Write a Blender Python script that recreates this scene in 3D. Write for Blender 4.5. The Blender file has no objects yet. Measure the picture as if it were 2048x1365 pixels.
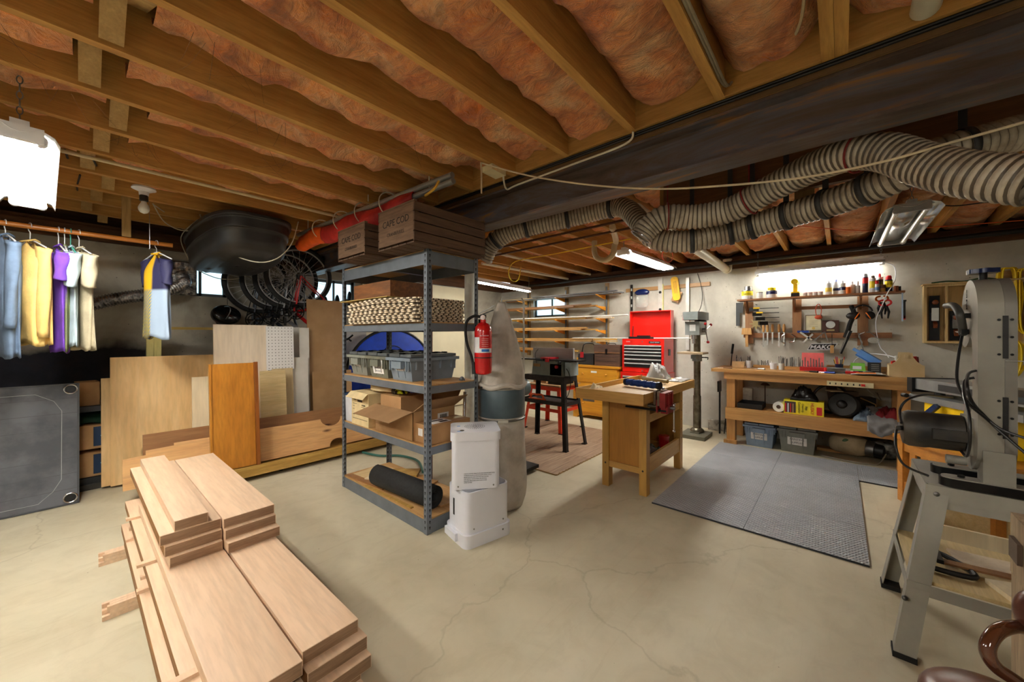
import bpy, bmesh, math, random
from math import sin, cos, pi, radians, atan2, sqrt, hypot, tan
from mathutils import Matrix, Vector, noise
random.seed(7)
SC = bpy.context.scene
COL = SC.collection
# ---------------------------------------------------------------- camera
ANG, FPX, CAMZ = radians(41.2), 750.0, 1.3
cam_d = bpy.data.cameras.new('camera'); cam = bpy.data.objects.new('camera', cam_d); COL.objects.link(cam)
cam_d.sensor_width = 36.0; cam_d.lens = FPX/2048*36.0
cam_d.shift_y = -10.5/2048
cam_d.clip_start = 0.02
cam.location = (0, 0, CAMZ); cam.rotation_euler = (radians(90), 0, ANG-radians(90))
SC.camera = cam
# ---------------------------------------------------------------- exposure, world
SC.view_settings.view_transform = 'Standard'; SC.view_settings.look = 'None'
SC.view_settings.gamma = 1; SC.view_settings.use_curve_mapping = False
SC.view_settings.exposure = 2.2
SC.cycles.max_bounces = 10; SC.cycles.diffuse_bounces = 6; SC.cycles.caustics_reflective = False; SC.cycles.caustics_refractive = False
SC.cycles.sample_clamp_indirect = 6
W = bpy.data.worlds.new('world'); SC.world = W; W.use_nodes = True
W.node_tree.nodes['Background'].inputs[0].default_value = (0.75, 0.85, 1.0, 1)
W.node_tree.nodes['Background'].inputs[1].default_value = 1.0
TUBE_POWER = 20.0      # emission strength of the burning fluorescent tubes
# ---------------------------------------------------------------- pixel -> place
def ray(px, py):
    l = (px-1024)/FPX
    return Vector((cos(ANG)+l*sin(ANG), sin(ANG)-l*cos(ANG), (672-py)/FPX))
def P(px, py, X=None, Y=None, Z=None, D=None):
    r = ray(px, py)
    t = X/r.x if X is not None else Y/r.y if Y is not None else (Z-CAMZ)/r.z if Z is not None else D
    return Vector((r.x*t, r.y*t, CAMZ+r.z*t))
# ---------------------------------------------------------------- materials
_M = {}
def _new(name):
    m = bpy.data.materials.new(name); m.use_nodes = True
    nt = m.node_tree; return m, nt, nt.nodes['Principled BSDF']
def lin(c):
    return tuple((x/12.92 if x <= .04045 else ((x+.055)/1.055)**2.4) for x in c)
def _ramp(nt, src, stops):
    r = nt.nodes.new('ShaderNodeValToRGB'); e = r.color_ramp.elements
    while len(e) > 1: e.remove(e[0])
    e[0].position = stops[0][0]; e[0].color = (*lin(stops[0][1]), 1)
    for p, c in stops[1:]:
        k = e.new(p); k.color = (*lin(c), 1)
    nt.links.new(src, r.inputs[0]); return r.outputs[0]
def _noise(nt, scale, detail=4, vec=None, rough=.55, dist=0):
    n = nt.nodes.new('ShaderNodeTexNoise'); n.inputs['Scale'].default_value = scale
    n.inputs['Detail'].default_value = detail; n.inputs['Roughness'].default_value = rough; n.inputs['Distortion'].default_value = dist
    if vec is not None: nt.links.new(vec, n.inputs['Vector'])
    return n.outputs[0]
def _coord(nt, scale=(1,1,1), rot=(0,0,0)):
    t = nt.nodes.new('ShaderNodeTexCoord'); mp = nt.nodes.new('ShaderNodeMapping')
    mp.inputs['Scale'].default_value = scale; mp.inputs['Rotation'].default_value = rot
    nt.links.new(t.outputs['Object'], mp.inputs[0]); return mp.outputs[0]
def _bump(nt, b, h, strength, dist=.01):
    n = nt.nodes.new('ShaderNodeBump'); n.inputs['Strength'].default_value = strength; n.inputs['Distance'].default_value = dist
    nt.links.new(h, n.inputs['Height']); nt.links.new(n.outputs[0], b.inputs['Normal'])
def _mix(nt, f, a, b, mode='MIX'):
    m = nt.nodes.new('ShaderNodeMix'); m.data_type = 'RGBA'; m.blend_type = mode
    for s, v in ((0, f), (6, a), (7, b)):
        if hasattr(v, 'type') and hasattr(v, 'links'): nt.links.new(v, m.inputs[s])
        elif s == 0: m.inputs[0].default_value = v
        else: m.inputs[s].default_value = (*lin(v), 1)
    return m.outputs[2]
def flat(name, c, rough=.5, metal=0, var=.06, scale=12, bump=0, emit=0, trans=0, coat=0, alpha=1):
    """sRGB colour with a slight mottle."""
    if name in _M: return _M[name]
    m, nt, b = _new(name)
    v = _coord(nt)
    n = _noise(nt, scale, 4, v)
    lo = tuple(max(0, x*(1-var)) for x in c); hi = tuple(min(1, x*(1+var)) for x in c)
    nt.links.new(_ramp(nt, n, [(.3, lo), (.7, hi)]), b.inputs['Base Color'])
    b.inputs['Roughness'].default_value = rough; b.inputs['Metallic'].default_value = metal
    if trans: b.inputs['Transmission Weight'].default_value = trans
    if coat: b.inputs['Coat Weight'].default_value = coat
    if alpha < 1: b.inputs['Alpha'].default_value = alpha
    if bump: _bump(nt, b, _noise(nt, scale*6, 5, v), bump, .004)
    if emit:
        b.inputs['Emission Color'].default_value = (*lin(c), 1); b.inputs['Emission Strength'].default_value = emit
    _M[name] = m; return m
def wood(name, c1, c2, axis='X', s=1.0, rough=.5, rings=.5, knots=None, coat=0, bump=.15):
    """grain stretched along an axis of the object."""
    if name in _M: return _M[name]
    m, nt, b = _new(name)
    long_, cross = 1.2*s, 14*s
    sc = {'X': (long_, cross, cross), 'Y': (cross, long_, cross), 'Z': (cross, cross, long_)}[axis]
    v = _coord(nt, sc)
    n = _noise(nt, 1.6, 6, v, .6, .6)
    fine = _noise(nt, 9, 3, v, .6)
    c0 = tuple((a+d)/2 for a, d in zip(c1, c2))
    col = _ramp(nt, n, [(.25, c2), (.5, c0), (.72, c1)])
    f = _ramp(nt, fine, [(.35, (.82, .82, .82)), (.6, (1, 1, 1))])
    col = _mix(nt, rings, col, f, 'MULTIPLY')
    if knots:
        vo = nt.nodes.new('ShaderNodeTexVoronoi'); vo.inputs['Scale'].default_value = 1.0
        ks = {'X': (1.6, 5, 5), 'Y': (5, 1.6, 5), 'Z': (5, 5, 1.6)}[axis]
        nt.links.new(_coord(nt, ks), vo.inputs['Vector'])
        k = _ramp(nt, vo.outputs['Distance'], [(.04, (1, 1, 1)), (.10, (0, 0, 0))])
        col = _mix(nt, k, col, knots)
    nt.links.new(col, b.inputs['Base Color'])
    b.inputs['Roughness'].default_value = rough
    if coat: b.inputs['Coat Weight'].default_value = coat; b.inputs['Coat Roughness'].default_value = .25
    if bump: _bump(nt, b, fine, bump, .003)
    _M[name] = m; return m
def pair(name, c1, c2, scale, rough=.6, bump=0, detail=6, lo=.4, hi=.6, metal=0, dist=0, stretch=(1,1,1)):
    if name in _M: return _M[name]
    m, nt, b = _new(name)
    v = _coord(nt, stretch); n = _noise(nt, scale, detail, v, .6, dist)
    nt.links.new(_ramp(nt, n, [(lo, c1), (hi, c2)]), b.inputs['Base Color'])
    b.inputs['Roughness'].default_value = rough; b.inputs['Metallic'].default_value = metal
    if bump: _bump(nt, b, n, bump, .02)
    _M[name] = m; return m
def glow(name, c, s):
    if name in _M: return _M[name]
    m, nt, b = _new(name)
    b.inputs['Base Color'].default_value = (*lin(c), 1)
    b.inputs['Emission Color'].default_value = (*lin(c), 1); b.inputs['Emission Strength'].default_value = s
    _M[name] = m; return m
def stripes(name, c1, c2, scale, axis='X', rough=.6, lo=.45, hi=.55, dist=0, bump=0):
    if name in _M: return _M[name]
    m, nt, b = _new(name); w = nt.nodes.new('ShaderNodeTexWave'); w.bands_direction = axis
    w.inputs['Scale'].default_value = scale; w.inputs['Distortion'].default_value = dist
    nt.links.new(_coord(nt), w.inputs['Vector'])
    nt.links.new(_ramp(nt, w.outputs['Fac'], [(lo, c1), (hi, c2)]), b.inputs['Base Color'])
    b.inputs['Roughness'].default_value = rough
    if bump: _bump(nt, b, w.outputs['Fac'], bump, .004)
    _M[name] = m; return m
# ---------------------------------------------------------------- mesh building
def frame(origin, x, y=None, z=None):
    """matrix with local x / y or z given directions"""
    x = Vector(x).normalized()
    if z is not None:
        z = Vector(z); z = (z-x*z.dot(x)).normalized(); y = z.cross(x)
    else:
        y = Vector(y); y = (y-x*y.dot(x)).normalized(); z = x.cross(y)
    m = Matrix((x, y, z)).transposed().to_4x4(); m.translation = Vector(origin); return m
def zframe(origin, z):
    z = Vector(z).normalized(); h = Vector((1,0,0)) if abs(z.x) < .9 else Vector((0,1,0))
    x = h.cross(z).normalized(); y = z.cross(x)
    m = Matrix((x, y, z)).transposed().to_4x4(); m.translation = Vector(origin); return m
def RZ(a, loc=(0,0,0)): return Matrix.Translation(Vector(loc)) @ Matrix.Rotation(a, 4, 'Z')
class MB:
    def __init__(s, M=None): s.bm = bmesh.new(); s.M = M or Matrix.Identity(4); s.mi = 0
    def _add(s, vs, fs, M=None):
        T = s.M @ M if M is not None else s.M
        bv = [s.bm.verts.new(T @ Vector(v)) for v in vs]
        for f in fs:
            try: s.bm.faces.new([bv[i] for i in f]).material_index = s.mi
            except ValueError: pass
        return s
    def box(s, c, d, rz=0, M=None, top=None):
        """centre, size; top=(sx,sy) scales the upper face"""
        x, y, z = d[0]/2, d[1]/2, d[2]/2; tx, ty = top or (1, 1)
        vs = [(-x,-y,-z),(x,-y,-z),(x,y,-z),(-x,y,-z),(-x*tx,-y*ty,z),(x*tx,-y*ty,z),(x*tx,y*ty,z),(-x*tx,y*ty,z)]
        T = RZ(rz, c) if M is None else M @ RZ(rz, c)
        return s._add(vs, [(0,3,2,1),(4,5,6,7),(0,1,5,4),(1,2,6,5),(2,3,7,6),(3,0,4,7)], T)
    def b2(s, lo, hi, M=None):
        return s.box([(a+b)/2 for a, b in zip(lo, hi)], [abs(b-a) for a, b in zip(lo, hi)], M=M)
    def bar(s, p0, p1, w, h, up=(0,0,1)):
        """rectangular bar from p0 to p1; w across, h along up"""
        p0, p1 = Vector(p0), Vector(p1); d = p1-p0
        u = Vector(up)
        if abs(d.normalized().dot(u.normalized())) > .99: u = Vector((0,1,0))
        m = frame((p0+p1)/2, d, z=u); return s.box((0,0,0), (d.length, w, h), M=m)
    def prism(s, pts, h, M=None):
        """polygon (local xy) extruded along local z from 0 to h"""
        n = len(pts)
        a = sum(pts[i][0]*pts[(i+1)%n][1]-pts[(i+1)%n][0]*pts[i][1] for i in range(n))
        if a < 0: pts = pts[::-1]
        vs = [(p[0], p[1], 0) for p in pts]+[(p[0], p[1], h) for p in pts]
        fs = [tuple(range(n))[::-1], tuple(range(n, 2*n))]+[(i, (i+1)%n, n+(i+1)%n, n+i) for i in range(n)]
        return s._add(vs, fs, M)
    def lathe(s, prof, M=None, n=20, cap=True):
        """profile (r, z) turned about local z"""
        vs = []; fs = []
        for r, z in prof:
            for k in range(n): vs.append((r*cos(2*pi*k/n), r*sin(2*pi*k/n), z))
        m = len(prof)
        for i in range(m-1):
            for k in range(n):
                k2 = (k+1) % n; fs.append((i*n+k, i*n+k2, (i+1)*n+k2, (i+1)*n+k))
        if cap: fs.append(tuple(range(n))[::-1]); fs.append(tuple(range((m-1)*n, m*n)))
        return s._add(vs, fs, M)
    def cyl(s, p0, p1, r, r2=None, n=14):
        p0, p1 = Vector(p0), Vector(p1); d = p1-p0
        return s.lathe([(r, 0), (r if r2 is None else r2, d.length)], zframe(p0, d), n)
    def tube(s, pts, r, n=8, closed=False, cap=True):
        pts = [Vector(p) for p in pts]; m = len(pts)
        if not isinstance(r, (list, tuple)): r = [r]*m
        vs = []; fs = []; up = None
        for i in range(m):
            a = pts[i-1] if (i > 0 or closed) else pts[i]; b = pts[(i+1) % m] if (i < m-1 or closed) else pts[i]
            t = (b-a).normalized()
            if up is None:
                up = Vector((0,0,1)) if abs(t.z) < .9 else Vector((1,0,0))
            up = (up-t*up.dot(t)).normalized(); w = t.cross(up)
            for k in range(n):
                q = 2*pi*k/n; vs.append(pts[i]+(up*cos(q)+w*sin(q))*r[i])
        for i in range(m if closed else m-1):
            j = (i+1) % m
            for k in range(n):
                k2 = (k+1) % n; fs.append((i*n+k, j*n+k, j*n+k2, i*n+k2))
        if cap and not closed: fs.append(tuple(range(n))); fs.append(tuple(range((m-1)*n, m*n))[::-1])
        return s._add(vs, fs)
    def torus(s, M, R, r, n=28, k=8, a0=0, a1=2*pi):
        full = abs(a1-a0-2*pi) < 1e-6; c = n if full else n+1
        pts = [M @ Vector((R*cos(a0+(a1-a0)*i/n), R*sin(a0+(a1-a0)*i/n), 0)) for i in range(c)]
        return s.tube(pts, r, k, closed=full)
    def sph(s, c, r, n=14, M=None, z0=-1, z1=1):
        """ellipsoid; r number or (x,y,z); z0..z1 keep a slice"""
        if not isinstance(r, (list, tuple)): r = (r, r, r)
        prof = []
        a0, a1 = math.asin(z0), math.asin(z1); k = max(4, n//2)
        for i in range(k+1):
            a = a0+(a1-a0)*i/k; prof.append((max(cos(a), .001), sin(a)))
        T = Matrix.Translation(Vector(c)) @ Matrix.Diagonal((*r, 1))
        return s.lathe(prof, (M @ T) if M is not None else T, n)
    def surf(s, f, nu, nv, M=None, closed=False, thick=0):
        vs = [f(i/nu, j/nv) for j in range(nv+1) for i in range(nu+1)]
        q = nu+1; fs = [(j*q+i, j*q+i+1, (j+1)*q+i+1, (j+1)*q+i) for j in range(nv) for i in range(nu)]
        return s._add(vs, fs, M)
def smoothpath(pts, k=6, closed=False):
    """Catmull-Rom through points"""
    pts = [Vector(p) for p in pts]; n = len(pts); out = []
    for i in range(n if closed else n-1):
        g = (lambda j: pts[j % n]) if closed else (lambda j: pts[min(max(j, 0), n-1)])
        p0, p1, p2, p3 = g(i-1), g(i), g(i+1), g(i+2)
        for j in range(k):
            t = j/k
            out.append(.5*((2*p1)+(p2-p0)*t+(2*p0-5*p1+4*p2-p3)*t*t+(3*p1-p0-3*p2+p3)*t**3))
    if not closed: out.append(pts[-1])
    return out
def root_of(o):
    while o.parent is not None: o = o.parent
    return o
def rmat(o): return Matrix.LocRotScale(o.location, o.rotation_euler, None)
def finish(name, mb, mat, inv=None, bevel=0, smooth=True, seg=2, solid=0, sub=0):
    bm = mb.bm
    if inv is not None: bm.transform(inv)
    if bevel:
        es = [e for e in bm.edges if len(e.link_faces) == 2 and e.calc_face_angle(0) > .5]
        bmesh.ops.bevel(bm, geom=es, offset=bevel, segments=seg, affect='EDGES', profile=.6, clamp_overlap=True)
    bmesh.ops.recalc_face_normals(bm, faces=bm.faces) if not solid and not sub else None
    if smooth:
        for f in bm.faces: f.smooth = True
        for e in bm.edges:
            if len(e.link_faces) == 2 and e.calc_face_angle(0) > .7: e.smooth = False
    me = bpy.data.meshes.new(name); bm.to_mesh(me); bm.free()
    for m in (mat if isinstance(mat, (list, tuple)) else [mat]): me.materials.append(m)
    o = bpy.data.objects.new(name, me); COL.objects.link(o)
    if sub:
        q = o.modifiers.new('subdivision', 'SUBSURF'); q.levels = q.render_levels = sub
    if solid:
        q = o.modifiers.new('solidify', 'SOLIDIFY'); q.thickness = solid; q.offset = 0
    return o
def tag(o, label=None, cat=None, group=None, kind=None):
    if label: o['label'] = label
    if cat: o['category'] = cat
    if group: o['group'] = group
    if kind: o['kind'] = kind
    return o
def thing(name, label, cat, loc=(0,0,0), rz=0, group=None):
    o = bpy.data.objects.new(name, None); o.empty_display_size = .05; COL.objects.link(o)
    o.location = loc; o.rotation_euler = (0, 0, rz)
    return tag(o, label, cat, group)
def part(name, mb, mat, parent, world=False, label=None, **k):
    inv = rmat(root_of(parent)).inverted() if world else None
    o = finish(name, mb, mat, inv, **k); o.parent = parent
    if label: o['label'] = label
    return o
def one(name, mb, mat, label, cat, loc=(0,0,0), rz=0, group=None, world=True, kind=None, **k):
    """a thing that is one mesh; world=True: its vertices are given in room coordinates"""
    inv = (RZ(rz, loc)).inverted() if world else None
    o = finish(name, mb, mat, inv, **k); o.location = loc; o.rotation_euler = (0, 0, rz)
    return tag(o, label, cat, group, kind)
def struct(name, mb, mat, **k):
    return tag(finish(name, mb, mat, **k), kind='structure')
def copy_tree(o, loc=None, rz=None, label=None, group=None):
    c = o.copy(); COL.objects.link(c)
    for ch in list(o.children):
        d = ch.copy(); COL.objects.link(d); d.parent = c
        for g in list(ch.children):
            h = g.copy(); COL.objects.link(h); h.parent = d
    if loc is not None: c.location = loc
    if rz is not None: c.rotation_euler = (0, 0, rz)
    if label: c['label'] = label
    if group: c['group'] = group
    return c
def text(name, s, M, size, mat, parent, world=False, ext=.0006, align='CENTER', bold=0, xs=1.0):
    """lettering turned into a mesh; M: local x along the line, y up, z out of the face"""
    cu = bpy.data.curves.new(name, 'FONT'); cu.body = s; cu.size = size; cu.extrude = ext; cu.align_x = align; cu.align_y = 'CENTER'
    cu.offset = bold; cu.resolution_u = 3
    t = bpy.data.objects.new(name, cu); COL.objects.link(t)
    bpy.context.view_layer.update()
    me = bpy.data.meshes.new_from_object(t.evaluated_get(bpy.context.evaluated_depsgraph_get()))
    bpy.data.objects.remove(t); bpy.data.curves.remove(cu)
    T = M @ Matrix.Diagonal((xs, 1, 1, 1))
    if world: T = rmat(root_of(parent)).inverted() @ T
    me.transform(T); me.materials.clear(); me.materials.append(mat); me.name = name
    o = bpy.data.objects.new(name, me); COL.objects.link(o); o.parent = parent
    return o
# ================================================================ palette
JOIST = wood('joist_wood', (.84,.65,.35), (.66,.47,.22), 'X', .8, .7, knots=(.2,.12,.05))
BLOCK = wood('blocking_wood', (.80,.62,.34), (.62,.45,.21), 'Y', .8, .7)
STRAP = wood('pale_strap_wood', (.74,.62,.40), (.60,.46,.26), 'Z', .8, .7)
STEEL_G = flat('grey_steel', (.40,.43,.46), .38, .35, .08)
WHITE = flat('white_plastic', (.86,.87,.90), .4, 0, .02)
WHITEM = flat('white_enamel', (.88,.88,.86), .35, 0, .02)
BLACK = flat('black_plastic', (.06,.06,.065), .45, 0, .2)
BLACKM = flat('black_metal', (.07,.07,.075), .4, .5, .2)
CHROME = flat('bright_metal', (.78,.78,.80), .22, 1, .05)
DULLM = flat('dull_metal', (.52,.52,.52), .38, .9, .12)
RUBBER = flat('black_rubber', (.05,.05,.05), .75, 0, .2)
# ================================================================ shell
XL, XR, YL, YR = -2.4, 5.78, 5.35, -2.8
def floor_mat():
    m, nt, b = _new('concrete_floor'); v = _coord(nt)
    big = _noise(nt, .9, 5, v, .6, .4); mid = _noise(nt, 5, 6, v, .65, .8)
    c = _ramp(nt, big, [(.3, (.70,.665,.57)), (.5, (.755,.725,.63)), (.7, (.80,.775,.69))])
    c = _mix(nt, _ramp(nt, mid, [(.46, (0,0,0)), (.72, (.6,.6,.6))]), c, (.60,.56,.46))
    # long brush streaks
    st = _noise(nt, 2.2, 5, _coord(nt, (.8, 9, 1), (0, 0, .6)), .6, 1.2)
    c = _mix(nt, _ramp(nt, st, [(.56, (0,0,0)), (.75, (.45,.45,.45))]), c, (.58,.53,.42))
    # cracks
    vo = nt.nodes.new('ShaderNodeTexVoronoi'); vo.feature = 'DISTANCE_TO_EDGE'; vo.inputs['Scale'].default_value = .45
    mv = nt.nodes.new('ShaderNodeVectorMath'); mv.operation = 'ADD'
    nn = nt.nodes.new('ShaderNodeTexNoise'); nn.inputs['Scale'].default_value = 3; nn.inputs['Detail'].default_value = 6
    nt.links.new(v, nn.inputs['Vector'])
    sc = nt.nodes.new('ShaderNodeVectorMath'); sc.operation = 'SCALE'; sc.inputs['Scale'].default_value = .35
    nt.links.new(nn.outputs['Color'], sc.inputs[0]); nt.links.new(v, mv.inputs[0]); nt.links.new(sc.outputs[0], mv.inputs[1])
    nt.links.new(mv.outputs[0], vo.inputs['Vector'])
    c = _mix(nt, _ramp(nt, vo.outputs['Distance'], [(.0, (.55,.55,.55)), (.0025, (0,0,0))]), c, (.45,.41,.33))
    sp = _noise(nt, 42, 2, v)
    c = _mix(nt, _ramp(nt, sp, [(.76, (0,0,0)), (.80, (1,1,1))]), c, (.35,.29,.2))
    nt.links.new(c, b.inputs['Base Color'])
    b.inputs['Roughness'].default_value = .62
    _bump(nt, b, mid, .12, .01); return m
def wall_mat(name, base, dark, band=False, scale=1.0):
    m, nt, b = _new(name); v = _coord(nt)
    n1 = _noise(nt, 1.1*scale, 6, v, .62, .5); n2 = _noise(nt, 9, 6, v, .7)
    hi = tuple(min(1, x*1.10) for x in base)
    c = _ramp(nt, n1, [(.3, dark), (.5, base), (.68, hi)])
    c = _mix(nt, _ramp(nt, n2, [(.35, (.5,.5,.5)), (.6, (0,0,0))]), c, tuple(x*.82 for x in base))
    pits = nt.nodes.new('ShaderNodeTexVoronoi'); pits.inputs['Scale'].default_value = 16; nt.links.new(v, pits.inputs['Vector'])
    c = _mix(nt, _ramp(nt, pits.outputs['Distance'], [(.05, (1,1,1)), (.09, (0,0,0))]), c, tuple(x*.55 for x in base))
    # formwork seams
    w = nt.nodes.new('ShaderNodeSeparateXYZ'); nt.links.new(v, w.inputs[0])
    if band:
        # dark waterproofing paint on the lower left of this wall, a coat with its own ragged edge
        nz = _noise(nt, 2.2, 5, v)
        a = nt.nodes.new('ShaderNodeMath'); a.operation = 'MULTIPLY_ADD'; a.inputs[1].default_value = .35
        nt.links.new(nz, a.inputs[0]); nt.links.new(w.outputs[2], a.inputs[2])
        xx = nt.nodes.new('ShaderNodeMath'); xx.operation = 'MULTIPLY_ADD'; xx.inputs[1].default_value = 3; xx.inputs[2].default_value = .1
        nt.links.new(w.outputs[0], xx.inputs[0])
        a2 = nt.nodes.new('ShaderNodeMath'); a2.operation = 'MAXIMUM'
        nt.links.new(xx.outputs[0], a2.inputs[0]); nt.links.new(a.outputs[0], a2.inputs[1])
        mr = nt.nodes.new('ShaderNodeMapRange'); mr.inputs['From Min'].default_value = 1.42; mr.inputs['From Max'].default_value = 1.34
        nt.links.new(a2.outputs[0], mr.inputs['Value'])
        tone = _ramp(nt, _noise(nt, 4, 5, v), [(.35, (.055,.06,.085)), (.7, (.13,.15,.21))])
        c = _mix(nt, mr.outputs[0], c, tone)
        rs = _ramp(nt, _noise(nt, 1.7, 5, v, .6, 1), [(.52, (0,0,0)), (.66, (.55,.55,.55))])
        c = _mix(nt, rs, c, (.25,.20,.15))
    nt.links.new(c, b.inputs['Base Color']); b.inputs['Roughness'].default_value = .8
    _bump(nt, b, n2, .35, .008); return m
FLOOR = floor_mat()
WALLG = wall_mat('concrete_wall', (.77,.765,.73), (.66,.65,.61))
WALLD = wall_mat('old_concrete_wall', (.68,.66,.61), (.52,.50,.45), True)
WALLP = wall_mat('plain_concrete_wall', (.66,.65,.61), (.58,.57,.52))
struct('floor', MB().b2((XL-.1, YR-.1, -.12), (XR+.1, YL+.1, 0)), FLOOR, smooth=False)
# walls with window openings --------------------------------------
def wall_with_holes(name, u0, u1, z1, holes, place, th, mat):
    """place(u, n, z): u along the wall, n = 0 face .. 1 outside"""
    mb = MB(); us = sorted({u0, u1, *[h[0] for h in holes], *[h[1] for h in holes]})
    for a, b_ in zip(us, us[1:]):
        hs = sorted([h for h in holes if h[0] < (a+b_)/2 < h[1]], key=lambda h: h[2]); z = 0
        for h in hs+[(0, 0, z1, z1)]:
            if h[2]-z > .001:
                p = place(a, 0, z); q = place(b_, th, h[2])
                mb.b2([min(x, y) for x, y in zip(p, q)], [max(x, y) for x, y in zip(p, q)])
            z = h[3]
    return struct(name, mb, mat, smooth=False)
WZ = 2.20
LWIN = [(.62, 1.10, 1.74, 2.08), (2.05, 2.62, 1.74, 2.08)]
wall_with_holes('wall_left', XL, XR+.25, WZ, LWIN, lambda u, n, z: (u, YL+n, z), .25, WALLD)
RWIN = [(3.70, 4.50, 1.66, 2.05)]
wall_with_holes('wall_back', YR-.1, YL, WZ, RWIN, lambda u, n, z: (XR+n, u, z), .25, WALLG)
struct('wall_right', MB().b2((XL-.2, YR-.25, 0), (XR+.25, YR, WZ)), WALLP, smooth=False)
struct('wall_front', MB().b2((XL-.25, YR-.1, 0), (XL, YL+.25, WZ)), WALLP, smooth=False)
WINF = flat('weathered_window_frame', (.33,.36,.38), .6)
FROST = glow('frosted_daylit_glass', (.66,.80,.86), .55)
def window(n, lo, hi, axis):
    mb = MB(); f = .035
    u0, u1, z0, z1 = lo[0], hi[0], lo[1], hi[1]
    def bx(a, c, z_a, z_b, d0, d1):
        if axis == 'Y': return ((a, YL+d0, z_a), (c, YL+d1, z_b))
        return ((XR+d0, a, z_a), (XR+d1, c, z_b))
    for a, c, p, q in ((u0, u1, z0, z0+f), (u0, u1, z1-f, z1), (u0, u0+f, z0, z1), (u1-f, u1, z0, z1), ((u0+u1)/2-.012, (u0+u1)/2+.012, z0, z1)):
        mb.b2(*bx(a, c, p, q, .05, .10))
    o = struct('window_%d' % n, mb, WINF, bevel=.003)
    g = MB().b2(*bx(u0+.01, u1-.01, z0+.01, z1-.01, .073, .077))
    part('pane', g, FROST, o, smooth=False)
    return o
window(1, (.62, 1.74), (1.10, 2.08), 'Y'); window(2, (2.05, 1.74), (2.62, 2.08), 'Y'); window(3, (3.70, 1.66), (4.50, 2.05), 'X')
# subfloor above, sill plates and rim boards ----------------------
JZ, JH, JT = 2.357, .235, .038
struct('ceiling', MB().b2((XL-.25, YR-.25, JZ+JH), (XR+.25, YL+.25, JZ+JH+.03)), wood('subfloor_boards', (.50,.36,.20), (.34,.22,.11), 'Y', .5, .8), smooth=False)
SILL = wood('old_sill_wood', (.42,.27,.13), (.25,.15,.07), 'X', .8, .8)
SILLY = wood('old_sill_wood_y', (.42,.27,.13), (.25,.15,.07), 'Y', .8, .8)
mb = MB(); mb.b2((XL-.1, YL-.06, WZ), (XR+.1, YL+.19, JZ-.002)); mb.b2((XL-.1, YL+.15, JZ-.002), (XR+.1, YL+.19, JZ+JH)); mb.b2((XL-.1, YL-.09, WZ+.075), (XR, YL-.06, WZ+.115)); struct('trim_1', mb, SILL, bevel=.004)
mb = MB(); mb.b2((XR-.05, YR, WZ), (XR+.19, YL-.1, JZ-.002)); mb.b2((XR+.15, YR, JZ-.002), (XR+.19, YL-.1, JZ+JH)); mb.b2((XR-.08, YR, WZ+.07), (XR-.05, YL-.1, WZ+.11)); struct('trim_2', mb, SILLY, bevel=.004)
struct('trim_3', MB().b2((XL, YR-.15, WZ), (XR, YR+.05, JZ-.002)).b2((XL, YR-.2, JZ-.002), (XR, YR-.16, JZ+JH)), SILL)
struct('trim_4', MB().b2((XL-.15, YR, WZ), (XL+.05, YL, JZ-.002)).b2((XL-.2, YR, JZ-.002), (XL-.16, YL, JZ+JH)), SILLY)
# joists ----------------------------------------------------------
JY = [.81+.4065*k for k in range(-8, 12)]
ORD = ['first','second','third','fourth','fifth','sixth','seventh','eighth','ninth','tenth','eleventh','twelfth','thirteenth','fourteenth','fifteenth','sixteenth','seventeenth','eighteenth','nineteenth','twentieth']
BX0, BX1 = 1.905, 2.045    # steel beam faces
k_l = k_r = 0
for i, y in enumerate(JY):
    if y > YL-.1 or y < YR+.05: continue
    dbl = abs(y-(.81-.813)) < .03
    s = MB().b2((XL, y-JT/2, JZ), (BX0-.02, y+JT/2, JZ+JH))
    where = 'before the steel beam, %s one left of the doubled joist' % ORD[k_l-7] if y > .1 else None
    lab = ('wooden ceiling joist ' + where) if where else ('right half of the doubled wooden ceiling joist by the steel beam' if dbl else 'wooden ceiling joist before the beam, %s one right of the doubled joist' % ORD[6-k_l])
    one('ceiling_joist', s, JOIST, lab, 'joist', ((XL+BX0)/2, y, JZ), group='floor joists on the near side of the steel beam', bevel=.003)
    k_l += 1
    if dbl:
        one('ceiling_joist', MB().b2((XL, y+JT/2+.001, JZ), (BX0-.02, y+JT*1.5+.001, JZ+JH)), JOIST, 'left half of the doubled wooden ceiling joist by the steel beam', 'joist', ((XL+BX0)/2, y+JT, JZ), group='floor joists on the near side of the steel beam', bevel=.003)
    y2 = y+.10
    if YR+.05 < y2 < YL-.1:
        s = MB().b2((BX1+.02, y2-JT/2, JZ), (XR+.14, y2+JT/2, JZ+JH))
        one('ceiling_joist', s, JOIST, 'wooden ceiling joist beyond the steel beam, %s from the right-hand wall' % ORD[k_r], 'joist', ((XR+BX1)/2, y2, JZ), group='floor joists on the far side of the steel beam', bevel=.003)
        k_r += 1
# blocking boards standing on the beam between joist ends
mb = MB()
ys = [y for y in JY if YR < y < YL]
n = 0
for a, c in zip(ys, ys[1:]):
    o = one('blocking_board', MB().b2((BX0-.04, a+JT/2+(.04 if abs(a+.003) < .02 else 0), JZ-.0), (BX0-.002, c-JT/2, JZ+.19)), BLOCK,
            'short wooden blocking board on the steel beam, %s from the right' % ORD[n], 'board', (BX0-.02, (a+c)/2, JZ), group='blocking between joist ends', bevel=.003)
    n += 1
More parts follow.
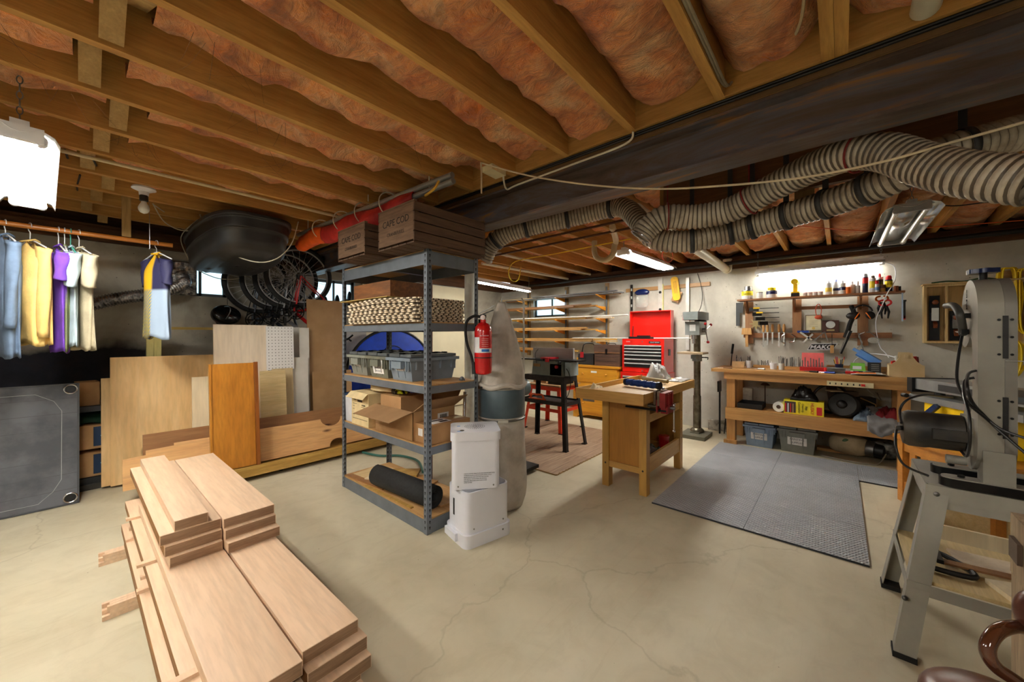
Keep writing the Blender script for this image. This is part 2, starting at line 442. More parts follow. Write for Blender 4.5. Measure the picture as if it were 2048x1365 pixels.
# cross bridging struts
n = 0
for bi, (a, c) in enumerate(zip(ys, ys[1:])):
    if a < .3: continue
    xb = .117 - .05*((bi*7) % 3)
    for t in (0, 1):
        y0, y1 = (c-JT/2-.006, a+JT/2+.006) if t == 0 else (a+JT/2+.006, c-JT/2-.006)
        x = xb + (.062 if t else 0)
        zlo, zhi = JZ+.012, JZ+JH-.02
        s = MB().bar((x, y0, zlo+.01), (x, y1, zhi-.02), .064, .019, (0, 0, 1))
        one('bridging_strut', s, STRAP, 'pale bridging strut, foot on the %s joist, %s bay left of the doubled joist' % ('far' if t == 0 else 'near', ORD[n]), 'strut', (x, (y0+y1)/2, JZ), group='cross bridging between the joists', bevel=.002)
    n += 1
# insulation ------------------------------------------------------
def insul_mat():
    m, nt, b = _new('glass_wool'); v = _coord(nt)
    n1 = _noise(nt, 3.2, 7, v, .65, 1.2); n2 = _noise(nt, 14, 6, _coord(nt, (1, .5, 1), (0, 0, .7)), .7, 1.5)
    c = _ramp(nt, n1, [(.30, (.58,.28,.10)), (.42, (.88,.50,.23)), (.53, (.97,.65,.38)), (.68, (.99,.79,.56))])
    c = _mix(nt, _ramp(nt, n2, [(.36, (.7,.7,.7)), (.52, (0,0,0))]), c, (.66,.35,.15))
    c = _mix(nt, _ramp(nt, _noise(nt, 4, 4, v), [(.56, (0,0,0)), (.70, (.6,.6,.6))]), c, (.60,.44,.26))
    nt.links.new(c, b.inputs['Base Color']); b.inputs['Roughness'].default_value = 1
    b.inputs['Sheen Weight'].default_value = .3
    _bump(nt, b, n2, 1.0, .05); return m
INS = insul_mat()
def batt(x0, x1, y0, y1, zc, amp, seed, label, group):
    nx = max(6, int((x1-x0)/.045)); ny = 9
    def f(u, v):
        x = x0+(x1-x0)*u; y = y0+(y1-y0)*v
        e = 1-(2*v-1)**4
        q = noise.fractal(Vector((x*3.1, y*3.1, seed)), .7, 2.2, 5)*amp + noise.noise(Vector((x*1.4, y*2, seed+9)))*amp*.8 + abs(noise.noise(Vector((x*6, y*6, seed+3))))*amp*.6
        return (x, y, min(JZ+JH-.004, zc+.075*(1-e)-.02*e+q-amp*.5))
    mb = MB().surf(f, nx, ny)
    return one('insulation_batt', mb, INS, label, 'insulation', ((x0+x1)/2, (y0+y1)/2, JZ+.1), group=group)
for i, (a, c) in enumerate(zip(ys, ys[1:])):
    lo = a+JT/2+(.04 if abs(a+.003) < .02 else 0)+.001
    zc = 2.475 if a > .2 else 2.49
    if a < .3:
        batt(XL+.02, BX0-.045, lo, c-JT/2-.001, zc, .05, i*3.7, 'pink insulation before the steel beam, %s bay from the right-hand wall' % ORD[i], 'insulation in front of the steel beam')
    else:
        xb = .117 - .05*((i*7) % 3)
        batt(XL+.02, xb-.045, lo, c-JT/2-.001, zc, .05, i*3.7, 'pink insulation left of the bridging struts, %s bay from the right-hand wall' % ORD[i], 'insulation in front of the steel beam')
        batt(xb+.105, BX0-.045, lo, c-JT/2-.001, zc, .05, i*3.7, 'pink insulation between struts and steel beam, %s bay from the right-hand wall' % ORD[i], 'insulation in front of the steel beam')
ys2 = [y+.10 for y in ys if y+.1 < YL]
for i, (a, c) in enumerate(zip(ys2, ys2[1:])):
    batt(BX1+.02, XR+.13, a+JT/2+.001, c-JT/2-.001, 2.455 if c < 1.8 else 2.50, .05, 40+i*2.9, 'pink insulation beyond the steel beam, %s bay from the right-hand wall' % ORD[i], 'insulation beyond the steel beam')
# steel beam ------------------------------------------------------
def rust():
    m, nt, b = _new('rusty_steel'); v = _coord(nt, (6, .9, 6))
    n = _noise(nt, 1.4, 7, v, .65, .7)
    c = _ramp(nt, n, [(.3, (.22,.17,.14)), (.45, (.34,.28,.24)), (.55, (.36,.35,.38)), (.66, (.58,.40,.18))])
    nt.links.new(c, b.inputs['Base Color']); b.inputs['Roughness'].default_value = .5; b.inputs['Metallic'].default_value = .1
    _bump(nt, b, _noise(nt, 60, 4, v), .15, .004); return m
RUST = rust()
mb = MB(); y0, y1 = YR, YL
mb.b2((BX0, y0, 2.10), (BX1, y1, 2.113)); mb.b2((BX0, y0, 2.300), (BX1, y1, 2.313)); mb.b2((1.970, y0, 2.11), (1.980, y1, 2.302))
one('steel_beam', mb, RUST, 'long rusty steel I-beam crossing under the ceiling joists', 'beam', (1.975, 1.3, 2.10), smooth=False)
one('plate_board', MB().b2((BX0-.01, y0, 2.315), (BX1+.01, y1, 2.355)), stripes('grooved_plate', (.55,.42,.25), (.40,.29,.16), 30, 'X', .7), 'long grooved wooden plate lying on top of the steel beam', 'board', (1.975, 1.3, 2.315), smooth=False)
# ================================================================ fluorescent fixtures
TUBE_ON = glow('lit_tube', (1.0,.98,.93), TUBE_POWER)
TUBE_OFF = flat('unlit_tube', (.88,.90,.88), .25, 0, .02)
REFL = flat('white_reflector', (.90,.91,.92), .3, .0, .02)
ALU = flat('aluminium_reflector', (.86,.87,.88), .18, .85, .03)
def chain(parent, a, b_, mat=DULLM, name='chain'):
    a, b_ = Vector(a), Vector(b_); d = b_-a; n = max(2, int(d.length/.028)); mb = MB()
    for i in range(n):
        c = a+d*((i+.5)/n); z = d.normalized(); x = zframe(c, z)
        m = x @ Matrix.Rotation(pi/2*(i % 2), 4, 'Z') @ Matrix.Rotation(pi/2, 4, 'X') @ Matrix.Diagonal((.6, 1.25, 1, 1))
        mb.torus(m, .013, .0022, 10, 5)
    return part(name, mb, mat, parent, world=True)
def shop_light(ca, cb, label, lit=True, two=True, hang=None, up=(0,0,1), w=.13, refl=REFL, onmat=None, chains=True, power=1.0):
    """fixture from ca to cb (middle of the two ends, at tube height)"""
    ca, cb = Vector(ca), Vector(cb); L = (cb-ca).length; mid = (ca+cb)/2
    t = thing('shop_light', label, 'light', mid, 0, 'fluorescent shop lights')
    M = frame(mid, cb-ca, z=up)
    # wavy reflector: W-shaped cross-section
    prof = [(-w, -.012), (-w*.86, .018), (-w*.5, .038), (-w*.22, .018), (0, .012), (w*.22, .018), (w*.5, .038), (w*.86, .018), (w, -.012)] if two else [(-.05, .0), (-.035, .03), (.035, .03), (.05, .0)]
    vs, n = [], len(prof)
    for sx in (-1, 1):
        for p in prof: vs.append((sx*L/2, p[0], p[1]))
    mb = MB()
    mb._add(vs, [(i, i+1, n+i+1, n+i) for i in range(n-1)], M)
    part('reflector', mb, refl, t, world=True, solid=.002)
    mb = MB()
    mb.box((0, 0, .048), (L*.98, .05 if two else .06, .035), M=M)
    for sx in (-1, 1):
        mb.box((sx*(L/2-.012), 0, .012), (.02, w*1.2 if two else .07, .06), M=M)
    part('ballast_housing', mb, REFL if refl is REFL else flat('pale_grey_housing', (.62,.64,.66), .4), t, world=True, bevel=.003)
    for sy in ((-1, 1) if two else (0,)):
        mb = MB(); mb.cyl(M @ Vector((-L/2+.03, sy*w*.5, -.002)), M @ Vector((L/2-.03, sy*w*.5, -.002)), .017, n=12)
        part('tube', mb, (glow('lit_tube_%d' % int(power*100), (1.0,.98,.93), TUBE_POWER*power)) if lit else TUBE_OFF, t, world=True)
        for sx in (-1, 1):
            part('socket', MB().cyl(M @ Vector((sx*(L/2-.045), sy*w*.5, -.002)), M @ Vector((sx*(L/2-.005), sy*w*.5, -.002)), .021, n=12), WHITE, t, world=True)
    if chains:
        for sx in (-1, 1):
            p = M @ Vector((sx*(L/2-.03), 0, .06))
            top = hang if hang is not None else JZ
            chain(t, p, (p.x, p.y, top))
    return t
LL = shop_light((-.17, 2.48, 2.11), (-.225, 3.78, 2.11), 'lit two-tube shop light hanging by a chain above the hanging clothes', w=.105, power=1.25)
shop_light((3.90, 1.80, 2.21), (5.22, 1.75, 2.21), 'lit two-tube shop light hanging over the red tool cabinet', w=.11, power=1.35)
shop_light((3.76, 4.14, 2.12), (5.24, 4.165, 2.09), 'lit single tube light hanging near the lumber rack, at the far left', two=False)
shop_light((5.66, .82, 2.08), (5.66, -.36, 2.085), 'lit single tube light on the wall above the workbench shelf', two=False, power=.62)
shop_light((3.72, -.37, 2.17), (5.0, -.36, 2.17), 'unlit aluminium two-tube shop light hanging right of the wall light', lit=False, refl=ALU, w=.15)
# unseen fixtures of the same kind, added behind the camera as fill light
shop_light((-1.5, -.9, 2.2), (-.2, -.9, 2.2), 'added two-tube fill light behind the camera, nearest the steel beam', w=.11)
shop_light((-1.2, .9, 2.2), (-1.2, 2.2, 2.2), 'added two-tube fill light behind the camera, left of the lumber stack', w=.11)
# ================================================================ lumber stack in the foreground
MAPLE = wood('planed_maple', (.91,.80,.69), (.84,.71,.59), 'Y', .55, .45, .35, bump=.05)
MAPLE_END = wood('maple_end_grain', (.66,.53,.42), (.50,.38,.28), 'X', 1.6, .7, .6)
MAPLE_ROUGH = wood('rough_sawn_maple', (.66,.47,.27), (.50,.33,.17), 'Y', 1.0, .7, .8)
def lumber(x0, x1, y0, y1, ztop, label, th=.044, rough=False, rz=.012, group='maple boards of the stack on the floor'):
    mb = MB(); c = ((x0+x1)/2, (y0+y1)/2, ztop-th/2); d = (x1-x0, y1-y0, th)
    mb.box((0,0,0), d)
    mb.bm.faces.ensure_lookup_table()
    for f in mb.bm.faces:
        n = f.normal if f.normal.length else f.calc_center_median()
        f.normal_update(); n = f.normal
        f.material_index = 1 if abs(n.y) > .9 else (2 if (rough and abs(n.x) > .9) else 0)
    o = one('lumber_board', mb, [MAPLE, MAPLE_END, MAPLE_ROUGH], label, 'board', c, rz, group, world=False, bevel=.0025)
    return o
ST = .0575
rt = lambda k: .335-ST*k
# long boards, right column then left column (from the top down)
lumber(.428, .606, 1.235, 3.05, rt(0), 'long pale board, top of the right column, nearest the camera on the right')
lumber(.434, .626, 1.212, 3.10, rt(1), 'long board second from the top in the right column of the lumber stack', rough=True)
lumber(.424, .632, 1.195, 3.06, rt(2), 'long board third from the top in the right column of the lumber stack')
lumber(.430, .618, 1.24, 3.12, rt(3), 'long board fourth from the top in the right column of the lumber stack')
lumber(.426, .626, 1.22, 3.08, rt(4), 'lowest long board of the right column of the lumber stack', rough=True)
lumber(.218, .418, 1.20, 3.02, rt(0), 'long pale board, top of the left column, running out of frame')
lumber(.182, .392, 1.02, 3.32, rt(1), 'long board second from the top in the left column, rough left edge', rough=True)
lumber(.202, .412, 1.00, 3.10, rt(2), 'long board third from the top in the left column of the stack')
lumber(.163, .380, .98, 3.26, rt(3), 'long board fourth from the top in the left column, edge sticking out', rough=True)
lumber(.170, .398, .99, 3.18, rt(4), 'lowest long board of the left column of the lumber stack', rough=True)
# short boards
z = .335
lumber(.412, .617, 2.035, 3.30, z+.046, 'short pale board lowest of three on the right column')
lumber(.410, .612, 2.075, 3.32, z+.091, 'short pale board in the middle of three on the right column')
lumber(.408, .611, 2.095, 3.34, z+.136, 'short pale board topmost of three on the right column')
lumber(.226, .404, 2.085, 3.28, z+.046, 'short pale board lowest of three on the left column')
lumber(.212, .404, 2.10, 3.33, z+.091, 'short pale board in the middle of the left column, dark edge', rough=True)
lumber(.199, .404, 2.115, 3.34, z+.136, 'short pale board under the narrow top board of the left column', rough=True)
lumber(.244, .358, 2.115, 3.345, z+.181, 'narrow pale board lying alone on top of the whole stack')
# stickers between layers
n = 0
for k in range(1, 5):
    for j, y in enumerate((1.45, 2.32, 2.95)):
        one('sticker', MB().b2((.165-(.012 if k % 2 else 0), y, rt(k)+.0003), (.64, y+.028, rt(k)+.0132)), MAPLE,
            'thin square stick between board layers, %s gap down, %s from the near end' % (ORD[k-1], ORD[j]), 'stick', (.4, y, rt(k)), group='sticks spacing the board layers')
for y, s in ((2.55, 'nearer the camera'), (3.16, 'farther from the camera')):
    t = thing('stick_bundle', 'bundle of thin wooden sticks under the lumber stack, the one '+s, 'bundle', (.4, y, 0), group='stick bundles under the stack')
    for i in range(3):
        for j in range(3):
            part('stick', MB().b2((.055+.008*((i*5+j*3) % 4), y-.031+.021*i, .0005+.0195*j), (.66, y-.031+.021*i+.019, .0195+.0195*j)), MAPLE, t, world=True, bevel=.001)
# ================================================================ grey folded panel on the left
PANELG = pair('scuffed_grey_plastic', (.27,.28,.31), (.37,.38,.41), 3.5, .55, .1)
PANELD = flat('grey_rim_plastic', (.26,.27,.29), .5)
t = thing('plastic_tray', 'large grey plastic tray panel leaning at the left below the clothes', 'panel', (-.6, 4.5, 0))
M = frame((-.022, 4.46, .0), (-1, .02, 0), z=(0, -.985, .13))   # local x to the left, y up... z towards the room
M = Matrix.Translation(Vector((-.022, 4.47, .0))) @ Matrix.Rotation(radians(-9), 4, 'X') @ Matrix.Rotation(0, 4, 'Z')
W_, H_ = 1.25, .93
mb = MB(M); mb.box((-W_/2, 0, H_/2), (W_, .03, H_-.0))
part('tray', mb, PANELG, t, world=True, bevel=.008)
mb = MB(M)
for a, c in (((-W_, -.022, 0), (0, -.012, .012)), ((-W_, -.022, H_-.012), (0, -.012, H_)), ((-.012, -.022, 0), (0, -.012, H_))): mb.b2(a, c)
part('rim', mb, PANELD, t, world=True, bevel=.002)
oc = [(-.20, .05), (-.13, .12), (-.09, .2), (-.09, .72), (-.13, .80), (-.22, .86), (-1.1, .86)]
mb = MB(M); mb.tube([(p[0], -.0175, p[1]) for p in oc], .0022, 5); part('groove_line', mb, flat('pale_line', (.62,.63,.64), .6), t, world=True)
mb = MB(M); mb.tube([(-.20, -.0175, .05), (-1.1, -.0175, .05)], .0022, 5); part('groove_line', mb, flat('pale_line', (0,0,0)), t, world=True)
for k in range(1, 8): part('seam', MB(M).b2((-W_, -.0162, H_*k/8), (-.012, -.0148, H_*k/8+.003)), PANELD, t, world=True)
for x, zz in ((-.045, .05), (-.045, .885)):
    m2 = M @ Matrix.Translation((x, -.02, zz)) @ Matrix.Rotation(pi/2, 4, 'X')
    part('ring', MB().torus(m2, .034, .006, 26, 8), CHROME, t, world=True)
    part('ring_socket', MB().lathe([(.028, -.006), (.028, .002)], m2, 20), BLACK, t, world=True)
# ================================================================ boxes and low shelf behind the panel
CARD = pair('cardboard', (.66,.50,.33), (.74,.58,.40), 2.5, .8)
CARD_IN = pair('cardboard_inside', (.56,.43,.29), (.64,.50,.35), 2.5, .85)
NAVY = flat('navy_print', (.09,.20,.33), .6)
CYAN = flat('light_blue_print', (.50,.80,.88), .6)
TAPE = flat('black_tape', (.07,.07,.08), .4)
def closed_box(name, label, loc, d, rz=0, mat=CARD, cat='box', group=None, tape=True):
    t = thing(name, label, cat, loc, rz, group)
    part('carton', MB().box((0,0,d[2]/2), d), mat, t, bevel=.004)
    if tape:
        part('tape', MB().box((0,0,d[2]+.0006), (d[0]*1.002, .05, .0015)), flat('parcel_tape', (.70,.58,.42), .25), t)
    return t
for zz, who in ((.10, 'lower'), (.335, 'upper')):
    t = closed_box('cardboard_box', 'cardboard box with blue printed label beside the plywood, %s of the two' % who, (.05, 4.98, zz), (.50, .36, .20), 0, group='boxes with blue printed labels')
    part('label', MB().b2((.005, -.1825, .02), (.16, -.1805, .185)), NAVY, t)
    dia = [(.085, .17), (.125, .105), (.085, .04), (.045, .105)]
    part('ornament_print', MB().prism(dia, .001, frame((0, -.183, 0), (1,0,0), z=(0,-1,0))), CYAN, t)
one('bin_lid', MB().b2((-.25, 4.78, .045), (.35, 5.2, .095)), flat('dark_bin', (.12,.13,.14), .6), 'dark flat plastic lid under the two labelled boxes', 'lid', (0, 5, .045), bevel=.008)
one('floor_plank', MB().b2((-.3, 4.75, 0), (.4, 5.25, .044)), flat('dark_wood_plank', (.20,.19,.18), .8), 'dark plank on the floor under the labelled boxes', 'plank', (0, 5, 0), bevel=.003)
one('green_bag', MB().surf(lambda u, v: (-.2+.5*u, 4.85+.28*v, .545+.09*sin(pi*u)**.5*sin(pi*v)**.5+.01*sin(17*u+9*v)), 14, 10), flat('dark_green_cloth', (.05,.22,.13), .8), 'dark green crumpled bag on the labelled boxes', 'bag', (.05, 4.98, .545), solid=.006)
one('dark_shelf_board', MB().b2((-.35, 4.78, .655), (.42, 5.25, .70)), flat('dark_board', (.17,.18,.20), .6), 'dark shelf board under the open carton behind the grey panel', 'shelf', (0, 5, .655), bevel=.002)
one('shelf_bracket_post', MB().b2((.32, 5.02, .05), (.36, 5.24, .655)).b2((-.33, 5.205, .05), (-.29, 5.24, .655)), flat('dark_board', (0,0,0)), 'dark supports holding the low shelf board', 'post', (0, 5.2, .05))
def open_carton(name, label, loc, d, rz, flaps=(1,1,1,1), mat=CARD, group=None, ang=(.5,.5,.5,.5), cat='box'):
    """box with open top; flaps out at the given angles (+x,-x,+y,-y)"""
    t = thing(name, label, cat, loc, rz, group); x, y, h = d; w = .004
    mb = MB(); mb.b2((-x/2, -y/2, 0), (x/2, y/2, w)); mb.b2((-x/2, -y/2, w), (-x/2+w, y/2, h)); mb.b2((x/2-w, -y/2, w), (x/2, y/2, h)); mb.b2((-x/2, -y/2, w), (x/2, -y/2+w, h)); mb.b2((-x/2, y/2-w, w), (x/2, y/2, h))
    part('carton', mb, mat, t, smooth=False)
    for i, (dx, dy) in enumerate(((1,0), (-1,0), (0,1), (0,-1))):
        if not flaps[i]: continue
        L = min(x, y)/2; a = ang[i]
        c = Vector((dx*x/2, dy*y/2, h)); out = Vector((dx*cos(a), dy*cos(a), sin(a))); side = Vector((-dy, dx, 0)); wd = (y if dx else x)/2
        nrm = out.cross(side).normalized()*.002
        vs = [c+side*wd+nrm, c-side*wd+nrm, c-side*(wd-.008)+out*L+nrm, c+side*(wd-.008)+out*L+nrm]
        vs += [v-nrm*2 for v in vs]
        mb = MB()._add(vs, [(0,1,2,3), (7,6,5,4), (0,4,5,1), (1,5,6,2), (2,6,7,3), (3,7,4,0)]); part('flap', mb, CARD_IN, t, smooth=False)
    return t
open_carton('open_box', 'small open cardboard box on the dark shelf beside the grey panel', (.02, 4.95, .70), (.13, .20, .20), .1, (0,0,0,0))
closed_box('tall_box', 'tall cardboard box behind the left edge of the big plywood sheet', (.33, 5.08, .70), (.26, .22, .27), 0, tape=False)
one('plastic_bag', MB().surf(lambda u, v: (.22+.24*u, 4.98+.2*v, .975+.07*sin(pi*u)**.6*sin(pi*v)**.6+.018*sin(23*u+7*v)*cos(19*v)), 16, 14), flat('grey_translucent_bag', (.62,.65,.68), .3), 'crumpled grey plastic bag on the tall box beside the plywood', 'bag', (.3, 5.05, .97), solid=.003)
# ================================================================ sheets and boards standing in the bin
PLY = wood('fir_plywood', (.94,.81,.60), (.86,.69,.46), 'Z', .35, .5, .35, knots=(.42,.22,.11))
PLYX = wood('fir_plywood_x', (.88,.70,.48), (.78,.58,.36), 'X', .5, .55, .5, knots=(.33,.17,.09))
PLYD = wood('brown_plywood', (.64,.46,.29), (.52,.35,.20), 'X', .5, .55, .5, knots=(.25,.13,.08))
BIRCH = wood('birch_plywood', (.90,.84,.72), (.83,.76,.63), 'Z', .3, .5, .3)
LAMW = wood('beige_laminate', (.93,.87,.79), (.88,.81,.72), 'Z', .35, .45, .3)
CURLY = wood('curly_plywood', (.86,.78,.60), (.77,.67,.47), 'X', .9, .5, .4)
MDF = pair('brown_hardboard', (.56,.43,.28), (.61,.48,.33), 4, .55)
GREYB = pair('grey_board', (.72,.71,.69), (.78,.77,.75), 3, .6)
WHITEB = pair('off_white_board', (.77,.76,.73), (.82,.81,.79), 3, .5)
OAK = wood('golden_oak_stain', (.78,.53,.19), (.66,.41,.12), 'Z', .5, .35, .5, coat=.2)
YPLY = wood('yellow_pine_plywood', (.78,.64,.34), (.60,.44,.18), 'X', 1.1, .6, .6)
TPINE = wood('treated_pine', (.80,.76,.50), (.70,.64,.36), 'Z', .6, .6, .5)
TPINEX = wood('treated_pine_x', (.80,.70,.40), (.70,.58,.30), 'X', .6, .6, .5)
def sheet(name, label, x0, x1, z0, z1, yb, yt, th, mat, group='sheets standing in the lumber bin', cat='board', poly=None, bevel=.0015):
    """board leaning: its foot at yb, its top at yt"""
    up = Vector((0, yt-yb, z1-z0)); L = up.length; u = up.normalized()
    M = frame((x0, yb, z0), (1,0,0), y=u)     # local x right, y up the board, z towards camera
    if M.col[2][1] > 0: M = M @ Matrix.Diagonal((1,1,-1,1))
    pts = poly(x1-x0, L) if poly else [(0,0), (x1-x0,0), (x1-x0,L), (0,L)]
    return one(name, MB().prism(pts, th, M), mat, label, cat, ((x0+x1)/2, yb, z0), group=group, bevel=bevel)
BZ = .105
sheet('plywood_sheet', 'big fir plywood sheet standing at the left end of the bin', .150, 1.20, .02, 1.11, 4.66, 4.76, .018, PLY)
sheet('plywood_strip', 'narrow plywood sheet edge seen left of the big plywood sheet', .098, .60, .02, .93, 4.70, 4.80, .018, PLY)
sheet('laminate_sheet', 'tall beige laminated sheet above the orange stained panel', .832, 1.290, BZ, 1.410, 4.52, 4.62, .018, LAMW)
sheet('pale_board', 'small pale board in front of the big plywood sheet', .640, .780, BZ, .925, 4.34, 4.40, .018, BIRCH)
sheet('curly_board', 'narrow board with wavy grain right of the orange panel', 1.165, 1.395, BZ, .942, 4.32, 4.40, .018, CURLY)
sheet('edge_board', 'cream board with a toothed right edge beside the wavy-grained board', 1.300, 1.500, BZ, .95, 4.42, 4.50, .012, wood('cream_board', (.80,.72,.58), (.74,.66,.50), 'Z', .3))
# pegboard with its rows of holes
PEG = flat('white_pegboard', (.88,.88,.88), .4, 0, .01)
t = thing('pegboard', 'white pegboard with rows of black holes behind the wavy-grained board', 'pegboard', (1.37, 4.56, .9), group='sheets standing in the lumber bin')
M = frame((1.255, 4.492, .94), (1,0,0), y=(0,.06,1)); M = M @ Matrix.Diagonal((1,1,-1,1)) if M.col[2][1] > 0 else M
part('sheet', MB(M).box((.13, .23, 0), (.26, .46, .006)), PEG, t, world=True)
mb = MB(M)
for i in range(8):
    for j in range(14): mb.lathe([(.0045, .0028), (.0045, .0036)], Matrix.Translation((.022+.031*i, .018+.0327*j, 0)), 6)
tag(part('hole', mb, BLACK, t, world=True, smooth=False), kind='stuff')
sheet('grey_board', 'tall grey board right of the white pegboard', 1.45, 1.62, BZ, 1.395, 4.60, 4.66, .012, GREYB)
sheet('grey_board', 'shorter grey board in front of the tall grey one', 1.485, 1.67, BZ, 1.06, 4.48, 4.54, .012, WHITEB)
sheet('white_strip_board', 'tall narrow off-white board leaning left of the brown hardboard', 1.60, 1.70, BZ, 1.39, 4.54, 4.60, .018, WHITEB)
sheet('hardboard_sheet', 'tall brown hardboard sheet standing behind the steel shelf post', 1.70, 2.14, BZ, 1.725, 4.56, 4.66, .010, MDF)
sheet('hardboard_sheet', 'shorter brown hardboard sheet in front of the tall brown one', 1.71, 2.16, BZ, .885, 4.46, 4.52, .010, MDF)
sheet('brown_board', 'long brown plywood board across the bin behind the cut-out board', .318, 2.45, .14, .485, 4.24, 4.31, .018, PLYD)
def cut(w, L):
    p = [(0,0), (w-.75,0)]
    cx = w-.66
    p += [(cx+.085*cos(a), .085*sin(a)*.9) for a in [pi-pi*k/10 for k in range(11)]]
    p += [(w,0), (w,L)]
    cx2 = w-.70
    p += [(cx2+.11*cos(a), L-.085*sin(a)) for a in [pi*k/10 for k in range(11)]]
    p += [(.30, L), (.30, L-.02), (.13, L-.025), (.13, L-.06), (0, L-.065)]
    return p
sheet('cutout_board', 'long plywood board with rounded cut-outs at the front of the bin', .195, 2.47, .115, .405, 4.10, 4.18, .018, PLYX, poly=cut)
# the bin itself
t = thing('lumber_bin', 'low plywood bin on casters holding the leaning sheets', 'bin', (1.3, 4.35, 0))
part('front_lip', MB().b2((.50, 3.945, .045), (2.52, 3.965, .135)), YPLY, t, world=True, bevel=.002)
part('deck', MB().b2((.50, 3.965, .07), (2.52, 4.60, .10)), YPLY, t, world=True, bevel=.002)
for x in (.58, 1.25, 2.42):
    for y in (4.05, 4.52):
        c = part('caster', MB().cyl((x-.012, y, .026), (x+.012, y, .026), .026, n=16), RUBBER, t, world=True)
        part('caster_fork', MB().b2((x-.02, y-.02, .05), (x+.02, y+.02, .068)), DULLM, c, world=True)
part('corner_post', MB().b2((.385, 4.86, .0), (.435, 4.90, 1.36)), TPINE, t, world=True, bevel=.002)
part('corner_post', MB().b2((.437, 4.86, .0), (.487, 4.90, 1.36)), TPINE, t, world=True, bevel=.002)
part('back_rail', MB().b2((.385, 4.84, 1.36), (1.10, 4.92, 1.385)), TPINEX, t, world=True, bevel=.002)
part('corner_post', MB().b2((1.06, 4.86, .0), (1.10, 4.90, 1.36)), TPINE, t, world=True, bevel=.002)
# orange stained panel leaning on the front
t = thing('stained_panel', 'orange stained wooden panel with raised side rails leaning on the bin', 'panel', (.95, 4.0, 0))
M = frame((.72, 3.99, .137), (1,-.02,0), y=(-.02, .10, .90)); 
if M.col[2][1] > 0: M = M @ Matrix.Diagonal((1,1,-1,1))
part('face', MB(M).box((.155, .46, 0), (.31, .92, .016)), OAK, t, world=True, bevel=.002)
part('side_rail', MB(M).box((-.008, .46, .0), (.016, .92, .034)), OAK, t, world=True, bevel=.002)
part('side_rail', MB(M).box((.325, .46, .012), (.026, .93, .045)), wood('darker_oak', (.60,.34,.11), (.48,.26,.07), 'Z', .5, .4), t, world=True, bevel=.002)  # right rail has a darker oak tone than the left
# ================================================================ closet rod and clothes
RODW = wood('varnished_rod', (.78,.50,.20), (.66,.38,.12), 'X', .6, .35, coat=.3)
t = thing('closet_rod', 'varnished wooden rod carrying the clothes on the left', 'rod', (-.4, 4.2, 2.05))
part('pole', MB().cyl((-1.5, 4.2, 2.05), (.49, 4.2, 2.055), .0175, n=16), RODW, t, world=True)
part('hanging_strap', MB().b2((.195, 4.178, 2.073), (.245, 4.22, JZ+.09)), STRAP, t, world=True, bevel=.002)
part('hanging_strap', MB().b2((-1.32, 4.178, 2.07), (-1.27, 4.22, JZ+.09)), STRAP, t, world=True, bevel=.002)
def cloth(name, c, c2=None): return pair(name, c, c2 or tuple(x*.9 for x in c), 9, .9, .25)
def garment(name, label, x, z0, length, wid, thick, yaw, mat, sleeve, hook_mat=WHITE, cat='shirt', group='shirts on the closet rod', seed=0, drop=0, extra=None, cuff=None):
    """x: place on the rod; z0: top of shoulders below the rod"""
    t = thing(name, label, cat, (x, 4.2, 0), yaw, group)
    # hanger
    mb = MB(); mb.tube(smoothpath([(0, -.022, 2.045), (0, -.014, 2.071), (0, .008, 2.0775), (0, .023, 2.060), (0, .018, 2.03), (0, 0, 2.01), (0, 0, z0+.015)], 4), .0028, 6)
    mb.tube([(0, -.19, z0-.055), (0, -.02, z0+.01), (0, .02, z0+.01), (0, .19, z0-.055)], .005, 6)
    part('hanger', mb, hook_mat, t)
    rnd = random.Random(seed); ph = [rnd.uniform(0, 6) for _ in range(4)]
    def f(u, v):
        a = 2*pi*u; z = z0-length*v
        w = wid*(.16+.84*min(1, (v/.12))**.55) if v < .12 else wid*(1.0-.05*sin(pi*v)+.03*v)
        th = thick*(.25+.75*min(1, v/.2))
        sag = -.05*(1-min(1, v/.10))*0
        rip = 1+.10*sin(5*a+ph[0]+2*v)*v+.07*sin(9*a+ph[1]-3*v)*v+.035*sin(15*a+ph[2])*v
        y = .5*w*cos(a)*rip; xx = .5*th*sin(a)*(1+.35*sin(3*a+ph[3]+3*v)*v)
        zz = z-(.055*abs(cos(a))**1.2 if v < .12 else .055*abs(cos(a))**1.2*(1-v*.7))
        return (xx, y, zz-.01*sin(4*a+ph[1])*v)
    part('body', MB().surf(f, 44, 22), mat, t, solid=.003)
    for sgn in (-1, 1):
        top = Vector((0, sgn*wid*.40, z0-.055)); L, flare, wr = sleeve
        pts = [top, top+Vector((sgn*.01, sgn*flare*.5, -L*.45)), top+Vector((sgn*.022, sgn*flare, -L))]
        cl = smoothpath(pts, 6)
        rr = [wr*(1.0-.25*i/(len(cl)-1)) for i in range(len(cl))]
        mb = MB()
        m = len(cl); n = 12; vs = []
        for i, p in enumerate(cl):
            for k in range(n):
                q = 2*pi*k/n; r = rr[i]*(1+.13*sin(3*q+i*.8+ph[0]))
                vs.append(p+Vector((cos(q)*r*.55, sin(q)*r, -.25*r*sin(q)*sgn)))
        mb._add(vs, [(i*n+k, i*n+(k+1) % n, (i+1)*n+(k+1) % n, (i+1)*n+k) for i in range(m-1) for k in range(n)])
        part('sleeve', mb, extra or mat, t, solid=.003)
    cm = MB(); cm.tube([(.32*thick*cos(q), wid*.12*sin(q)*1.2, z0+.008-.016*abs(cos(q))) for q in [2*pi*k/16 for k in range(16)]], .006, 6, closed=True)
    part('collar', cm, cuff or mat, t)
    return t
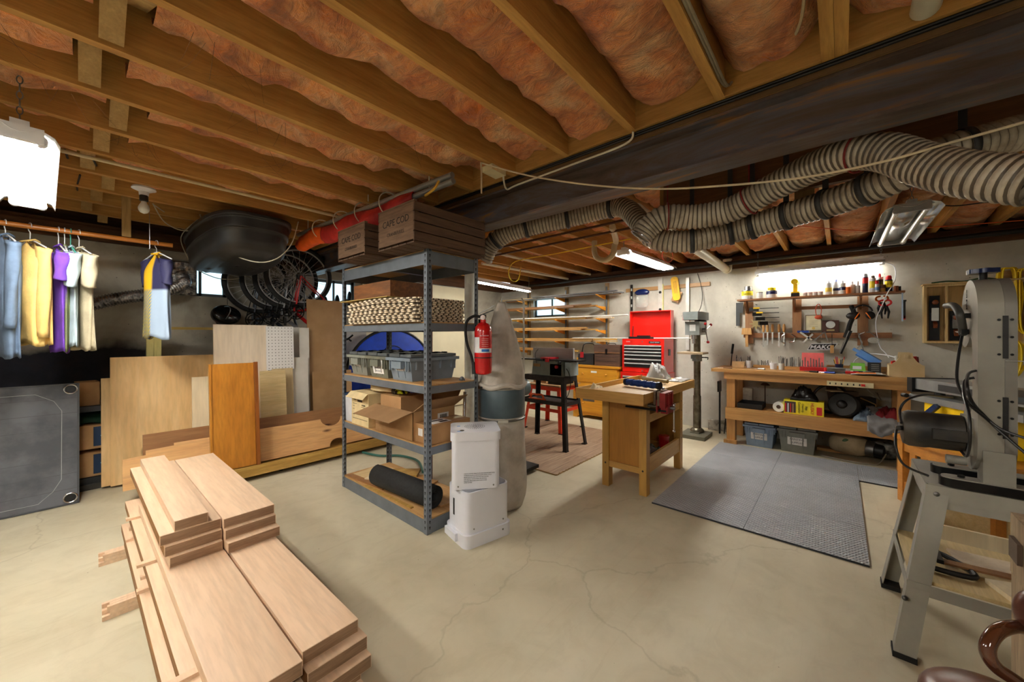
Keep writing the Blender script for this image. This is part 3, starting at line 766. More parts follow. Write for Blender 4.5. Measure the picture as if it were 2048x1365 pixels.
garment('hooded_shirt', 'blue-grey long-sleeved shirt at the far left of the closet rod', -.345, 1.97, .80, .40, .11, .28, cloth('blue_grey_cloth', (.38,.46,.57)), (.56, .03, .055), seed=1)
garment('sweatshirt', 'yellow long-sleeved sweatshirt on the closet rod', -.243, 1.95, .70, .42, .12, .42, cloth('yellow_cloth', (.90,.76,.46)), (.60, .035, .055), seed=2)
garment('t_shirt', 'purple t-shirt on the closet rod', -.118, 1.94, .74, .38, .06, .18, cloth('purple_cloth', (.40,.22,.66)), (.20, .05, .07), seed=3)
garment('t_shirt', 'olive green t-shirt between the purple and pale blue ones', -.090, 1.94, .73, .36, .045, .08, cloth('olive_cloth', (.42,.45,.30)), (.18, .04, .06), seed=4)
garment('t_shirt', 'pale blue t-shirt on the closet rod', -.062, 1.94, .70, .40, .05, .12, cloth('pale_blue_cloth', (.70,.78,.84)), (.24, .05, .07), flat('green_hanger', (.25,.62,.55), .4), seed=5)
garment('t_shirt', 'beige t-shirt rightmost of the bunched shirts on the rod', -.022, 1.94, .73, .42, .07, .30, cloth('beige_cloth', (.70,.66,.56)), (.24, .06, .075), seed=6)
def jersey_mat():
    m, nt, b = _new('cycling_jersey'); v = _coord(nt)
    s = nt.nodes.new('ShaderNodeSeparateXYZ'); nt.links.new(v, s.inputs[0])
    w = nt.nodes.new('ShaderNodeTexWave'); w.inputs['Scale'].default_value = 22; w.bands_direction = 'DIAGONAL'; nt.links.new(v, w.inputs['Vector'])
    print_ = _mix(nt, _ramp(nt, w.outputs['Fac'], [(.45, (0,0,0)), (.55, (1,1,1))]), (.80,.70,.14), (.40,.50,.62))
    mr = nt.nodes.new('ShaderNodeMapRange'); mr.inputs['From Min'].default_value = 1.66; mr.inputs['From Max'].default_value = 1.68
    nt.links.new(s.outputs[2], mr.inputs['Value'])
    my = nt.nodes.new('ShaderNodeMapRange'); my.inputs['From Min'].default_value = -.03; my.inputs['From Max'].default_value = -.01
    nt.links.new(s.outputs[1], my.inputs['Value'])
    upper = _mix(nt, my.outputs[0], (.14,.14,.30), (.88,.70,.10))
    lower = _mix(nt, my.outputs[0], (.62,.70,.80), print_)
    nt.links.new(_mix(nt, mr.outputs[0], lower, upper), b.inputs['Base Color']); b.inputs['Roughness'].default_value = .7
    return m
garment('cycling_jersey', 'yellow and navy cycling jersey hanging alone at the end of the rod', .392, 1.97, .68, .30, .08, .38, jersey_mat(), (.20, .05, .06), cat='jersey', seed=8, extra=flat('navy_cloth', (.14,.14,.30), .7), cuff=flat('yellow_collar', (.88,.70,.10), .7))
# ================================================================ black sled under the joists
SLEDM = flat('black_sled_plastic', (.15,.155,.165), .42, 0, .15, 6, .0)
t = thing('sled', 'big black plastic utility sled slung upside down under the joists', 'sled', (.93, 4.4, 1.95))
def sledf(u, v):
    a = 2*pi*u; # v 0 rim (top) .. 1 bottom centre
    hx, hy = .34, .74
    e = 4.0
    ca, sa = cos(a), sin(a)
    k = (abs(ca)**e+abs(sa)**e)**(-1/e)
    prof = [(1.0, .30), (1.0, .27), (.965, .262), (.95, .20), (.945, .17), (.925, .165), (.875, .04), (.80, .008), (.6, .0), (.3, .0), (0.001, .0)]
    q = v*(len(prof)-1); i = min(int(q), len(prof)-2); w = q-i
    s = prof[i][0]*(1-w)+prof[i+1][0]*w; z = prof[i][1]*(1-w)+prof[i+1][1]*w
    rib = -.010 if (s < .80 and abs(abs(ca*k*s)-.42) < .07) else 0
    y = sa*k*s*hy
    f = max(0, (-sa*k*s-.1)/.9); g = max(0, (sa*k*s-.6)/.4)
    z2 = .30-(.30-z)*(1-.22*f**3-.15*g**3)
    return (.96+ca*k*s*hx*(1-.12*f), 4.31+y, 1.965+z2+rib-.03*(y/.76))
part('hull', MB().surf(sledf, 72, 40), SLEDM, t, world=True, solid=.004)
mb = MB()
for dx in (-.145, .145): mb.tube(smoothpath([(.96+dx, 4.15, 1.983), (.96+dx, 4.4, 1.962), (.96+dx, 4.7, 1.948), (.96+dx, 4.84, 1.955)], 5), .010, 8)
part('runner', mb, SLEDM, t, world=True)
ROPE = flat('white_cord', (.80,.78,.70), .8, 0, .05)
def cord(name, label, pts, r=.004, mat=None, cat='rope', k=6, group=None, smooth_=True):
    return one(name, MB().tube(smoothpath(pts, k) if smooth_ else pts, r, 7), mat or ROPE, label, cat, pts[0], group=group)
cord('sled_rope', 'white rope looped under the right end of the black sled', [P(400,430,Z=2.35), P(412,452,D=3.55), P(432,492,D=3.42), P(500,522,D=3.22), P(548,520,D=3.2), P(582,490,D=3.3), (1.29, 3.72, 2.34)], .0045)
cord('sled_rope', 'white rope looped under the left end of the black sled', [P(395,440,Z=2.35), P(362,475,Y=4.97), P(378,520,Y=4.98), P(395,540,Y=4.99), (1.0, 5.08, 1.92), (1.22, 5.05, 2.0), (1.27, 5.03, 2.34)], .0045)
cord('slack_rope', 'slack white rope swagged from the joist to the black sled', [P(306,408,Z=2.352), P(330,445,D=3.3), P(370,462,D=3.35), P(415,452,D=3.5), P(440,430,D=3.7)], .004)
cord('slack_rope', 'short white rope swag above the other slack rope', [P(308,410,Z=2.350), P(340,430,D=3.4), P(380,440,D=3.5), P(408,440,D=3.6), P(425,430,Z=2.35)], .004)
one('rope_coil', MB().torus(zframe((.83, 4.02, 2.29), (.1,.3,1)), .07, .006, 24, 6).torus(zframe((.84, 4.03, 2.303), (.3,.1,1)), .062, .006, 24, 6).torus(zframe((.83, 4.03, 2.316), (-.2,.2,1)), .066, .006, 24, 6), ROPE, 'small coil of white rope on top of the black sled', 'rope', (.83, 4.02, 2.28))
# ================================================================ insulated foil duct and bulb
FOIL = pair('crinkled_foil', (.45,.44,.44), (.78,.78,.78), 26, .25, .6, metal=.9)
def corrugated(name, label, pts, r, pitch, depth, mat, cat='hose', n=18, group=None, as_part=None, wire=None):
    """ribbed hose along a path"""
    path = smoothpath(pts, 10); L = [0]
    for a, c in zip(path, path[1:]): L.append(L[-1]+(c-a).length)
    tot = L[-1]; m = int(tot/pitch*4); out = []; rad = []; j = 0
    for i in range(m+1):
        s = tot*i/m
        while j < len(L)-2 and L[j+1] < s: j += 1
        w = (s-L[j])/max(1e-9, L[j+1]-L[j]); out.append(path[j]*(1-w)+path[j+1]*w)
        rad.append(r-depth*(.5-.5*cos(2*pi*i/4)))
    mb = MB().tube(out, rad, n, cap=False)
    if as_part is not None: return part(name, mb, mat, as_part, world=True)
    return one(name, mb, mat, label, cat, pts[0], group=group)
corrugated('foil_duct', 'crinkled silver foil duct running along the wall behind the clothes', [P(95,632,Y=5.2), P(170,612,Y=5.16), P(240,597,Y=5.12), P(290,590,Y=5.10), P(340,580,Y=5.12), P(366,568,Y=5.18), (.70, 5.26, 1.90), (.70, 5.34, 1.95)], .062, .022, .009, FOIL, 'duct')
mb = MB(); m = frame((.49, 5.325, 1.78), (1,0,0), z=(0,-1,0))
one('foil_sheet', MB().surf(lambda u, v: (.46+.36*u, 5.325-.02*noise.noise(Vector((u*9, v*9, 1))), 1.74+.36*v), 22, 22), FOIL, 'crinkled foil sheet covering the left half of the left window', 'foil', (.6, 5.32, 1.9), solid=.002)
t = thing('bulb_holder', 'white porcelain lamp holder with an unlit bulb under a joist', 'light', (.283, 3.72, JZ))


part('ceiling_base', MB().lathe([(.062, 0), (.066, -.012), (.045, -.022), (.028, -.03), (.026, -.055)][::-1], Matrix.Translation((.283, 3.7365, JZ-.001)), 28), WHITE, t, world=True)
part('socket', MB().lathe([(.02, -.055), (.024, -.06), (.024, -.095), (.018, -.10)][::-1], Matrix.Translation((.283, 3.7365, JZ)), 20), BLACK, t, world=True)
part('bulb', MB().lathe([(.004, -.185), (.020, -.178), (.030, -.160), (.031, -.145), (.024, -.125), (.015, -.108), (.014, -.098)], Matrix.Translation((.283, 3.7365, JZ)), 22), flat('frosted_bulb', (.86,.87,.86), .3, 0, .01), t, world=True)
part('pull_chain', MB().tube([(.31, 3.7365, JZ-.09), (.313, 3.7365, 2.0), (.313, 3.7365, 1.93)], .0014, 5).sph((.313, 3.7365, 1.925), .005), DULLM, t, world=True)
# pipes and wires under the left joists
PVC = flat('yellowed_pvc', (.78,.72,.58), .45, 0, .05)
mk = lambda px, py, z: P(px, py, Z=z)
a, c = P(0,272,Z=2.33), P(690,440,Z=2.33)
one('water_pipe', MB().cyl(P(-60,258,Z=2.335), P(690,437,Z=2.335), .0115, n=10), PVC, 'long thin cream pipe under the joists left of the red roll', 'pipe', P(200,320,Z=2.33))
cord('black_cable', 'black cable looping under the joists above the clothes', [P(130,300,Z=2.345), P(150,345,D=2.9), P(195,350,D=2.8), P(185,315,Z=2.345)], .006, RUBBER, 'cable')
cord('lamp_cable', 'black cable sagging from the loop to the bulb holder', [P(160,350,Z=2.30), P(158,385,D=3.0), P(210,402,D=3.3), P(250,405,D=3.4), P(278,400,D=3.28)], .005, RUBBER, 'cable')
# ================================================================ steel shelving unit
SHG = flat('shelf_grey_paint', (.42,.45,.49), .42, .2, .06)
OSB = wood('shelf_deck_wood', (.82,.66,.44), (.68,.50,.30), 'Y', .6, .6, .5)
SX0, SY0 = 1.470, 2.020; SX1, SY1 = 1.925, 3.235; STOP = 1.865
DECKS = [.098, .572, .975, 1.392, STOP]
t = thing('shelving_unit', 'tall grey slotted-steel shelving unit with five decks in the middle of the room', 'shelf', ((SX0+SX1)/2, (SY0+SY1)/2, 0))
HOLE = flat('dark_slot', (.05,.05,.06), .8)
for (x, dx) in ((SX0, 1), (SX1, -1)):
    for (y, dy) in ((SY0, 1), (SY1, -1)):
        mb = MB(); w, th = .036, .0022
        mb.b2((x, y, 0), (x+dx*w, y+dy*th, STOP+.01)); mb.b2((x, y, 0), (x+dx*th, y+dy*w, STOP+.01))
        mb.mi = 1
        z = .03; k = 0
        while z < STOP:
            h = .020
            for ox in (.022,):
                mb.b2((x+dx*(ox-.003), y-dy*.0004, z), (x+dx*(ox+.003), y+dy*(th+.0004), z+h)); mb.b2((x+dx*(ox-.0055), y-dy*.0005, z+h-.009), (x+dx*(ox+.0055), y+dy*(th+.0005), z+h))
                mb.b2((x-dx*.0004, y+dy*(ox-.003), z), (x+dx*(th+.0004), y+dy*(ox+.003), z+h)); mb.b2((x-dx*.0005, y+dy*(ox-.0055), z+h-.009), (x+dx*(th+.0005), y+dy*(ox+.0055), z+h))
            z += .038; k += 1
        part('upright_post', mb, [SHG, HOLE], t, world=True, smooth=False)
for i, z in enumerate(DECKS):
    rh = .085 if i in (0, 4) else .046
    zt = z-.012
    for a, c in (((SX0+.003, SY0+.003), (SX1-.003, SY0+.006)), ((SX0+.003, SY1-.006), (SX1-.003, SY1-.003)), ((SX0+.003, SY0+.003), (SX0+.006, SY1-.003)), ((SX1-.006, SY0+.003), (SX1-.003, SY1-.003))):
        part('rail', MB().b2((*a, zt-rh), (*c, zt+.004)), SHG, t, world=True, smooth=False)
    part('deck', MB().b2((SX0+.008, SY0+.008, zt-.004), (SX1-.008, SY1-.008, z)), OSB, t, world=True, bevel=.001)
    if i in (4, 3): part('centre_support', MB().b2((SX0+.01, (SY0+SY1)/2-.02, zt-.05), (SX1-.01, (SY0+SY1)/2+.02, zt-.006)), SHG, t, world=True)
# ---------------------------------------------------------------- old wooden crates on top
OLDW = wood('weathered_crate_wood', (.46,.35,.26), (.28,.20,.15), 'X', .7, .85, .8)
OLDWY = wood('weathered_crate_wood_y', (.55,.43,.33), (.38,.29,.22), 'Y', .7, .85, .8)
INK = flat('faded_ink', (.10,.07,.06), .9)
def crate(loc, rz, d, label, lines):
    L, Wd, H = d
    t = thing('wooden_crate', label, 'crate', loc, rz, 'old crates on top of the shelving')
    for x in (-L/2+.009, L/2-.009):
        e = part('end_board', MB().box((x, 0, H/2+.012), (.018, Wd-.024, H-.024)), OLDWY, t, bevel=.002)
    for y in (-Wd/2, Wd/2):
        for k in range(4):
            h = (H-.02)/4
            part('side_slat', MB().box((0, y+(.006 if y < 0 else -.006), .012+h*(k+.5)), (L, .011, h-.007)), OLDW, t, bevel=.0015)
    for k in range(5): part('bottom_slat', MB().box((0, -Wd/2+Wd*(k+.5)/5, .006), (L, Wd/5-.008, .010)), OLDW, t, bevel=.001)
    for x in (-L/2+.009, L/2-.009): part('top_cleat', MB().box((x, 0, H-.004), (.022, Wd, .010)), OLDWY, t, bevel=.001)
    M = frame((-L/2-.0006, 0, H*.62), (0,-1,0), y=(0,0,1))
    for s, dy, sz in lines: text('lettering', s, M @ Matrix.Translation((0, dy, 0)), sz, INK, t, ext=.0004)
    return t
crate((1.615, 2.145, STOP+.001), 0, (.60, .42, .262), 'old slatted wooden cranberry crate, nearer the camera, on top of the shelving', [('CAPE COD', .0, .062), ('CRANBERRIES', -.072, .032)])
crate((1.59, 2.70, STOP+.001), 0, (.60, .42, .235), 'old slatted wooden cranberry crate farther along on top of the shelving', [('CAPE COD', .0, .060), ('CRANBERRIES', -.068, .030)])
# ---------------------------------------------------------------- second deck: wooden box over foam tiles
BOXW = wood('reddish_box_wood', (.60,.38,.18), (.36,.21,.10), 'Y', 1.3, .6, .6)
TILEW = pair('foam_tile_edge', (.82,.74,.62), (.90,.84,.74), 20, .8)
TILE_GAP = flat('foam_tile_gap_shade', (.40,.35,.30), .85)  # slab coloured dark to paint the shade in the gaps between teeth
n_t = 13
for i in range(n_t):
    z0 = DECKS[3]+.001+i*.0128
    off = .010*sin(i*2.3); cur = .018*(i/n_t)
    mb = MB()
    x0, x1, y0, y1 = SX0-.035+off, SX1-.06+off*.5, SY0+.07, SY0+.07+.98
    nU = 26
    # interlocking teeth round the edge; tiles bend a little with height
    def zz(y, i=i, z0=z0): return z0+ (.020*sin(pi*(y-2.0)/1.2)**2)*(i/n_t)
    mb.mi = 1
    mb.surf(lambda u, v: (x0+.012+(x1-x0-.024)*u, y0+.012+(y1-y0-.024)*v, zz(y0+(y1-y0)*v)+.011), 2, 14)
    mb.surf(lambda u, v: (x0+.012+(x1-x0-.024)*(1-u), y0+.012+(y1-y0-.024)*v, zz(y0+(y1-y0)*v)), 2, 14)
    mb.surf(lambda u, v: (x0+.012, y0+.012+(y1-y0-.024)*(1-u), zz(y0+(y1-y0)*(1-u))+.011*v), 14, 1)
    mb.surf(lambda u, v: (x0+.012+(x1-x0-.024)*u, y0+.012, zz(y0)+.011*v), 2, 1)
    mb.mi = 0
    for k in range(nU//2):
        yy = y0+.014+(y1-y0-.028)*(2*k+(i % 2))/nU; w = (y1-y0)/nU*.95
        mb.b2((x0-.002, yy, zz(yy)+.0005), (x0+.014, yy+w, zz(yy)+.0105))
    for k in range(9):
        xx = x0+.014+(x1-x0-.028)*(2*k+(i % 2))/18; w = (x1-x0)/18*.95
        mb.b2((xx, y0-.002, zz(y0)+.0005), (xx+w, y0+.014, zz(y0)+.0105))
    one('foam_tile', mb, [TILEW, TILE_GAP], 'cream interlocking foam tile on the second deck, %s from the bottom of the pile' % ORD[i], 'tile', ((x0+x1)/2, (y0+y1)/2, z0), group='pile of foam floor tiles on the shelving', smooth=False)
zt = DECKS[3]+.001+n_t*.0128+.016
one('thin_board', MB().b2((SX0-.04, SY0+.42, zt+.006), (SX1-.10, SY0+1.18, zt+.011)), TPINEX, 'thin wooden board between the foam tiles and the wooden box', 'board', (1.67, 2.8, zt))
t = thing('wooden_box', 'low reddish wooden box on the foam tiles of the second deck', 'box', (1.67, 2.75, zt+.012))
x0, x1, y0, y1 = 1.485, 1.86, 2.49, 3.05; h = .125; z = zt+.012
for a, c in (((x0, y0, z), (x0+.012, y1, z+h)), ((x1-.012, y0, z), (x1, y1, z+h)), ((x0+.012, y0, z), (x1-.012, y0+.012, z+h)), ((x0+.012, y1-.012, z), (x1-.012, y1, z+h))):
    part('side', MB().b2(a, c), BOXW, t, world=True, bevel=.0015)
part('bottom', MB().b2((x0+.012, y0+.012, z), (x1-.012, y1-.012, z+.008)), BOXW, t, world=True)
# ---------------------------------------------------------------- totes with hinged interlocking lids
def tote(loc, rz, d, mat, label, group, write=None, wsize=.02, name='storage_tote', lidmat=None):
    """long side along local x, end face at -x"""
    L, Wd, H = d; t = thing(name, label, 'tote', loc, rz, group); k = .86
    mb = MB(); mb.box((0, 0, (H-.03)/2), (L*k, Wd*k, H-.03), top=(1/k, 1/k)); part('body', mb, mat, t, bevel=.010)
    mb = MB(); mb.box((0, 0, H-.035), (L+.03, Wd+.03, .022)); part('rim', mb, mat, t, bevel=.004)
    for s in (-1, 1):
        l = part('lid_flap', MB().box((0, s*Wd*.255, H-.010), (L-.01, Wd*.48, .020)), lidmat or mat, t, bevel=.005)
        mb = MB(); mb.box((0, s*.006, H+.0015), (L*.9, .006, .008)); part('hinge', mb, lidmat or mat, t)
    nt_ = 9
    for s in (-1, 1):
        for j in range(nt_): part('lid_tooth', MB().box((-L*.46+L*.92*j/(nt_-1), s*.0+(.014 if j % 2 else -.014), H+.004), (L*.05, .045, .010)), lidmat or mat, t, bevel=.002)
    for s in (-1, 1):
        part('handle_lug', MB().box((s*(L/2+.010), 0, H-.075), (.030, Wd*.42, .050)), mat, t, bevel=.006)
        for y in (-.42, -.33, .33, .42): part('rib', MB().box((s*(L/2*.955), Wd*y, H-.080), (.028, .010, .075)), mat, t, bevel=.002)
    for x in (-.38, -.13, .13, .38):
        for s in (-1, 1): part('rib', MB().box((L*x, s*Wd/2*.955, H-.075), (.010, .028, .065)), mat, t, bevel=.002)
    for y in (-.16, .16):
        part('rib', MB().bar((-L/2*.995, Wd*y, H*.80), (-L/2*k-.002, Wd*y*.95, .02), .010, .010, (1,0,0)), mat, t)
    if write:
        a = atan2(L*(1-k)/2, H-.03); h0 = H*.47
        xx = -L/2*k-(L/2*(1-k))*(h0/(H-.03))
        M = frame((xx-.003, 0, h0), (0,-1,0), y=(-sin(a), 0, cos(a)))
        nl = len(write); hh = wsize*1.35*nl+.012
        mb = MB(M); mb.box((0, 0, 0), (max(len(w) for w in write)*wsize*.70+.014, hh, .0015)); lb = part('label', mb, flat('paper_label', (.90,.90,.90), .6), t)
        for q, w in enumerate(write):
            text('lettering', w, M @ Matrix.Translation((0, hh/2-.006-wsize*1.35*(q+.5), .0008)), wsize, flat('blue_marker_ink', (.10,.13,.30), .8), lb, ext=.0003)
    return t
TG1 = flat('grey_green_tote', (.50,.51,.48), .5); TG2 = flat('olive_grey_tote', (.42,.43,.38), .5); TG3 = flat('blue_grey_tote', (.47,.52,.57), .5); TG4 = flat('charcoal_tote', (.24,.26,.29), .5)
TL = flat('tote_lid_grey', (.33,.35,.36), .5)
zz = DECKS[2]+.001
tote((1.70, 2.385, zz), 0, (.415, .285, .19), TG3, 'blue-grey tote nearest the near shelf post, rightmost of three on the third deck', 'totes on the third deck', ['RECORDS'], .020, lidmat=TL)
tote((1.70, 2.70, zz), 0, (.415, .285, .19), TG2, 'olive-grey tote with a four-line label, middle of three on the third deck', 'totes on the third deck', ['THE WIRING', 'SPEAKER', 'BURGER', 'PRONGS'], .020, lidmat=TL)
tote((1.70, 3.015, zz), 0, (.415, .285, .19), TG1, 'pale grey-green tote at the left end of the third deck', 'totes on the third deck', ['CD DJ'], .020, lidmat=TL)
one('grey_fitting', MB().sph((1.79, 2.045, zz+.016), (.016, .016, .016)).cyl((1.775, 2.06, zz+.008), (1.81, 2.035, zz+.008), .006), STEEL_G, 'small grey fitting lying on the third deck edge', 'fitting', (1.79, 2.045, zz))
# ---------------------------------------------------------------- fourth deck
z4 = DECKS[1]+.001
CARDY = flat('manila_card', (.84,.76,.58), .75)
t = thing('file_box', 'cream file storage box with hand hole and black printed lines on the fourth deck', 'box', (1.64, 2.935, z4))
x0, x1, y0, y1 = 1.475, 1.86, 2.79, 3.07
part('carton', MB().b2((x0, y0, z4), (x1, y1, z4+.255)), CARDY, t, world=True, bevel=.003)
part('lid', MB().b2((x0-.006, y0-.006, z4+.256), (x1+.006, y1+.006, z4+.268)), CARDY, t, world=True, bevel=.003)
part('lid_flap', MB().bar((x0-.006, (y0+y1)/2, z4+.268), (x0-.05, (y0+y1)/2, z4+.225), y1-y0, .003, (0,0,1)), CARDY, t, world=True)
M = frame((x0-.0008, (y0+y1)/2, z4+.20), (0,-1,0), y=(0,0,1))
part('hand_hole', MB(M).box((0, 0, 0), (.075, .022, .0012)), BLACK, t, world=True, bevel=.0005)
INKB = flat('black_print', (.08,.07,.07), .8)
for q, (a, c, w) in enumerate(((-.12, -.03, .07), (-.12, -.05, .03), (-.12, -.075, .03), (-.12, -.12, .03), (.02, -.05, .10), (.02, -.1, .10), (-.12, -.15, .24))):
    part('print_line', MB(M).box((a+w/2, c, 0), (w, .003, .001)), INKB, t, world=True)
text('lettering', 'FILES', M @ Matrix.Translation((-.085, .005, 0)), .020, INKB, t, world=True)
text('lettering', '07/2005', M @ Matrix.Translation((.06, -.035, 0)), .018, INKB, t, world=True)
t = thing('clear_bin', 'small clear plastic bin with navy lid left of the file box', 'bin', (1.62, 3.15, z4))
part('body', MB().box((1.63, 3.155, z4+.11), (.28, .125, .22), top=(1.06, 1.12)), flat('cloudy_plastic', (.80,.81,.84), .3), t, world=True, bevel=.008)
part('lid', MB().box((1.63, 3.155, z4+.229), (.31, .148, .018)), NAVY, t, world=True, bevel=.004)
open_carton('open_box', 'brown open cardboard box with raised flaps, middle of the fourth deck', (1.675, 2.46, z4), (.37, .50, .20), 0, (1,1,0,1), ang=(1.0, -.25, .5, .55))
closed_box('cardboard_box', 'small cardboard box standing inside the open box', (1.655, 2.56, z4+.12), (.26, .26, .155), .05)
t = closed_box('cardboard_box', 'flat cardboard box with white shipping label at the near corner post', (1.69, 2.13, z4), (.36, .165, .125), 0)
part('label', MB().box((-.05, 0, .1265), (.16, .11, .001)), flat('paper_label', (0,0,0)), t)
part('label_print', MB().box((-.05, .02, .1275), (.12, .02, .0008)).box((-.02, -.025, .1275), (.07, .03, .0008)), INKB, t)
part('label', MB().box((-.1808, .02, .07), (.001, .05, .05)), flat('paper_label', (0,0,0)), t)
t = thing('label_card', 'white shipping card with a barcode on the box wall behind', 'card', (1.80, 2.19, z4+.15))
part('card', MB().b2((1.70, 2.2065, z4+.10), (1.80, 2.2085, z4+.16)), flat('paper_label', (0,0,0)), t, world=True)
mb = MB()
for k in range(12): mb.b2((1.72+.0055*k, 2.2055, z4+.115), (1.7225+.0055*k+.0015*(k % 3 == 0), 2.2064, z4+.15))
part('barcode', mb, INKB, t, world=True)
HOSEC = flat('cream_hose', (.80,.72,.56), .5)
mb = MB()
hp = []
for k in range(90):
    a = 2*pi*k/30; r = .155+.012*sin(k*.7)
    hp.append((1.66+.12*cos(a), 2.78+.20*sin(a)*1.0, z4+.292+.013*sin(a*.5+1)+.024*k/90))
one('hose_coil', MB().tube(hp, .013, 8), HOSEC, 'coil of thick cream hose lying on the file box', 'hose', (1.66, 2.78, z4+.27))
t = thing('work_glove', 'yellow and black work glove on the small box', 'glove', (1.60, 2.53, z4+.277))
g = Matrix.Translation((1.585, 2.52, z4+.305))
part('palm', MB(g).sph((0,0,0), (.035, .045, .022), 14), flat('hi_vis_yellow', (.80,.84,.12), .6), t, world=True)
part('cuff', MB(g).cyl((0, .035, .0), (.01, .085, -.008), .026, .030), BLACK, t, world=True)
for k in range(4):
    part('finger', MB(g).tube([(-.026+.017*k, -.035, 0), (-.03+.018*k, -.06, .006), (-.032+.019*k, -.08, -.006)], [.010, .0095, .007], 8), BLACK if k % 2 else flat('hi_vis_yellow', (0,0,0)), t, world=True)
part('thumb', MB(g).tube([(-.03, .0, 0), (-.052, -.02, .0), (-.058, -.038, -.006)], [.011, .010, .008], 8), BLACK, t, world=True)
# ---------------------------------------------------------------- bottom deck
zb = DECKS[0]+.001
MESHB = flat('black_mesh_roll', (.10,.105,.11), .75, 0, .3, 60, .5)
mb = MB(); sp = []
for k in range(120):
    a = 2*pi*k/20; r = .025+.05*k/120
    sp.append((cos(a)*r, sin(a)*r))
M = frame((1.59, 2.10, zb+.092), (-.06, 1, 0), y=(0,0,1))
def rollf(u, v):
    k = u*5.999; a = 2*pi*k; r = .028+.0088*k
    p = M @ Vector((v*.68, r*cos(a), r*sin(a))); return p
one('mesh_roll', MB().surf(rollf, 150, 2), MESHB, 'thick roll of black rubber mesh on the bottom deck', 'roll', (1.565, 2.5, zb), solid=.004)
def flatb(label, c, d, rz, z, mat, tilt=0, cat='board', name='board_offcut'):
    M = Matrix.Translation((c[0], c[1], z+d[2]/2)) @ Matrix.Rotation(rz, 4, 'Z') @ Matrix.Rotation(tilt, 4, 'X')
    return one(name, MB().box((0,0,0), d, M=M), mat, label, cat, (c[0], c[1], z), group='offcuts on the bottom deck', bevel=.001)
flatb('large thin plywood offcut lying at the left of the bottom deck', (1.69, 2.98), (.30, .42, .006), .15, zb+.0, CURLY, .0)
flatb('thin brown board under the black mesh roll', (1.78, 2.40), (.20, .62, .010), -.12, zb, OSB)
flatb('pale plywood piece with a paper label on the bottom deck', (1.72, 2.90), (.26, .30, .010), .5, zb+.008, BIRCH)
flatb('small square-edged wooden block board near the back of the bottom deck', (1.80, 2.79), (.16, .24, .022), .75, zb+.020, YPLY)
flatb('small pale offcut behind the black mesh roll', (1.80, 2.56), (.14, .24, .010), .3, zb+.013, OSB)
flatb('thin fan of brown wood strips at the front of the bottom deck', (1.53, 2.93), (.05, .50, .010), .10, zb, PLYD)
flatb('thin brown wood strip in front of the mesh roll', (1.495, 2.55), (.025, .62, .008), .03, zb, YPLY)
# ================================================================ fire extinguisher on the shelf post
RED = flat('extinguisher_red', (.72,.06,.07), .25, 0, .04, coat=.5)
ex = P(966, 700, D=2.57)
EX, EY = 1.812, 1.850
t = thing('fire_extinguisher', 'red fire extinguisher with black hose strapped to the near shelf post', 'extinguisher', (EX, EY, 1.04))
M = Matrix.Translation((EX, EY, 0))
part('cylinder', MB(M).lathe([(.045, 1.035), (.058, 1.045), (.0605, 1.07), (.0605, 1.33), (.055, 1.36), (.038, 1.383), (.020, 1.392), (.020, 1.41)], None, 32), RED, t, world=True)
part('valve', MB(M).lathe([(.014, 1.41), (.017, 1.415), (.017, 1.44), (.010, 1.447)], None, 16).box((0, 0, 1.435), (.03, .03, .022)), BLACKM, t, world=True)
lv = Vector((.75, -.66, 0))
part('lever', MB(M).bar((-.01, .01, 1.443), (.052, -.05, 1.478), .016, .006), BLACKM, t, world=True, bevel=.001)
part('lever', MB(M).bar((-.02, .018, 1.452), (.058, -.055, 1.512), .018, .005), DULLM, t, world=True, bevel=.001)
fw = Vector((-.753, -.658, 0))
g = zframe(Vector((EX, EY, 1.425))+fw*.020, fw)
part('gauge', MB(g).lathe([(.016, 0), (.017, .008), (.014, .010)], None, 20), flat('gauge_face', (.82,.76,.76), .3), t, world=True)
part('hose', MB(M).tube(smoothpath([(-.015, .012, 1.43), (-.045, .045, 1.435), (-.085, .07, 1.40), (-.095, .075, 1.33), (-.085, .068, 1.24), (-.068, .045, 1.16), (-.058, .036, 1.09)], 6), .0095, 10), RUBBER, t, world=True)
part('nozzle', MB(M).cyl((-.058, .036, 1.12), (-.052, .030, 1.04), .012, .017), BLACK, t, world=True)
mb = MB(); a0 = atan2(-.658, -.753)
def arc(mb, r, z0, z1, a, b_, n=10):
    for k in range(n):
        q0, q1 = a+(b_-a)*k/n, a+(b_-a)*(k+1)/n
        mb._add([(EX+r*cos(q0), EY+r*sin(q0), z0), (EX+r*cos(q1), EY+r*sin(q1), z0), (EX+r*cos(q1), EY+r*sin(q1), z1), (EX+r*cos(q0), EY+r*sin(q0), z1)], [(0,1,2,3)])
    return mb
part('label', arc(MB(), .0612, 1.185, 1.215, a0-1.2, a0+1.2), WHITE, t, world=True)
part('label', arc(MB(), .0610, 1.215, 1.29, a0-1.2, a0-.35), WHITE, t, world=True)
part('label', arc(MB(), .0613, 1.192, 1.209, a0-.1, a0+.8), flat('blue_print', (.12,.38,.68), .5), t, world=True)
for k in range(5): part('print_line', arc(MB(), .0613, 1.225+.013*k, 1.229+.013*k, a0-.1, a0+.7), flat('pale_red_print', (.90,.55,.55), .5), t, world=True)
text('lettering', 'INSTRUCTIONS', frame(Vector((EX, EY, 1.30))+fw*.0625+Vector((.658,-.753,0))*.012, (.658,-.753,0), y=(0,0,1)), .0085, WHITE, t, world=True)
part('strap', arc(MB(), .0625, 1.148, 1.154, 0, 2*pi, 28), BLACK, t, world=True)
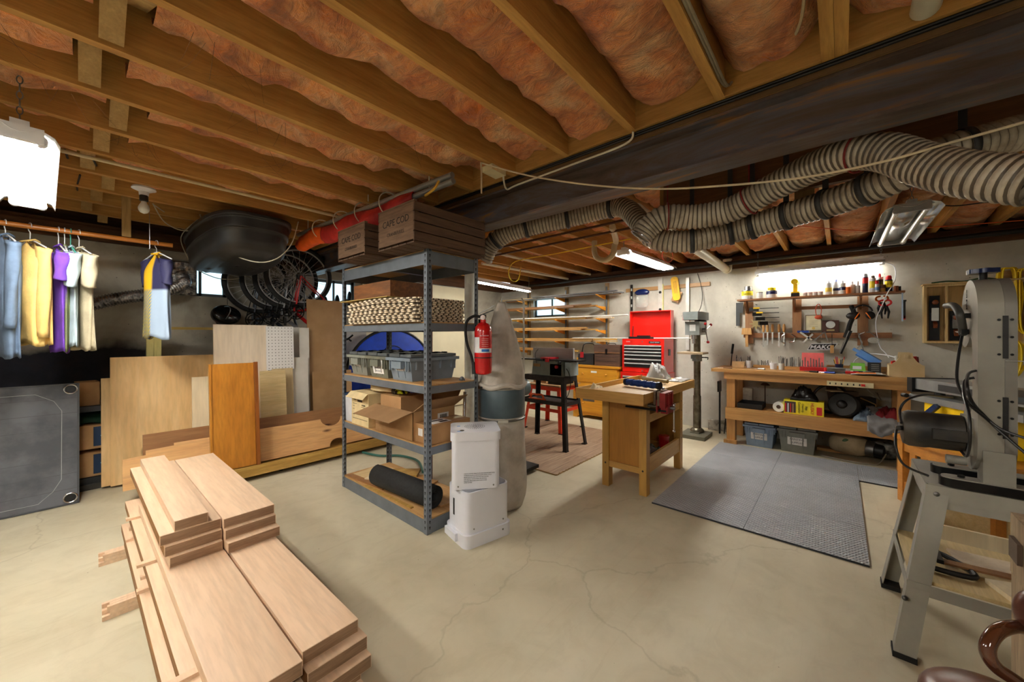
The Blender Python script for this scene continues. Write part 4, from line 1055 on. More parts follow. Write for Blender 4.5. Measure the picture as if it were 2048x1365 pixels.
part('wall_bracket', MB().b2((EX+.05, EY+.03, 1.06), (EX+.105, EY+.145, 1.075)).b2((EX+.05, EY+.03, 1.34), (EX+.105, EY+.145, 1.355)).b2((EX+.095, EY+.130, 1.03), (EX+.112, EY+.148, 1.42)), BLACKM, t, world=True)
# ================================================================ white appliances
def rounded(x, y, r, n=5):
    return [(sx*(x-r)+r*cos(a), sy*(y-r)+r*sin(a)) for sx, sy, a0 in ((1,1,0), (-1,1,pi/2), (-1,-1,pi), (1,-1,3*pi/2)) for a in [a0+pi/2*k/n for k in range(n+1)]]
APW = flat('white_appliance', (.87,.88,.92), .3, 0, .01)
def appliance(loc, rz, label, kind):
    t = thing('air_purifier', label, 'appliance', loc, rz, 'white appliances stacked before the shelving')
    w, d = (.165, .125) if kind == 'low' else (.150, .135)
    if kind == 'low':
        part('base', MB().prism(rounded(w+.012, d+.012, .045), .08), APW, t, bevel=.006)
        part('body', MB(Matrix.Translation((0,0,.0805))).prism(rounded(w, d, .045), .255), APW, t, bevel=.004)
        part('top_tray', MB(Matrix.Translation((0,0,.336))).prism(rounded(w-.012, d-.012, .035), .006), flat('grey_plastic', (.55,.56,.60), .5), t)
        part('level_window', MB().box((-w-.0005, 0.03, .21), (.003, .016, .105)), BLACK, t, bevel=.0015)
        part('lower_handle', MB().box((-w-.018, .03, .045), (.025, .14, .045)), APW, t, bevel=.010)
        for x in (-.11, .11): part('screw', MB().cyl((x, -d-.003, .11), (x, -d+.01, .11), .005, n=10), DULLM, t)
        part('screw', MB().cyl((.10, -d-.014, .05), (.10, -d+.01, .05), .006, n=10), DULLM, t)
    else:
        part('body', MB().prism(rounded(w, d, .035), .30), APW, t, bevel=.004)
        part('head', MB(Matrix.Translation((0,0,.301))).prism(rounded(w+.008, d+.008, .04), .055), APW, t, bevel=.010)
        mb = MB()
        for k in range(1, 6):
            for j in range(10+4*k):
                a = 2*pi*j/(10+4*k); r = .013*k; mb.box((r*cos(a), .01+r*sin(a), .3565), (.0035, .0035, .0015))
        tag(part('vent_grille', mb, BLACK, t, smooth=False), kind='stuff')
        part('button', MB().lathe([(.014, .356), (.013, .3585)], Matrix.Translation((-.085, -.09, 0)), 18), BLACK, t)
        part('badge', MB().box((-.105, .03, .3566), (.02, .02, .001)), flat('pale_blue_print', (.45,.62,.85), .4), t)
        part('badge', MB().box((-.105, -.105, .3566), (.02, .014, .001)), flat('pale_blue_print', (0,0,0)), t)
        M = frame((0, -d-.0008, .075), (1,0,0), y=(0,0,1))
        for k, s in enumerate(('WARNING: DO NOT OPERATE WITH WET HANDS OR NEAR WATER', 'TO REDUCE THE RISK OF FIRE OR ELECTRIC SHOCK UNPLUG', 'BEFORE CLEANING. KEEP AWAY FROM HEAT SOURCES', 'AVERTISSEMENT: NE PAS UTILISER AVEC LES MAINS', 'MOUILLEES. DEBRANCHER AVANT LE NETTOYAGE', 'RATED 120V 60HZ')):
            text('lettering', s, M @ Matrix.Translation((-.075, .022-.011*k, 0)), .0062, INKB, t, align='LEFT')
        for x in (-.11, .11): part('screw', MB().cyl((x, -d-.003, .02), (x, -d+.01, .02), .005, n=10), DULLM, t)
    return t
# faces: the lettered side of the upper unit looks at the camera
appliance((1.715, 1.795, 0), radians(-12), 'lower white appliance with a slim black level window, standing on the floor', 'low')
appliance((1.70, 1.815, .343), radians(-40), 'upper white appliance with round top vent, standing on the lower one', 'top')
# ================================================================ dust collector
CANVAS = pair('grey_canvas', (.66,.63,.59), (.74,.71,.67), 7, .85, .2)
DRUM = flat('slate_blue_drum', (.29,.35,.38), .4, .1)
DC = Vector((2.14, 1.985, 0))
t = thing('dust_collector', 'dust collector with grey canvas bags and slate drum behind the white appliances', 'dust collector', (DC.x, DC.y, 0))
def bag(z0, z1, prof, seed, squash=None):
    def f(u, v):
        a = 2*pi*u; z = z0+(z1-z0)*v
        k = v*(len(prof)-1); i = min(int(k), len(prof)-2); r = prof[i]*(1-(k-i))+prof[i+1]*(k-i)
        r *= 1+.035*sin(6*a+seed+3*v)*sin(pi*v)+.02*sin(11*a+seed*2-5*v)*sin(pi*v)
        sx = 1-.55*(squash(v) if squash else 0)
        return (DC.x+cos(a)*r*sx*1.0+(.0 if not squash else -.0), DC.y+sin(a)*r, z)
    return MB().surf(f, 48, 30)
part('lower_bag', bag(.004, .70, [.165, .188, .193, .19, .188, .186, .184, .182, .180, .178], 1.0), CANVAS, t, world=True, solid=.004)
part('bag_base', MB().lathe([(.16, .001), (.17, .02)], Matrix.Translation(DC), 32), CANVAS, t, world=True)
part('drum', MB().lathe([(.178, .685), (.184, .70), (.184, .885), (.178, .90)], Matrix.Translation(DC), 48), DRUM, t, world=True)
for z in (.675, .915):
    part('band_clamp', MB().lathe([(.186, z-.008), (.188, z), (.186, z+.008)], Matrix.Translation(DC), 48, cap=False), DULLM, t, world=True, solid=.002)
    a = atan2(-.658, -.753)+ (.1 if z < .8 else -.9)
    part('clamp_latch', MB().box((.193, 0, z), (.014, .075, .022), M=Matrix.Translation(DC) @ Matrix.Rotation(a, 4, 'Z')), CHROME, t, world=True, bevel=.003)
part('upper_bag', bag(.90, 1.56, [.182, .186, .185, .175, .165, .150, .132, .112, .090, .062, .030], 2.5, lambda v: v), CANVAS, t, world=True, solid=.004)
part('bag_cuff', MB().tube([(DC.x+.184*cos(q), DC.y+.184*sin(q), .925+.012*sin(5*q)) for q in [2*pi*k/40 for k in range(40)]], .020, 8, closed=True), CANVAS, t, world=True)
part('hanger_frame', MB().tube([(DC.x+.30, DC.y+.02, .02), (DC.x+.30, DC.y+.02, 1.58), (DC.x+.10, DC.y-.12, 1.60), (DC.x-.01, DC.y-.02, 1.60), (DC.x, DC.y, 1.55)], .008, 8), flat('pale_grey_frame', (.72,.72,.70), .4), t, world=True)
t2 = part('blower_housing', MB().lathe([(.17, 0), (.19, .01), (.19, .13), (.17, .14)], frame((DC.x+.42, DC.y+.42, .78), (0,1,0), y=(0,0,1)), 32), DRUM, t, world=True)
part('motor', MB().cyl((DC.x+.56, DC.y+.42, .78), (DC.x+.80, DC.y+.42, .78), .085, n=20), DRUM, t, world=True)
part('base_frame', MB().b2((DC.x+.25, DC.y+.20, .03), (DC.x+.75, DC.y+.60, .06)).b2((DC.x+.46, DC.y+.38, .06), (DC.x+.52, DC.y+.46, .62)), BLACKM, t, world=True)
# ================================================================ posts and things seen through the shelving
REDP = flat('red_brown_post', (.36,.14,.10), .6, 0, .2)
one('steel_post', MB().cyl((1.975, 2.70, 0), (1.975, 2.70, 2.095), .038, n=20).b2((1.90, 2.62, 2.085), (2.05, 2.78, 2.098)), REDP, 'red-brown round steel post holding up the steel beam', 'post', (1.975, 2.70, 0))
WCOL = P(941, 700, D=4.3)
t = thing('waste_pipe', 'thick white vertical pipe behind the right end of the shelving', 'pipe', (WCOL.x, WCOL.y, 0))
part('pipe', MB().cyl((WCOL.x, WCOL.y, 0), (WCOL.x, WCOL.y, JZ+.02), .068, n=24), flat('white_painted_pipe', (.86,.87,.84), .4), t, world=True)
part('coupling', MB().cyl((WCOL.x, WCOL.y, 1.55), (WCOL.x, WCOL.y, 1.66), .078, n=24), flat('white_painted_pipe', (0,0,0)), t, world=True)
CREAM = flat('cream_wall_board', (.86,.83,.72), .7, 0, .03, 3)
one('wall_board', MB().b2((2.72, YL-.035, .02), (4.9, YL-.012, 2.18)), CREAM, 'large cream board on the left wall seen through the shelving', 'board', (3.8, YL-.02, 0))
one('grey_sheet', MB().box((0, 0, .72), (.42, .02, 1.42), M=Matrix.Translation((2.42, 4.98, 0)) @ Matrix.Rotation(radians(-3), 4, 'X')), GREYB, 'pale grey sheet seen through the left end of the shelving', 'board', (2.42, 4.98, 0))
one('ply_panel', MB().box((0, 0, .46), (.62, .02, .92), M=Matrix.Translation((2.85, 4.55, 0)) @ Matrix.Rotation(radians(-5), 4, 'X')), PLY, 'plywood panel seen behind the hose coil of the fourth deck', 'board', (2.85, 4.55, 0))
# blue dome shelter
TENT = flat('blue_nylon', (.02,.24,.72), .55, 0, .08)
t = thing('pop_up_tent', 'blue folded pop-up tent with black hoop edge behind the totes', 'tent', (2.86, 4.75, 0))
m = frame((2.86, 4.75, .78), (.985,-.17,0), y=(0,0,1))
part('panel', MB(m).sph((0,0,0), (.60, .60, .05), 44), TENT, t, world=True)
part('hoop', MB().torus(m, .605, .020, 60, 8), BLACK, t, world=True)
part('seam', MB().torus(m @ Matrix.Translation((0, .22, .047)), .16, .006, 30, 6), BLACK, t, world=True)
# green hose on floor behind shelf
cord('garden_hose', 'green garden hose lying on the floor behind the shelving', [P(725,905,Z=.015), P(760,912,Z=.014), P(800,912,Z=.014), P(835,922,Z=.014), P(846,945,Z=.014)], .012, flat('green_hose', (.22,.42,.38), .5), 'hose')
one('chrome_pole', MB().cyl((2.12, 2.42, .03), (2.24, 2.52, .80), .014, n=12).cyl((2.115, 2.415, 0), (2.125, 2.425, .06), .02, n=12), CHROME, 'chrome pole leaning beside the red-brown post', 'pole', (2.12, 2.42, 0))
# ================================================================ bicycles hanging nose down
TYRE = flat('tyre_rubber', (.10,.10,.105), .8, 0, .2, 40, .4)
def bicycle(loc, head, label, fcol, ghost=0, knob=True, wr=.365, saddle=True, rimc=None):
    """hangs by its rear wheel; head = horizontal direction of the bike's underside"""
    t = thing('bicycle', label, 'bicycle', loc, 0, 'bicycles hanging behind the boards')
    # local frame: x = towards the ground (bike forward), y = bike up (horizontal), z = axle
    up = -Vector(head).normalized(); M = frame(loc, (0,0,-1), y=up)
    fm = flat('frame_'+label[:12], fcol, .3, .1, .05)
    RIM = rimc or flat('rim_grey', (.66,.66,.68), .35, .2)
    def wheel(c):
        W = part('wheel', MB().torus(M @ Matrix.Translation(c), wr-.024, .026, 48, 10), TYRE, t, world=True)
        part('rim', MB().torus(M @ Matrix.Translation(c), wr-.052, .011, 48, 8), RIM, W, world=True)
        part('hub', MB(M).cyl((c[0], c[1], -.045), (c[0], c[1], .045), .020, n=14), DULLM, W, world=True)
        mb = MB(M)
        for k in range(24):
            a = 2*pi*k/24; s = 1 if k % 2 else -1; b_ = a+(.35 if (k//2) % 2 else -.35)
            mb.tube([(c[0]+.02*cos(b_), c[1]+.02*sin(b_), s*.035), (c[0]+(wr-.058)*cos(a), c[1]+(wr-.058)*sin(a), 0)], .0019, 4, cap=False)
        tag(part('spokes', mb, flat('spoke_grey', (.80,.80,.82), .4), W, world=True), kind='stuff')
        return W
    rw = wheel((0,0,0)); wheel((1.05, 0, 0))
    part('cassette', MB(M).cyl((0,0,.018), (0,0,.045), .045, .03, n=18).torus(Matrix.Translation((0,0,-.03)), .070, .004, 24, 6), DULLM, t, world=True)
    bb, seat, head_t, head_b = (.43, -.05), (.30, .42), (.78, .50), (.82, .38)
    for s in (-1, 1):
        part('chainstay', MB(M).tube([(0, 0, s*.065), (bb[0]-.03, bb[1], s*.03), (bb[0], bb[1], s*.02)], .010, 8), fm, t, world=True)
        part('seatstay', MB(M).tube([(0, 0, s*.065), (seat[0]+.03, seat[1]-.08, s*.02)], .008, 8), fm, t, world=True)
        part('fork_blade', MB(M).tube([(1.05, 0, s*.055), (.86, .30, s*.05), (.84, .34, s*.02)], .014, 8), fm, t, world=True)
        part('crank', MB(M).bar((bb[0], bb[1], s*.06), (bb[0]+s*.12, bb[1]-s*.12, s*.075), .012, .022, (0,0,1)), DULLM, t, world=True)
        part('pedal', MB(M).box((bb[0]+s*.12, bb[1]-s*.12, s*.085), (.085, .022, .02)), BLACK, t, world=True)
    part('seat_tube', MB(M).tube([(*bb, 0), (*seat, 0)], .017, 10), fm, t, world=True)
    part('down_tube', MB(M).tube([(*bb, 0), (*head_b, 0)], .021, 10), fm, t, world=True)
    part('top_tube', MB(M).tube([(seat[0]+.02, seat[1]-.05, 0), (*head_t, 0)], .016, 10), fm, t, world=True)
    part('head_tube', MB(M).tube([(*head_t, 0), (head_b[0]+.005, head_b[1]-.02, 0)], .020, 10), fm, t, world=True)
    part('chainring', MB().torus(M @ Matrix.Translation((bb[0], bb[1], .05)), .085, .006, 30, 6).torus(M @ Matrix.Translation((bb[0], bb[1], .045)), .060, .005, 30, 6).box((bb[0], bb[1], .048), (.16, .014, .004), M=M).box((bb[0], bb[1], .048), (.014, .16, .004), M=M), BLACKM, t, world=True)
    part('chain', MB(M).tube([(0, .045, .05), (bb[0], bb[1]+.085, .05)], .005, 5).tube([(0, -.035, .05), (bb[0], bb[1]-.085, .05)], .005, 5), BLACKM, t, world=True)
    part('seat_post', MB(M).tube([(*seat, 0), (.245, .56, 0)], .013, 8), DULLM, t, world=True)
    part('saddle', MB(M).sph((.26, .585, 0), (.13, .025, .065), 16), BLACK, t, world=True)
    part('handlebar', MB(M).tube([(.78, .62, -.03), (.75, .58, -.02), (.75, .57, 0), (.72, .60, .02), (.70, .62, .03)], .012, 8), BLACKM, t, world=True)
    part('stem', MB(M).tube([(*head_t, 0), (.75, .57, 0)], .014, 8), BLACKM, t, world=True)
    part('hanging_hook', MB().tube([(loc[0], loc[1], loc[2]+wr-.05), (loc[0], loc[1], JZ+.08)], .005, 6), DULLM, t, world=True)
    return t
hd = (.93, -.37, 0)   # underside direction: to the right in the picture
b1 = bicycle(P(599,553,Y=4.86), (-1, .08, 0), 'black and red mountain bicycle hanging nearest, big knobbly rear wheel in view', (.70,.08,.08))
b2 = bicycle(P(574,560,Y=4.97), (-1, .03, 0), 'silver bicycle hanging second behind the red and black one', (.55,.56,.58), wr=.35)
b3 = bicycle(P(549,563,Y=5.07), (-1, .0, 0), 'dark bicycle hanging third, half hidden by the sled', (.18,.20,.24), wr=.35)
b4 = bicycle(P(516,568,Y=5.17), (-1, .0, 0), 'slim-tyred bicycle hanging farthest left by the left window', (.30,.33,.38), wr=.35)
t = thing('bike_helmet', 'black bicycle helmet hanging upside down above the beige laminated sheet', 'helmet', P(455,632,D=4.0))
m = zframe(P(455,628,D=4.0), (.25, -.9, .45))
part('shell', MB(m).sph((0,0,-.03), (.10, .13, .11), 24, z0=-.99, z1=.35), flat('glossy_black', (.05,.05,.055), .2, 0, .1), t, world=True, solid=.010)
for k in (-1, 0, 1): part('vent_rib', MB(m).tube([(k*.045, -.11, -.035), (k*.05, -.04, -.135), (k*.05, .05, -.135), (k*.045, .115, -.04)], .011, 8), BLACK, t, world=True)
part('strap', MB(m).tube(smoothpath([(-.08, -.03, 0), (-.03, -.02, .09), (.03, -.02, .09), (.08, -.03, 0)], 5), .004, 6), DULLM, t, world=True)
part('hanging_cord', MB().tube([P(455,610,D=4.0), P(452,500,D=4.06), (P(452,430,D=4.1).x, P(452,430,D=4.1).y, JZ+.02)], .003, 6), BLACK, t, world=True)
# ================================================================ rolled red banner on poles
RED2 = pair('red_nylon', (.62,.10,.10), (.78,.18,.15), 5, .6, .3)
ORNG = flat('orange_nylon', (.93,.38,.10), .6)
PIPEG = flat('galvanised_pole', (.66,.66,.64), .3, .5)
t = thing('rolled_canopy', 'red and orange fabric canopy rolled on two grey poles under the joists', 'canopy', (1.45, 2.8, 2.25))
pa, pb = P(905,350,Z=2.315), P(596,470,Z=2.315)
part('pole', MB().cyl(pa, pb, .019, n=14), PIPEG, t, world=True)
pc, pd = P(907,362,Z=2.27), P(640,470,Z=2.27)
part('pole', MB().cyl(pc, pd, .019, n=14), PIPEG, t, world=True)
def can(mat, s0, s1, name):
    def f(u, v):
        s = s0+(s1-s0)*u; p = pa*(1-s)+pb*s; a = 2*pi*v
        taper = min(1, (s-.16)/.14) if s < .30 else 1
        r = .030+.045*max(0, taper)
        end = max(0, min(1, (1.0-s)/.06)); r *= .5+.5*end
        drop = .05*max(0, taper)*(1+.3*sin(s*21))
        return p+Vector((cos(a)*r*.7, 0, -.045-drop+sin(a)*r*1.0+.006*sin(7*a+s*30)))
    return part(name, MB().surf(f, 50, 22), mat, t, world=True, solid=.002)
can(RED2, .17, .74, 'red_cloth'); can(ORNG, .74, 1.0, 'orange_cloth')
part('yellow_trim', MB().tube(smoothpath([P(878,362,Z=2.27), P(868,378,Z=2.22), P(850,392,Z=2.19)], 4), .008, 6), flat('yellow_trim', (.85,.65,.20), .6), t, world=True)
for s in (.30, .45, .60, .77):
    p = pa*(1-s)+pb*s
    part('tie_cord', MB().torus(frame(p-Vector((0,0,.04)), (1,0,.15), y=(0,0,1)), .088, .0045, 22, 6), ROPE, t, world=True)
p = pa*.57+pb*.43
part('hanging_cord', MB().tube([p+Vector((0,0,.05)), (p.x, p.y, JZ+.06)], .005, 6), ROPE, t, world=True)
p = pa*.1+pb*.9
part('hanging_cord', MB().tube([p+Vector((0,0,.02)), (p.x, p.y, JZ+.06)], .005, 6), ROPE, t, world=True)
p = pa*.9+pb*.1
part('hanging_cord', MB().tube([p+Vector((0,0,-.03)), (p.x, p.y, JZ+.06)], .005, 6), ROPE, t, world=True)
# ================================================================ floor mats
def mat_grey():
    m, nt, b = _new('grey_foam_mat'); v = _coord(nt)
    a = nt.nodes.new('ShaderNodeTexWave'); a.bands_direction = 'X'; a.inputs['Scale'].default_value = 11; a.inputs['Distortion'].default_value = 0
    c = nt.nodes.new('ShaderNodeTexWave'); c.bands_direction = 'Y'; c.inputs['Scale'].default_value = 19
    nt.links.new(_coord(nt, rot=(0,0,.5)), a.inputs['Vector']); nt.links.new(_coord(nt, rot=(0,0,.5)), c.inputs['Vector'])
    mu = nt.nodes.new('ShaderNodeMath'); mu.operation = 'MULTIPLY'; nt.links.new(a.outputs['Fac'], mu.inputs[0]); nt.links.new(c.outputs['Fac'], mu.inputs[1])
    nt.links.new(_ramp(nt, _noise(nt, 3, 4, v), [(.3, (.58,.60,.63)), (.7, (.65,.67,.70))]), b.inputs['Base Color'])
    b.inputs['Roughness'].default_value = .42; _bump(nt, b, mu.outputs[0], .9, .008); return m
MATG = mat_grey()
def mat_brown():
    m, nt, b = _new('wood_print_foam'); v = _coord(nt, (1.2, 18, 1))
    c = _ramp(nt, _noise(nt, 2, 6, v, .65), [(.3, (.42,.33,.26)), (.5, (.56,.46,.37)), (.7, (.64,.55,.46))])
    nt.links.new(c, b.inputs['Base Color']); b.inputs['Roughness'].default_value = .7; return m
MATB = mat_brown()
EDGE = flat('tan_foam_edge', (.72,.60,.42), .8)
def mat_tile(name, x0, x1, y0, y1, teeth, mat, label, group, th=.012, edge=None):
    """teeth: which sides (x-,x+,y-,y+) carry an interlocking edge"""
    pts = []; n = 11; d = .008
    def side(p, q, on, out):
        P_, Q = Vector(p), Vector(q); o = Vector(out); r = [P_]
        if on:
            for k in range(n):
                s, e = (k+.25)/n, (k+.75)/n
                r += [P_.lerp(Q, s), P_.lerp(Q, s-.12/n)+o*d, P_.lerp(Q, e+.12/n)+o*d, P_.lerp(Q, e)]
        return r
    g = .0012
    a, b_, c, e = (x0+g, y0+g), (x1-g, y0+g), (x1-g, y1-g), (x0+g, y1-g)
    for p, q, on, o in ((a, b_, teeth[2], (0,-1)), (b_, c, teeth[1], (1,0)), (c, e, teeth[3], (0,1)), (e, a, teeth[0], (-1,0))): pts += [tuple(v) for v in side(p, q, on, o)]
    mb = MB().prism(pts, th)
    mb.bm.faces.ensure_lookup_table()
    for f in mb.bm.faces:
        f.normal_update(); f.material_index = 0 if abs(f.normal.z) > .5 else 1
    return one(name, mb, [mat, edge or flat('dark_foam_edge', (.16,.17,.19), .8)], label, 'mat', ((x0+x1)/2, (y0+y1)/2, 0), group=group, smooth=False)
gx = [2.897, 3.447, 3.997, 4.547, 5.097]; gy = [-.125, .488, 1.10]
for i in range(4):
    for j in range(2):
        mat_tile('floor_mat', gx[i]+(0 if i == 0 else .0), gx[i+1], gy[j]-.02*i*.0, gy[j+1], (0, i == 3, 0, 0), MATG, 'grey diamond-textured foam floor tile, %s row from the camera, %s column' % (ORD[i], 'right' if j == 0 else 'left'), 'grey foam floor tiles')
for j in range(2):
    mat_tile('floor_mat', gx[3], gx[4], gy[0]-.613*(j+1), gy[0]-.613*j, (0, 1, 0, 0), MATG, 'grey foam floor tile of the back row, %s beyond the right column' % ORD[j], 'grey foam floor tiles')
# seams between grey tiles drawn as small dark gaps come from the tile edges themselves
bx = [2.885+.6*k for k in range(4)]; by = [1.985+.6*k for k in range(4)]
for i in range(3):
    for j in range(3):
        mat_tile('wood_print_mat', bx[i], bx[i+1], by[j], by[j+1], (0, 0, j == 0, 0), MATB, 'brown wood-print foam floor tile, %s from camera, %s from the small workbench' % (ORD[i], ORD[j]), 'brown wood-print floor tiles', edge=EDGE)
# ================================================================ small workbench with vise
BEECH = wood('beech_bench', (.82,.66,.38), (.72,.55,.28), 'X', .6, .45, .4)
BEECHY = wood('beech_bench_y', (.76,.59,.32), (.66,.48,.23), 'Y', .6, .45, .4)
BEECHZ = wood('beech_bench_z', (.76,.59,.31), (.66,.49,.22), 'Z', .6, .45, .4)
PANELW = wood('bench_side_panel', (.68,.47,.18), (.60,.40,.13), 'Z', .4, .45, .4)
t = thing('small_workbench', 'small light wooden workbench with a tool tray top in the middle of the floor', 'workbench', (3.40, 1.38, 0))
x0, x1, y0, y1 = 2.985, 3.905, 1.175, 1.565
for x in (x0, x1-.075):
    for y in (y0, y1-.06): part('leg', MB().b2((x, y, 0), (x+.075, y+.06, .775)), BEECHZ, t, world=True, bevel=.003)
for x in (x0+.020, x1-.036): part('side_panel', MB().b2((x, y0+.06, .20), (x+.012, y1-.06, .775)), PANELW, t, world=True)
for x in (x0+.008, x1-.04):
    for z in (.17,): part('side_rail', MB().b2((x, y0+.06, z), (x+.032, y1-.06, z+.05)), BEECHY, t, world=True, bevel=.002)
part('back_panel', MB().b2((x0+.075, y1-.03, .18), (x1-.075, y1-.018, .775)), PANELW, t, world=True)
for z, zt in ((.17, .30), (.585, .65)): part('front_rail', MB().b2((x0+.075, y0+.006, z), (x1-.075, y0+.03, zt)), BEECH, t, world=True, bevel=.002)
for z in (.19, .625): part('shelf_panel', MB().b2((x0+.034, y0+.03, z), (x1-.036, y1-.03, z+.014)), BEECH, t, world=True)
X0, X1, Y0, Y1 = 2.745, 4.035, 1.10, 1.685
part('top_slab', MB().b2((X0+.02, Y0, .785), (X1-.02, Y1-.17, .86)), BEECH, t, world=True, bevel=.003)
part('end_board', MB().b2((X0-.005, Y0, .776), (X0+.0195, Y1, .862)), BEECHY, t, world=True, bevel=.003)
part('end_board', MB().b2((X1-.0195, Y0, .776), (X1+.005, Y1, .862)), BEECHY, t, world=True, bevel=.003)
part('tray_floor', MB().b2((X0+.02, Y1-.17, .785), (X1-.02, Y1-.02, .805)), BEECH, t, world=True)
part('tray_back', MB().b2((X0+.02, Y1-.02, .776), (X1-.02, Y1, .862)), BEECH, t, world=True, bevel=.002)
for x in (x0-.001, ):
    for y in (y0+.03, y1-.03): part('bolt_plug', MB().cyl((x, y, .20), (x+.006, y, .20), .008, n=12), BLACK, t, world=True)
for k in range(5): part('dog_hole', MB().cyl((x1-.04, y0-.0006, .30+.09*k), (x1-.04, y0+.004, .30+.09*k), .007, n=12), BLACK, t, world=True)
VR = flat('vise_red', (.52,.07,.10), .35, 0, .1)
v = thing('bench_vise', 'red woodworking vise with a steel handle on the near corner of the small workbench', 'vise', (3.02, 1.07, .76))
part('jaw_lining', MB().b2((2.93, 1.082, .762), (3.12, 1.098, .868)), wood('jaw_wood', (.52,.42,.34), (.36,.28,.22), 'X', 1), v, world=True, bevel=.001)
part('jaw_lining', MB().b2((2.93, 1.052, .755), (3.12, 1.070, .865)), wood('jaw_wood', (0,0,0), (0,0,0)), v, world=True, bevel=.001)
part('rear_jaw', MB().b2((2.94, 1.0705, .700), (3.11, 1.0815, .800)), VR, v, world=True, bevel=.004)
part('front_jaw', MB().box((3.025, 1.030, .80), (.19, .042, .115)).box((3.025, 1.026, .725), (.13, .052, .06)), VR, v, world=True, bevel=.006)
for k in range(3): part('jaw_rib', MB().box((2.985+.04*k, 1.004, .80), (.010, .014, .10)), VR, v, world=True, bevel=.003)
for x in (2.965, 3.085): part('guide_rod', MB().cyl((x, 1.01, .715), (x, 1.34, .715), .009, n=12), BLACKM, v, world=True)
part('screw', MB().cyl((3.025, .965, .735), (3.025, 1.38, .735), .014, n=14), DULLM, v, world=True)
part('handle', MB().cyl((3.028, .975, .755), (3.02, .972, .565), .007, n=12).sph((3.02, .972, .56), .012).sph((3.028, .975, .76), .012), CHROME, v, world=True)
BLUE = flat('blue_clamp', (.08,.22,.50), .35)
t = thing('caulk_gun', 'blue and silver clamp-like tool lying on the small workbench top', 'tool', (3.30, 1.30, .861))
a, c = P(1253,764,Z=.90), P(1318,772,Z=.90)
part('barrel', MB().cyl(a, c, .026, n=16), BLUE, t, world=True)
for s in (.0, .2, .4, .6, .8, 1.0):
    q = a*(1-s)+c*s; part('collar', MB().cyl(q-(c-a).normalized()*.012, q+(c-a).normalized()*.012, .031, n=16), flat('navy_collar', (.04,.08,.18), .4) if s in (0, 1) else BLUE, t, world=True)
part('rod', MB().cyl(a+Vector((-.02,-.035,-.02)), c+Vector((.02,-.035,-.02)), .007, n=10), CHROME, t, world=True)
one('metal_tube', MB().cyl(P(1285,757,Z=.885), P(1335,764,Z=.885), .017, n=14), flat('champagne_metal', (.66,.62,.50), .3, .7), 'champagne coloured metal tube behind the blue tool on the small workbench', 'tube', (3.5, 1.35, .862))
def crumple(name, label, lo, hi, h, mat, cat, seed, z=None, n=22, thick=.002, group=None):
    x0, y0 = lo; x1, y1 = hi; zb = z
    def f(u, v):
        e = (sin(pi*u)*sin(pi*v))**.5 if 0 < u < 1 and 0 < v < 1 else 0
        q = noise.noise(Vector((u*4, v*4, seed)))*.5+abs(noise.noise(Vector((u*9, v*9, seed+4))))*.35
        wob = .12*noise.noise(Vector((u*3, v*3, seed+8)))
        return (x0+(x1-x0)*(u+wob*.3), y0+(y1-y0)*(v+wob*.3), zb+h*e*max(.08, .62+q))
    return one(name, MB().surf(f, n, n), mat, label, cat, ((x0+x1)/2, (y0+y1)/2, zb), group=group, solid=thick)
CLEARB = flat('clear_plastic_film', (.82,.83,.84), .12, 0, .05, 12, .3)
crumple('plastic_bag', 'clear plastic bag with black parts standing on the small workbench', (3.62, 1.26), (3.86, 1.46), .20, CLEARB, 'bag', 3, .862)
crumple('plastic_bag', 'flat clear plastic bag at the far right corner of the small workbench', (3.70, 1.12), (4.00, 1.25), .035, CLEARB, 'bag', 5, .862)
crumple('paper_wad', 'crumpled cream paper in the tray of the small workbench', (2.80, 1.53), (3.06, 1.65), .075, flat('cream_paper', (.86,.80,.66), .7), 'paper', 7, .806)
one('paper_sheets', MB().box((3.42, 1.33, .6425), (.28, .20, .004), rz=.2).box((3.58, 1.30, .6465), (.26, .18, .003), rz=-.2), flat('paper_label', (0,0,0)), 'loose white papers on the upper shelf of the small workbench', 'paper', (3.5, 1.3, .64))
t = thing('small_box', 'worn white printed box on the lower shelf of the small workbench', 'box', (3.16, 1.30, .205))
part('carton', MB().b2((3.10, 1.24, .205), (3.22, 1.33, .40)), flat('worn_white_card', (.74,.72,.68), .7, 0, .15), t, world=True, bevel=.003)
part('print', MB().b2((3.0985, 1.26, .25), (3.0998, 1.31, .36)), BLACK, t, world=True)
part('print', MB().b2((3.12, 1.2385, .24), (3.20, 1.2398, .30)), BLACK, t, world=True)
crumple('work_gloves', 'dark knitted work gloves on the lower shelf of the small workbench', (3.28, 1.21), (3.52, 1.38), .13, pair('dark_knit', (.14,.14,.13), (.36,.38,.30), 30, .9), 'gloves', 9, .205, thick=.004)
crumple('brown_pouch', 'small brown leather pouch by the rail of the lower shelf', (3.10, 1.208), (3.30, 1.235), .05, flat('brown_leather_pouch', (.26,.17,.15), .5), 'pouch', 10, .302, thick=.004)
one('red_tin', MB().cyl((3.66, 1.27, .205), (3.66, 1.27, .325), .045, n=24).cyl((3.66, 1.27, .325), (3.66, 1.27, .345), .048, n=24), flat('red_tin_paint', (.72,.10,.12), .3), 'round red tin on the lower shelf of the small workbench', 'tin', (3.66, 1.27, .205), bevel=.002)
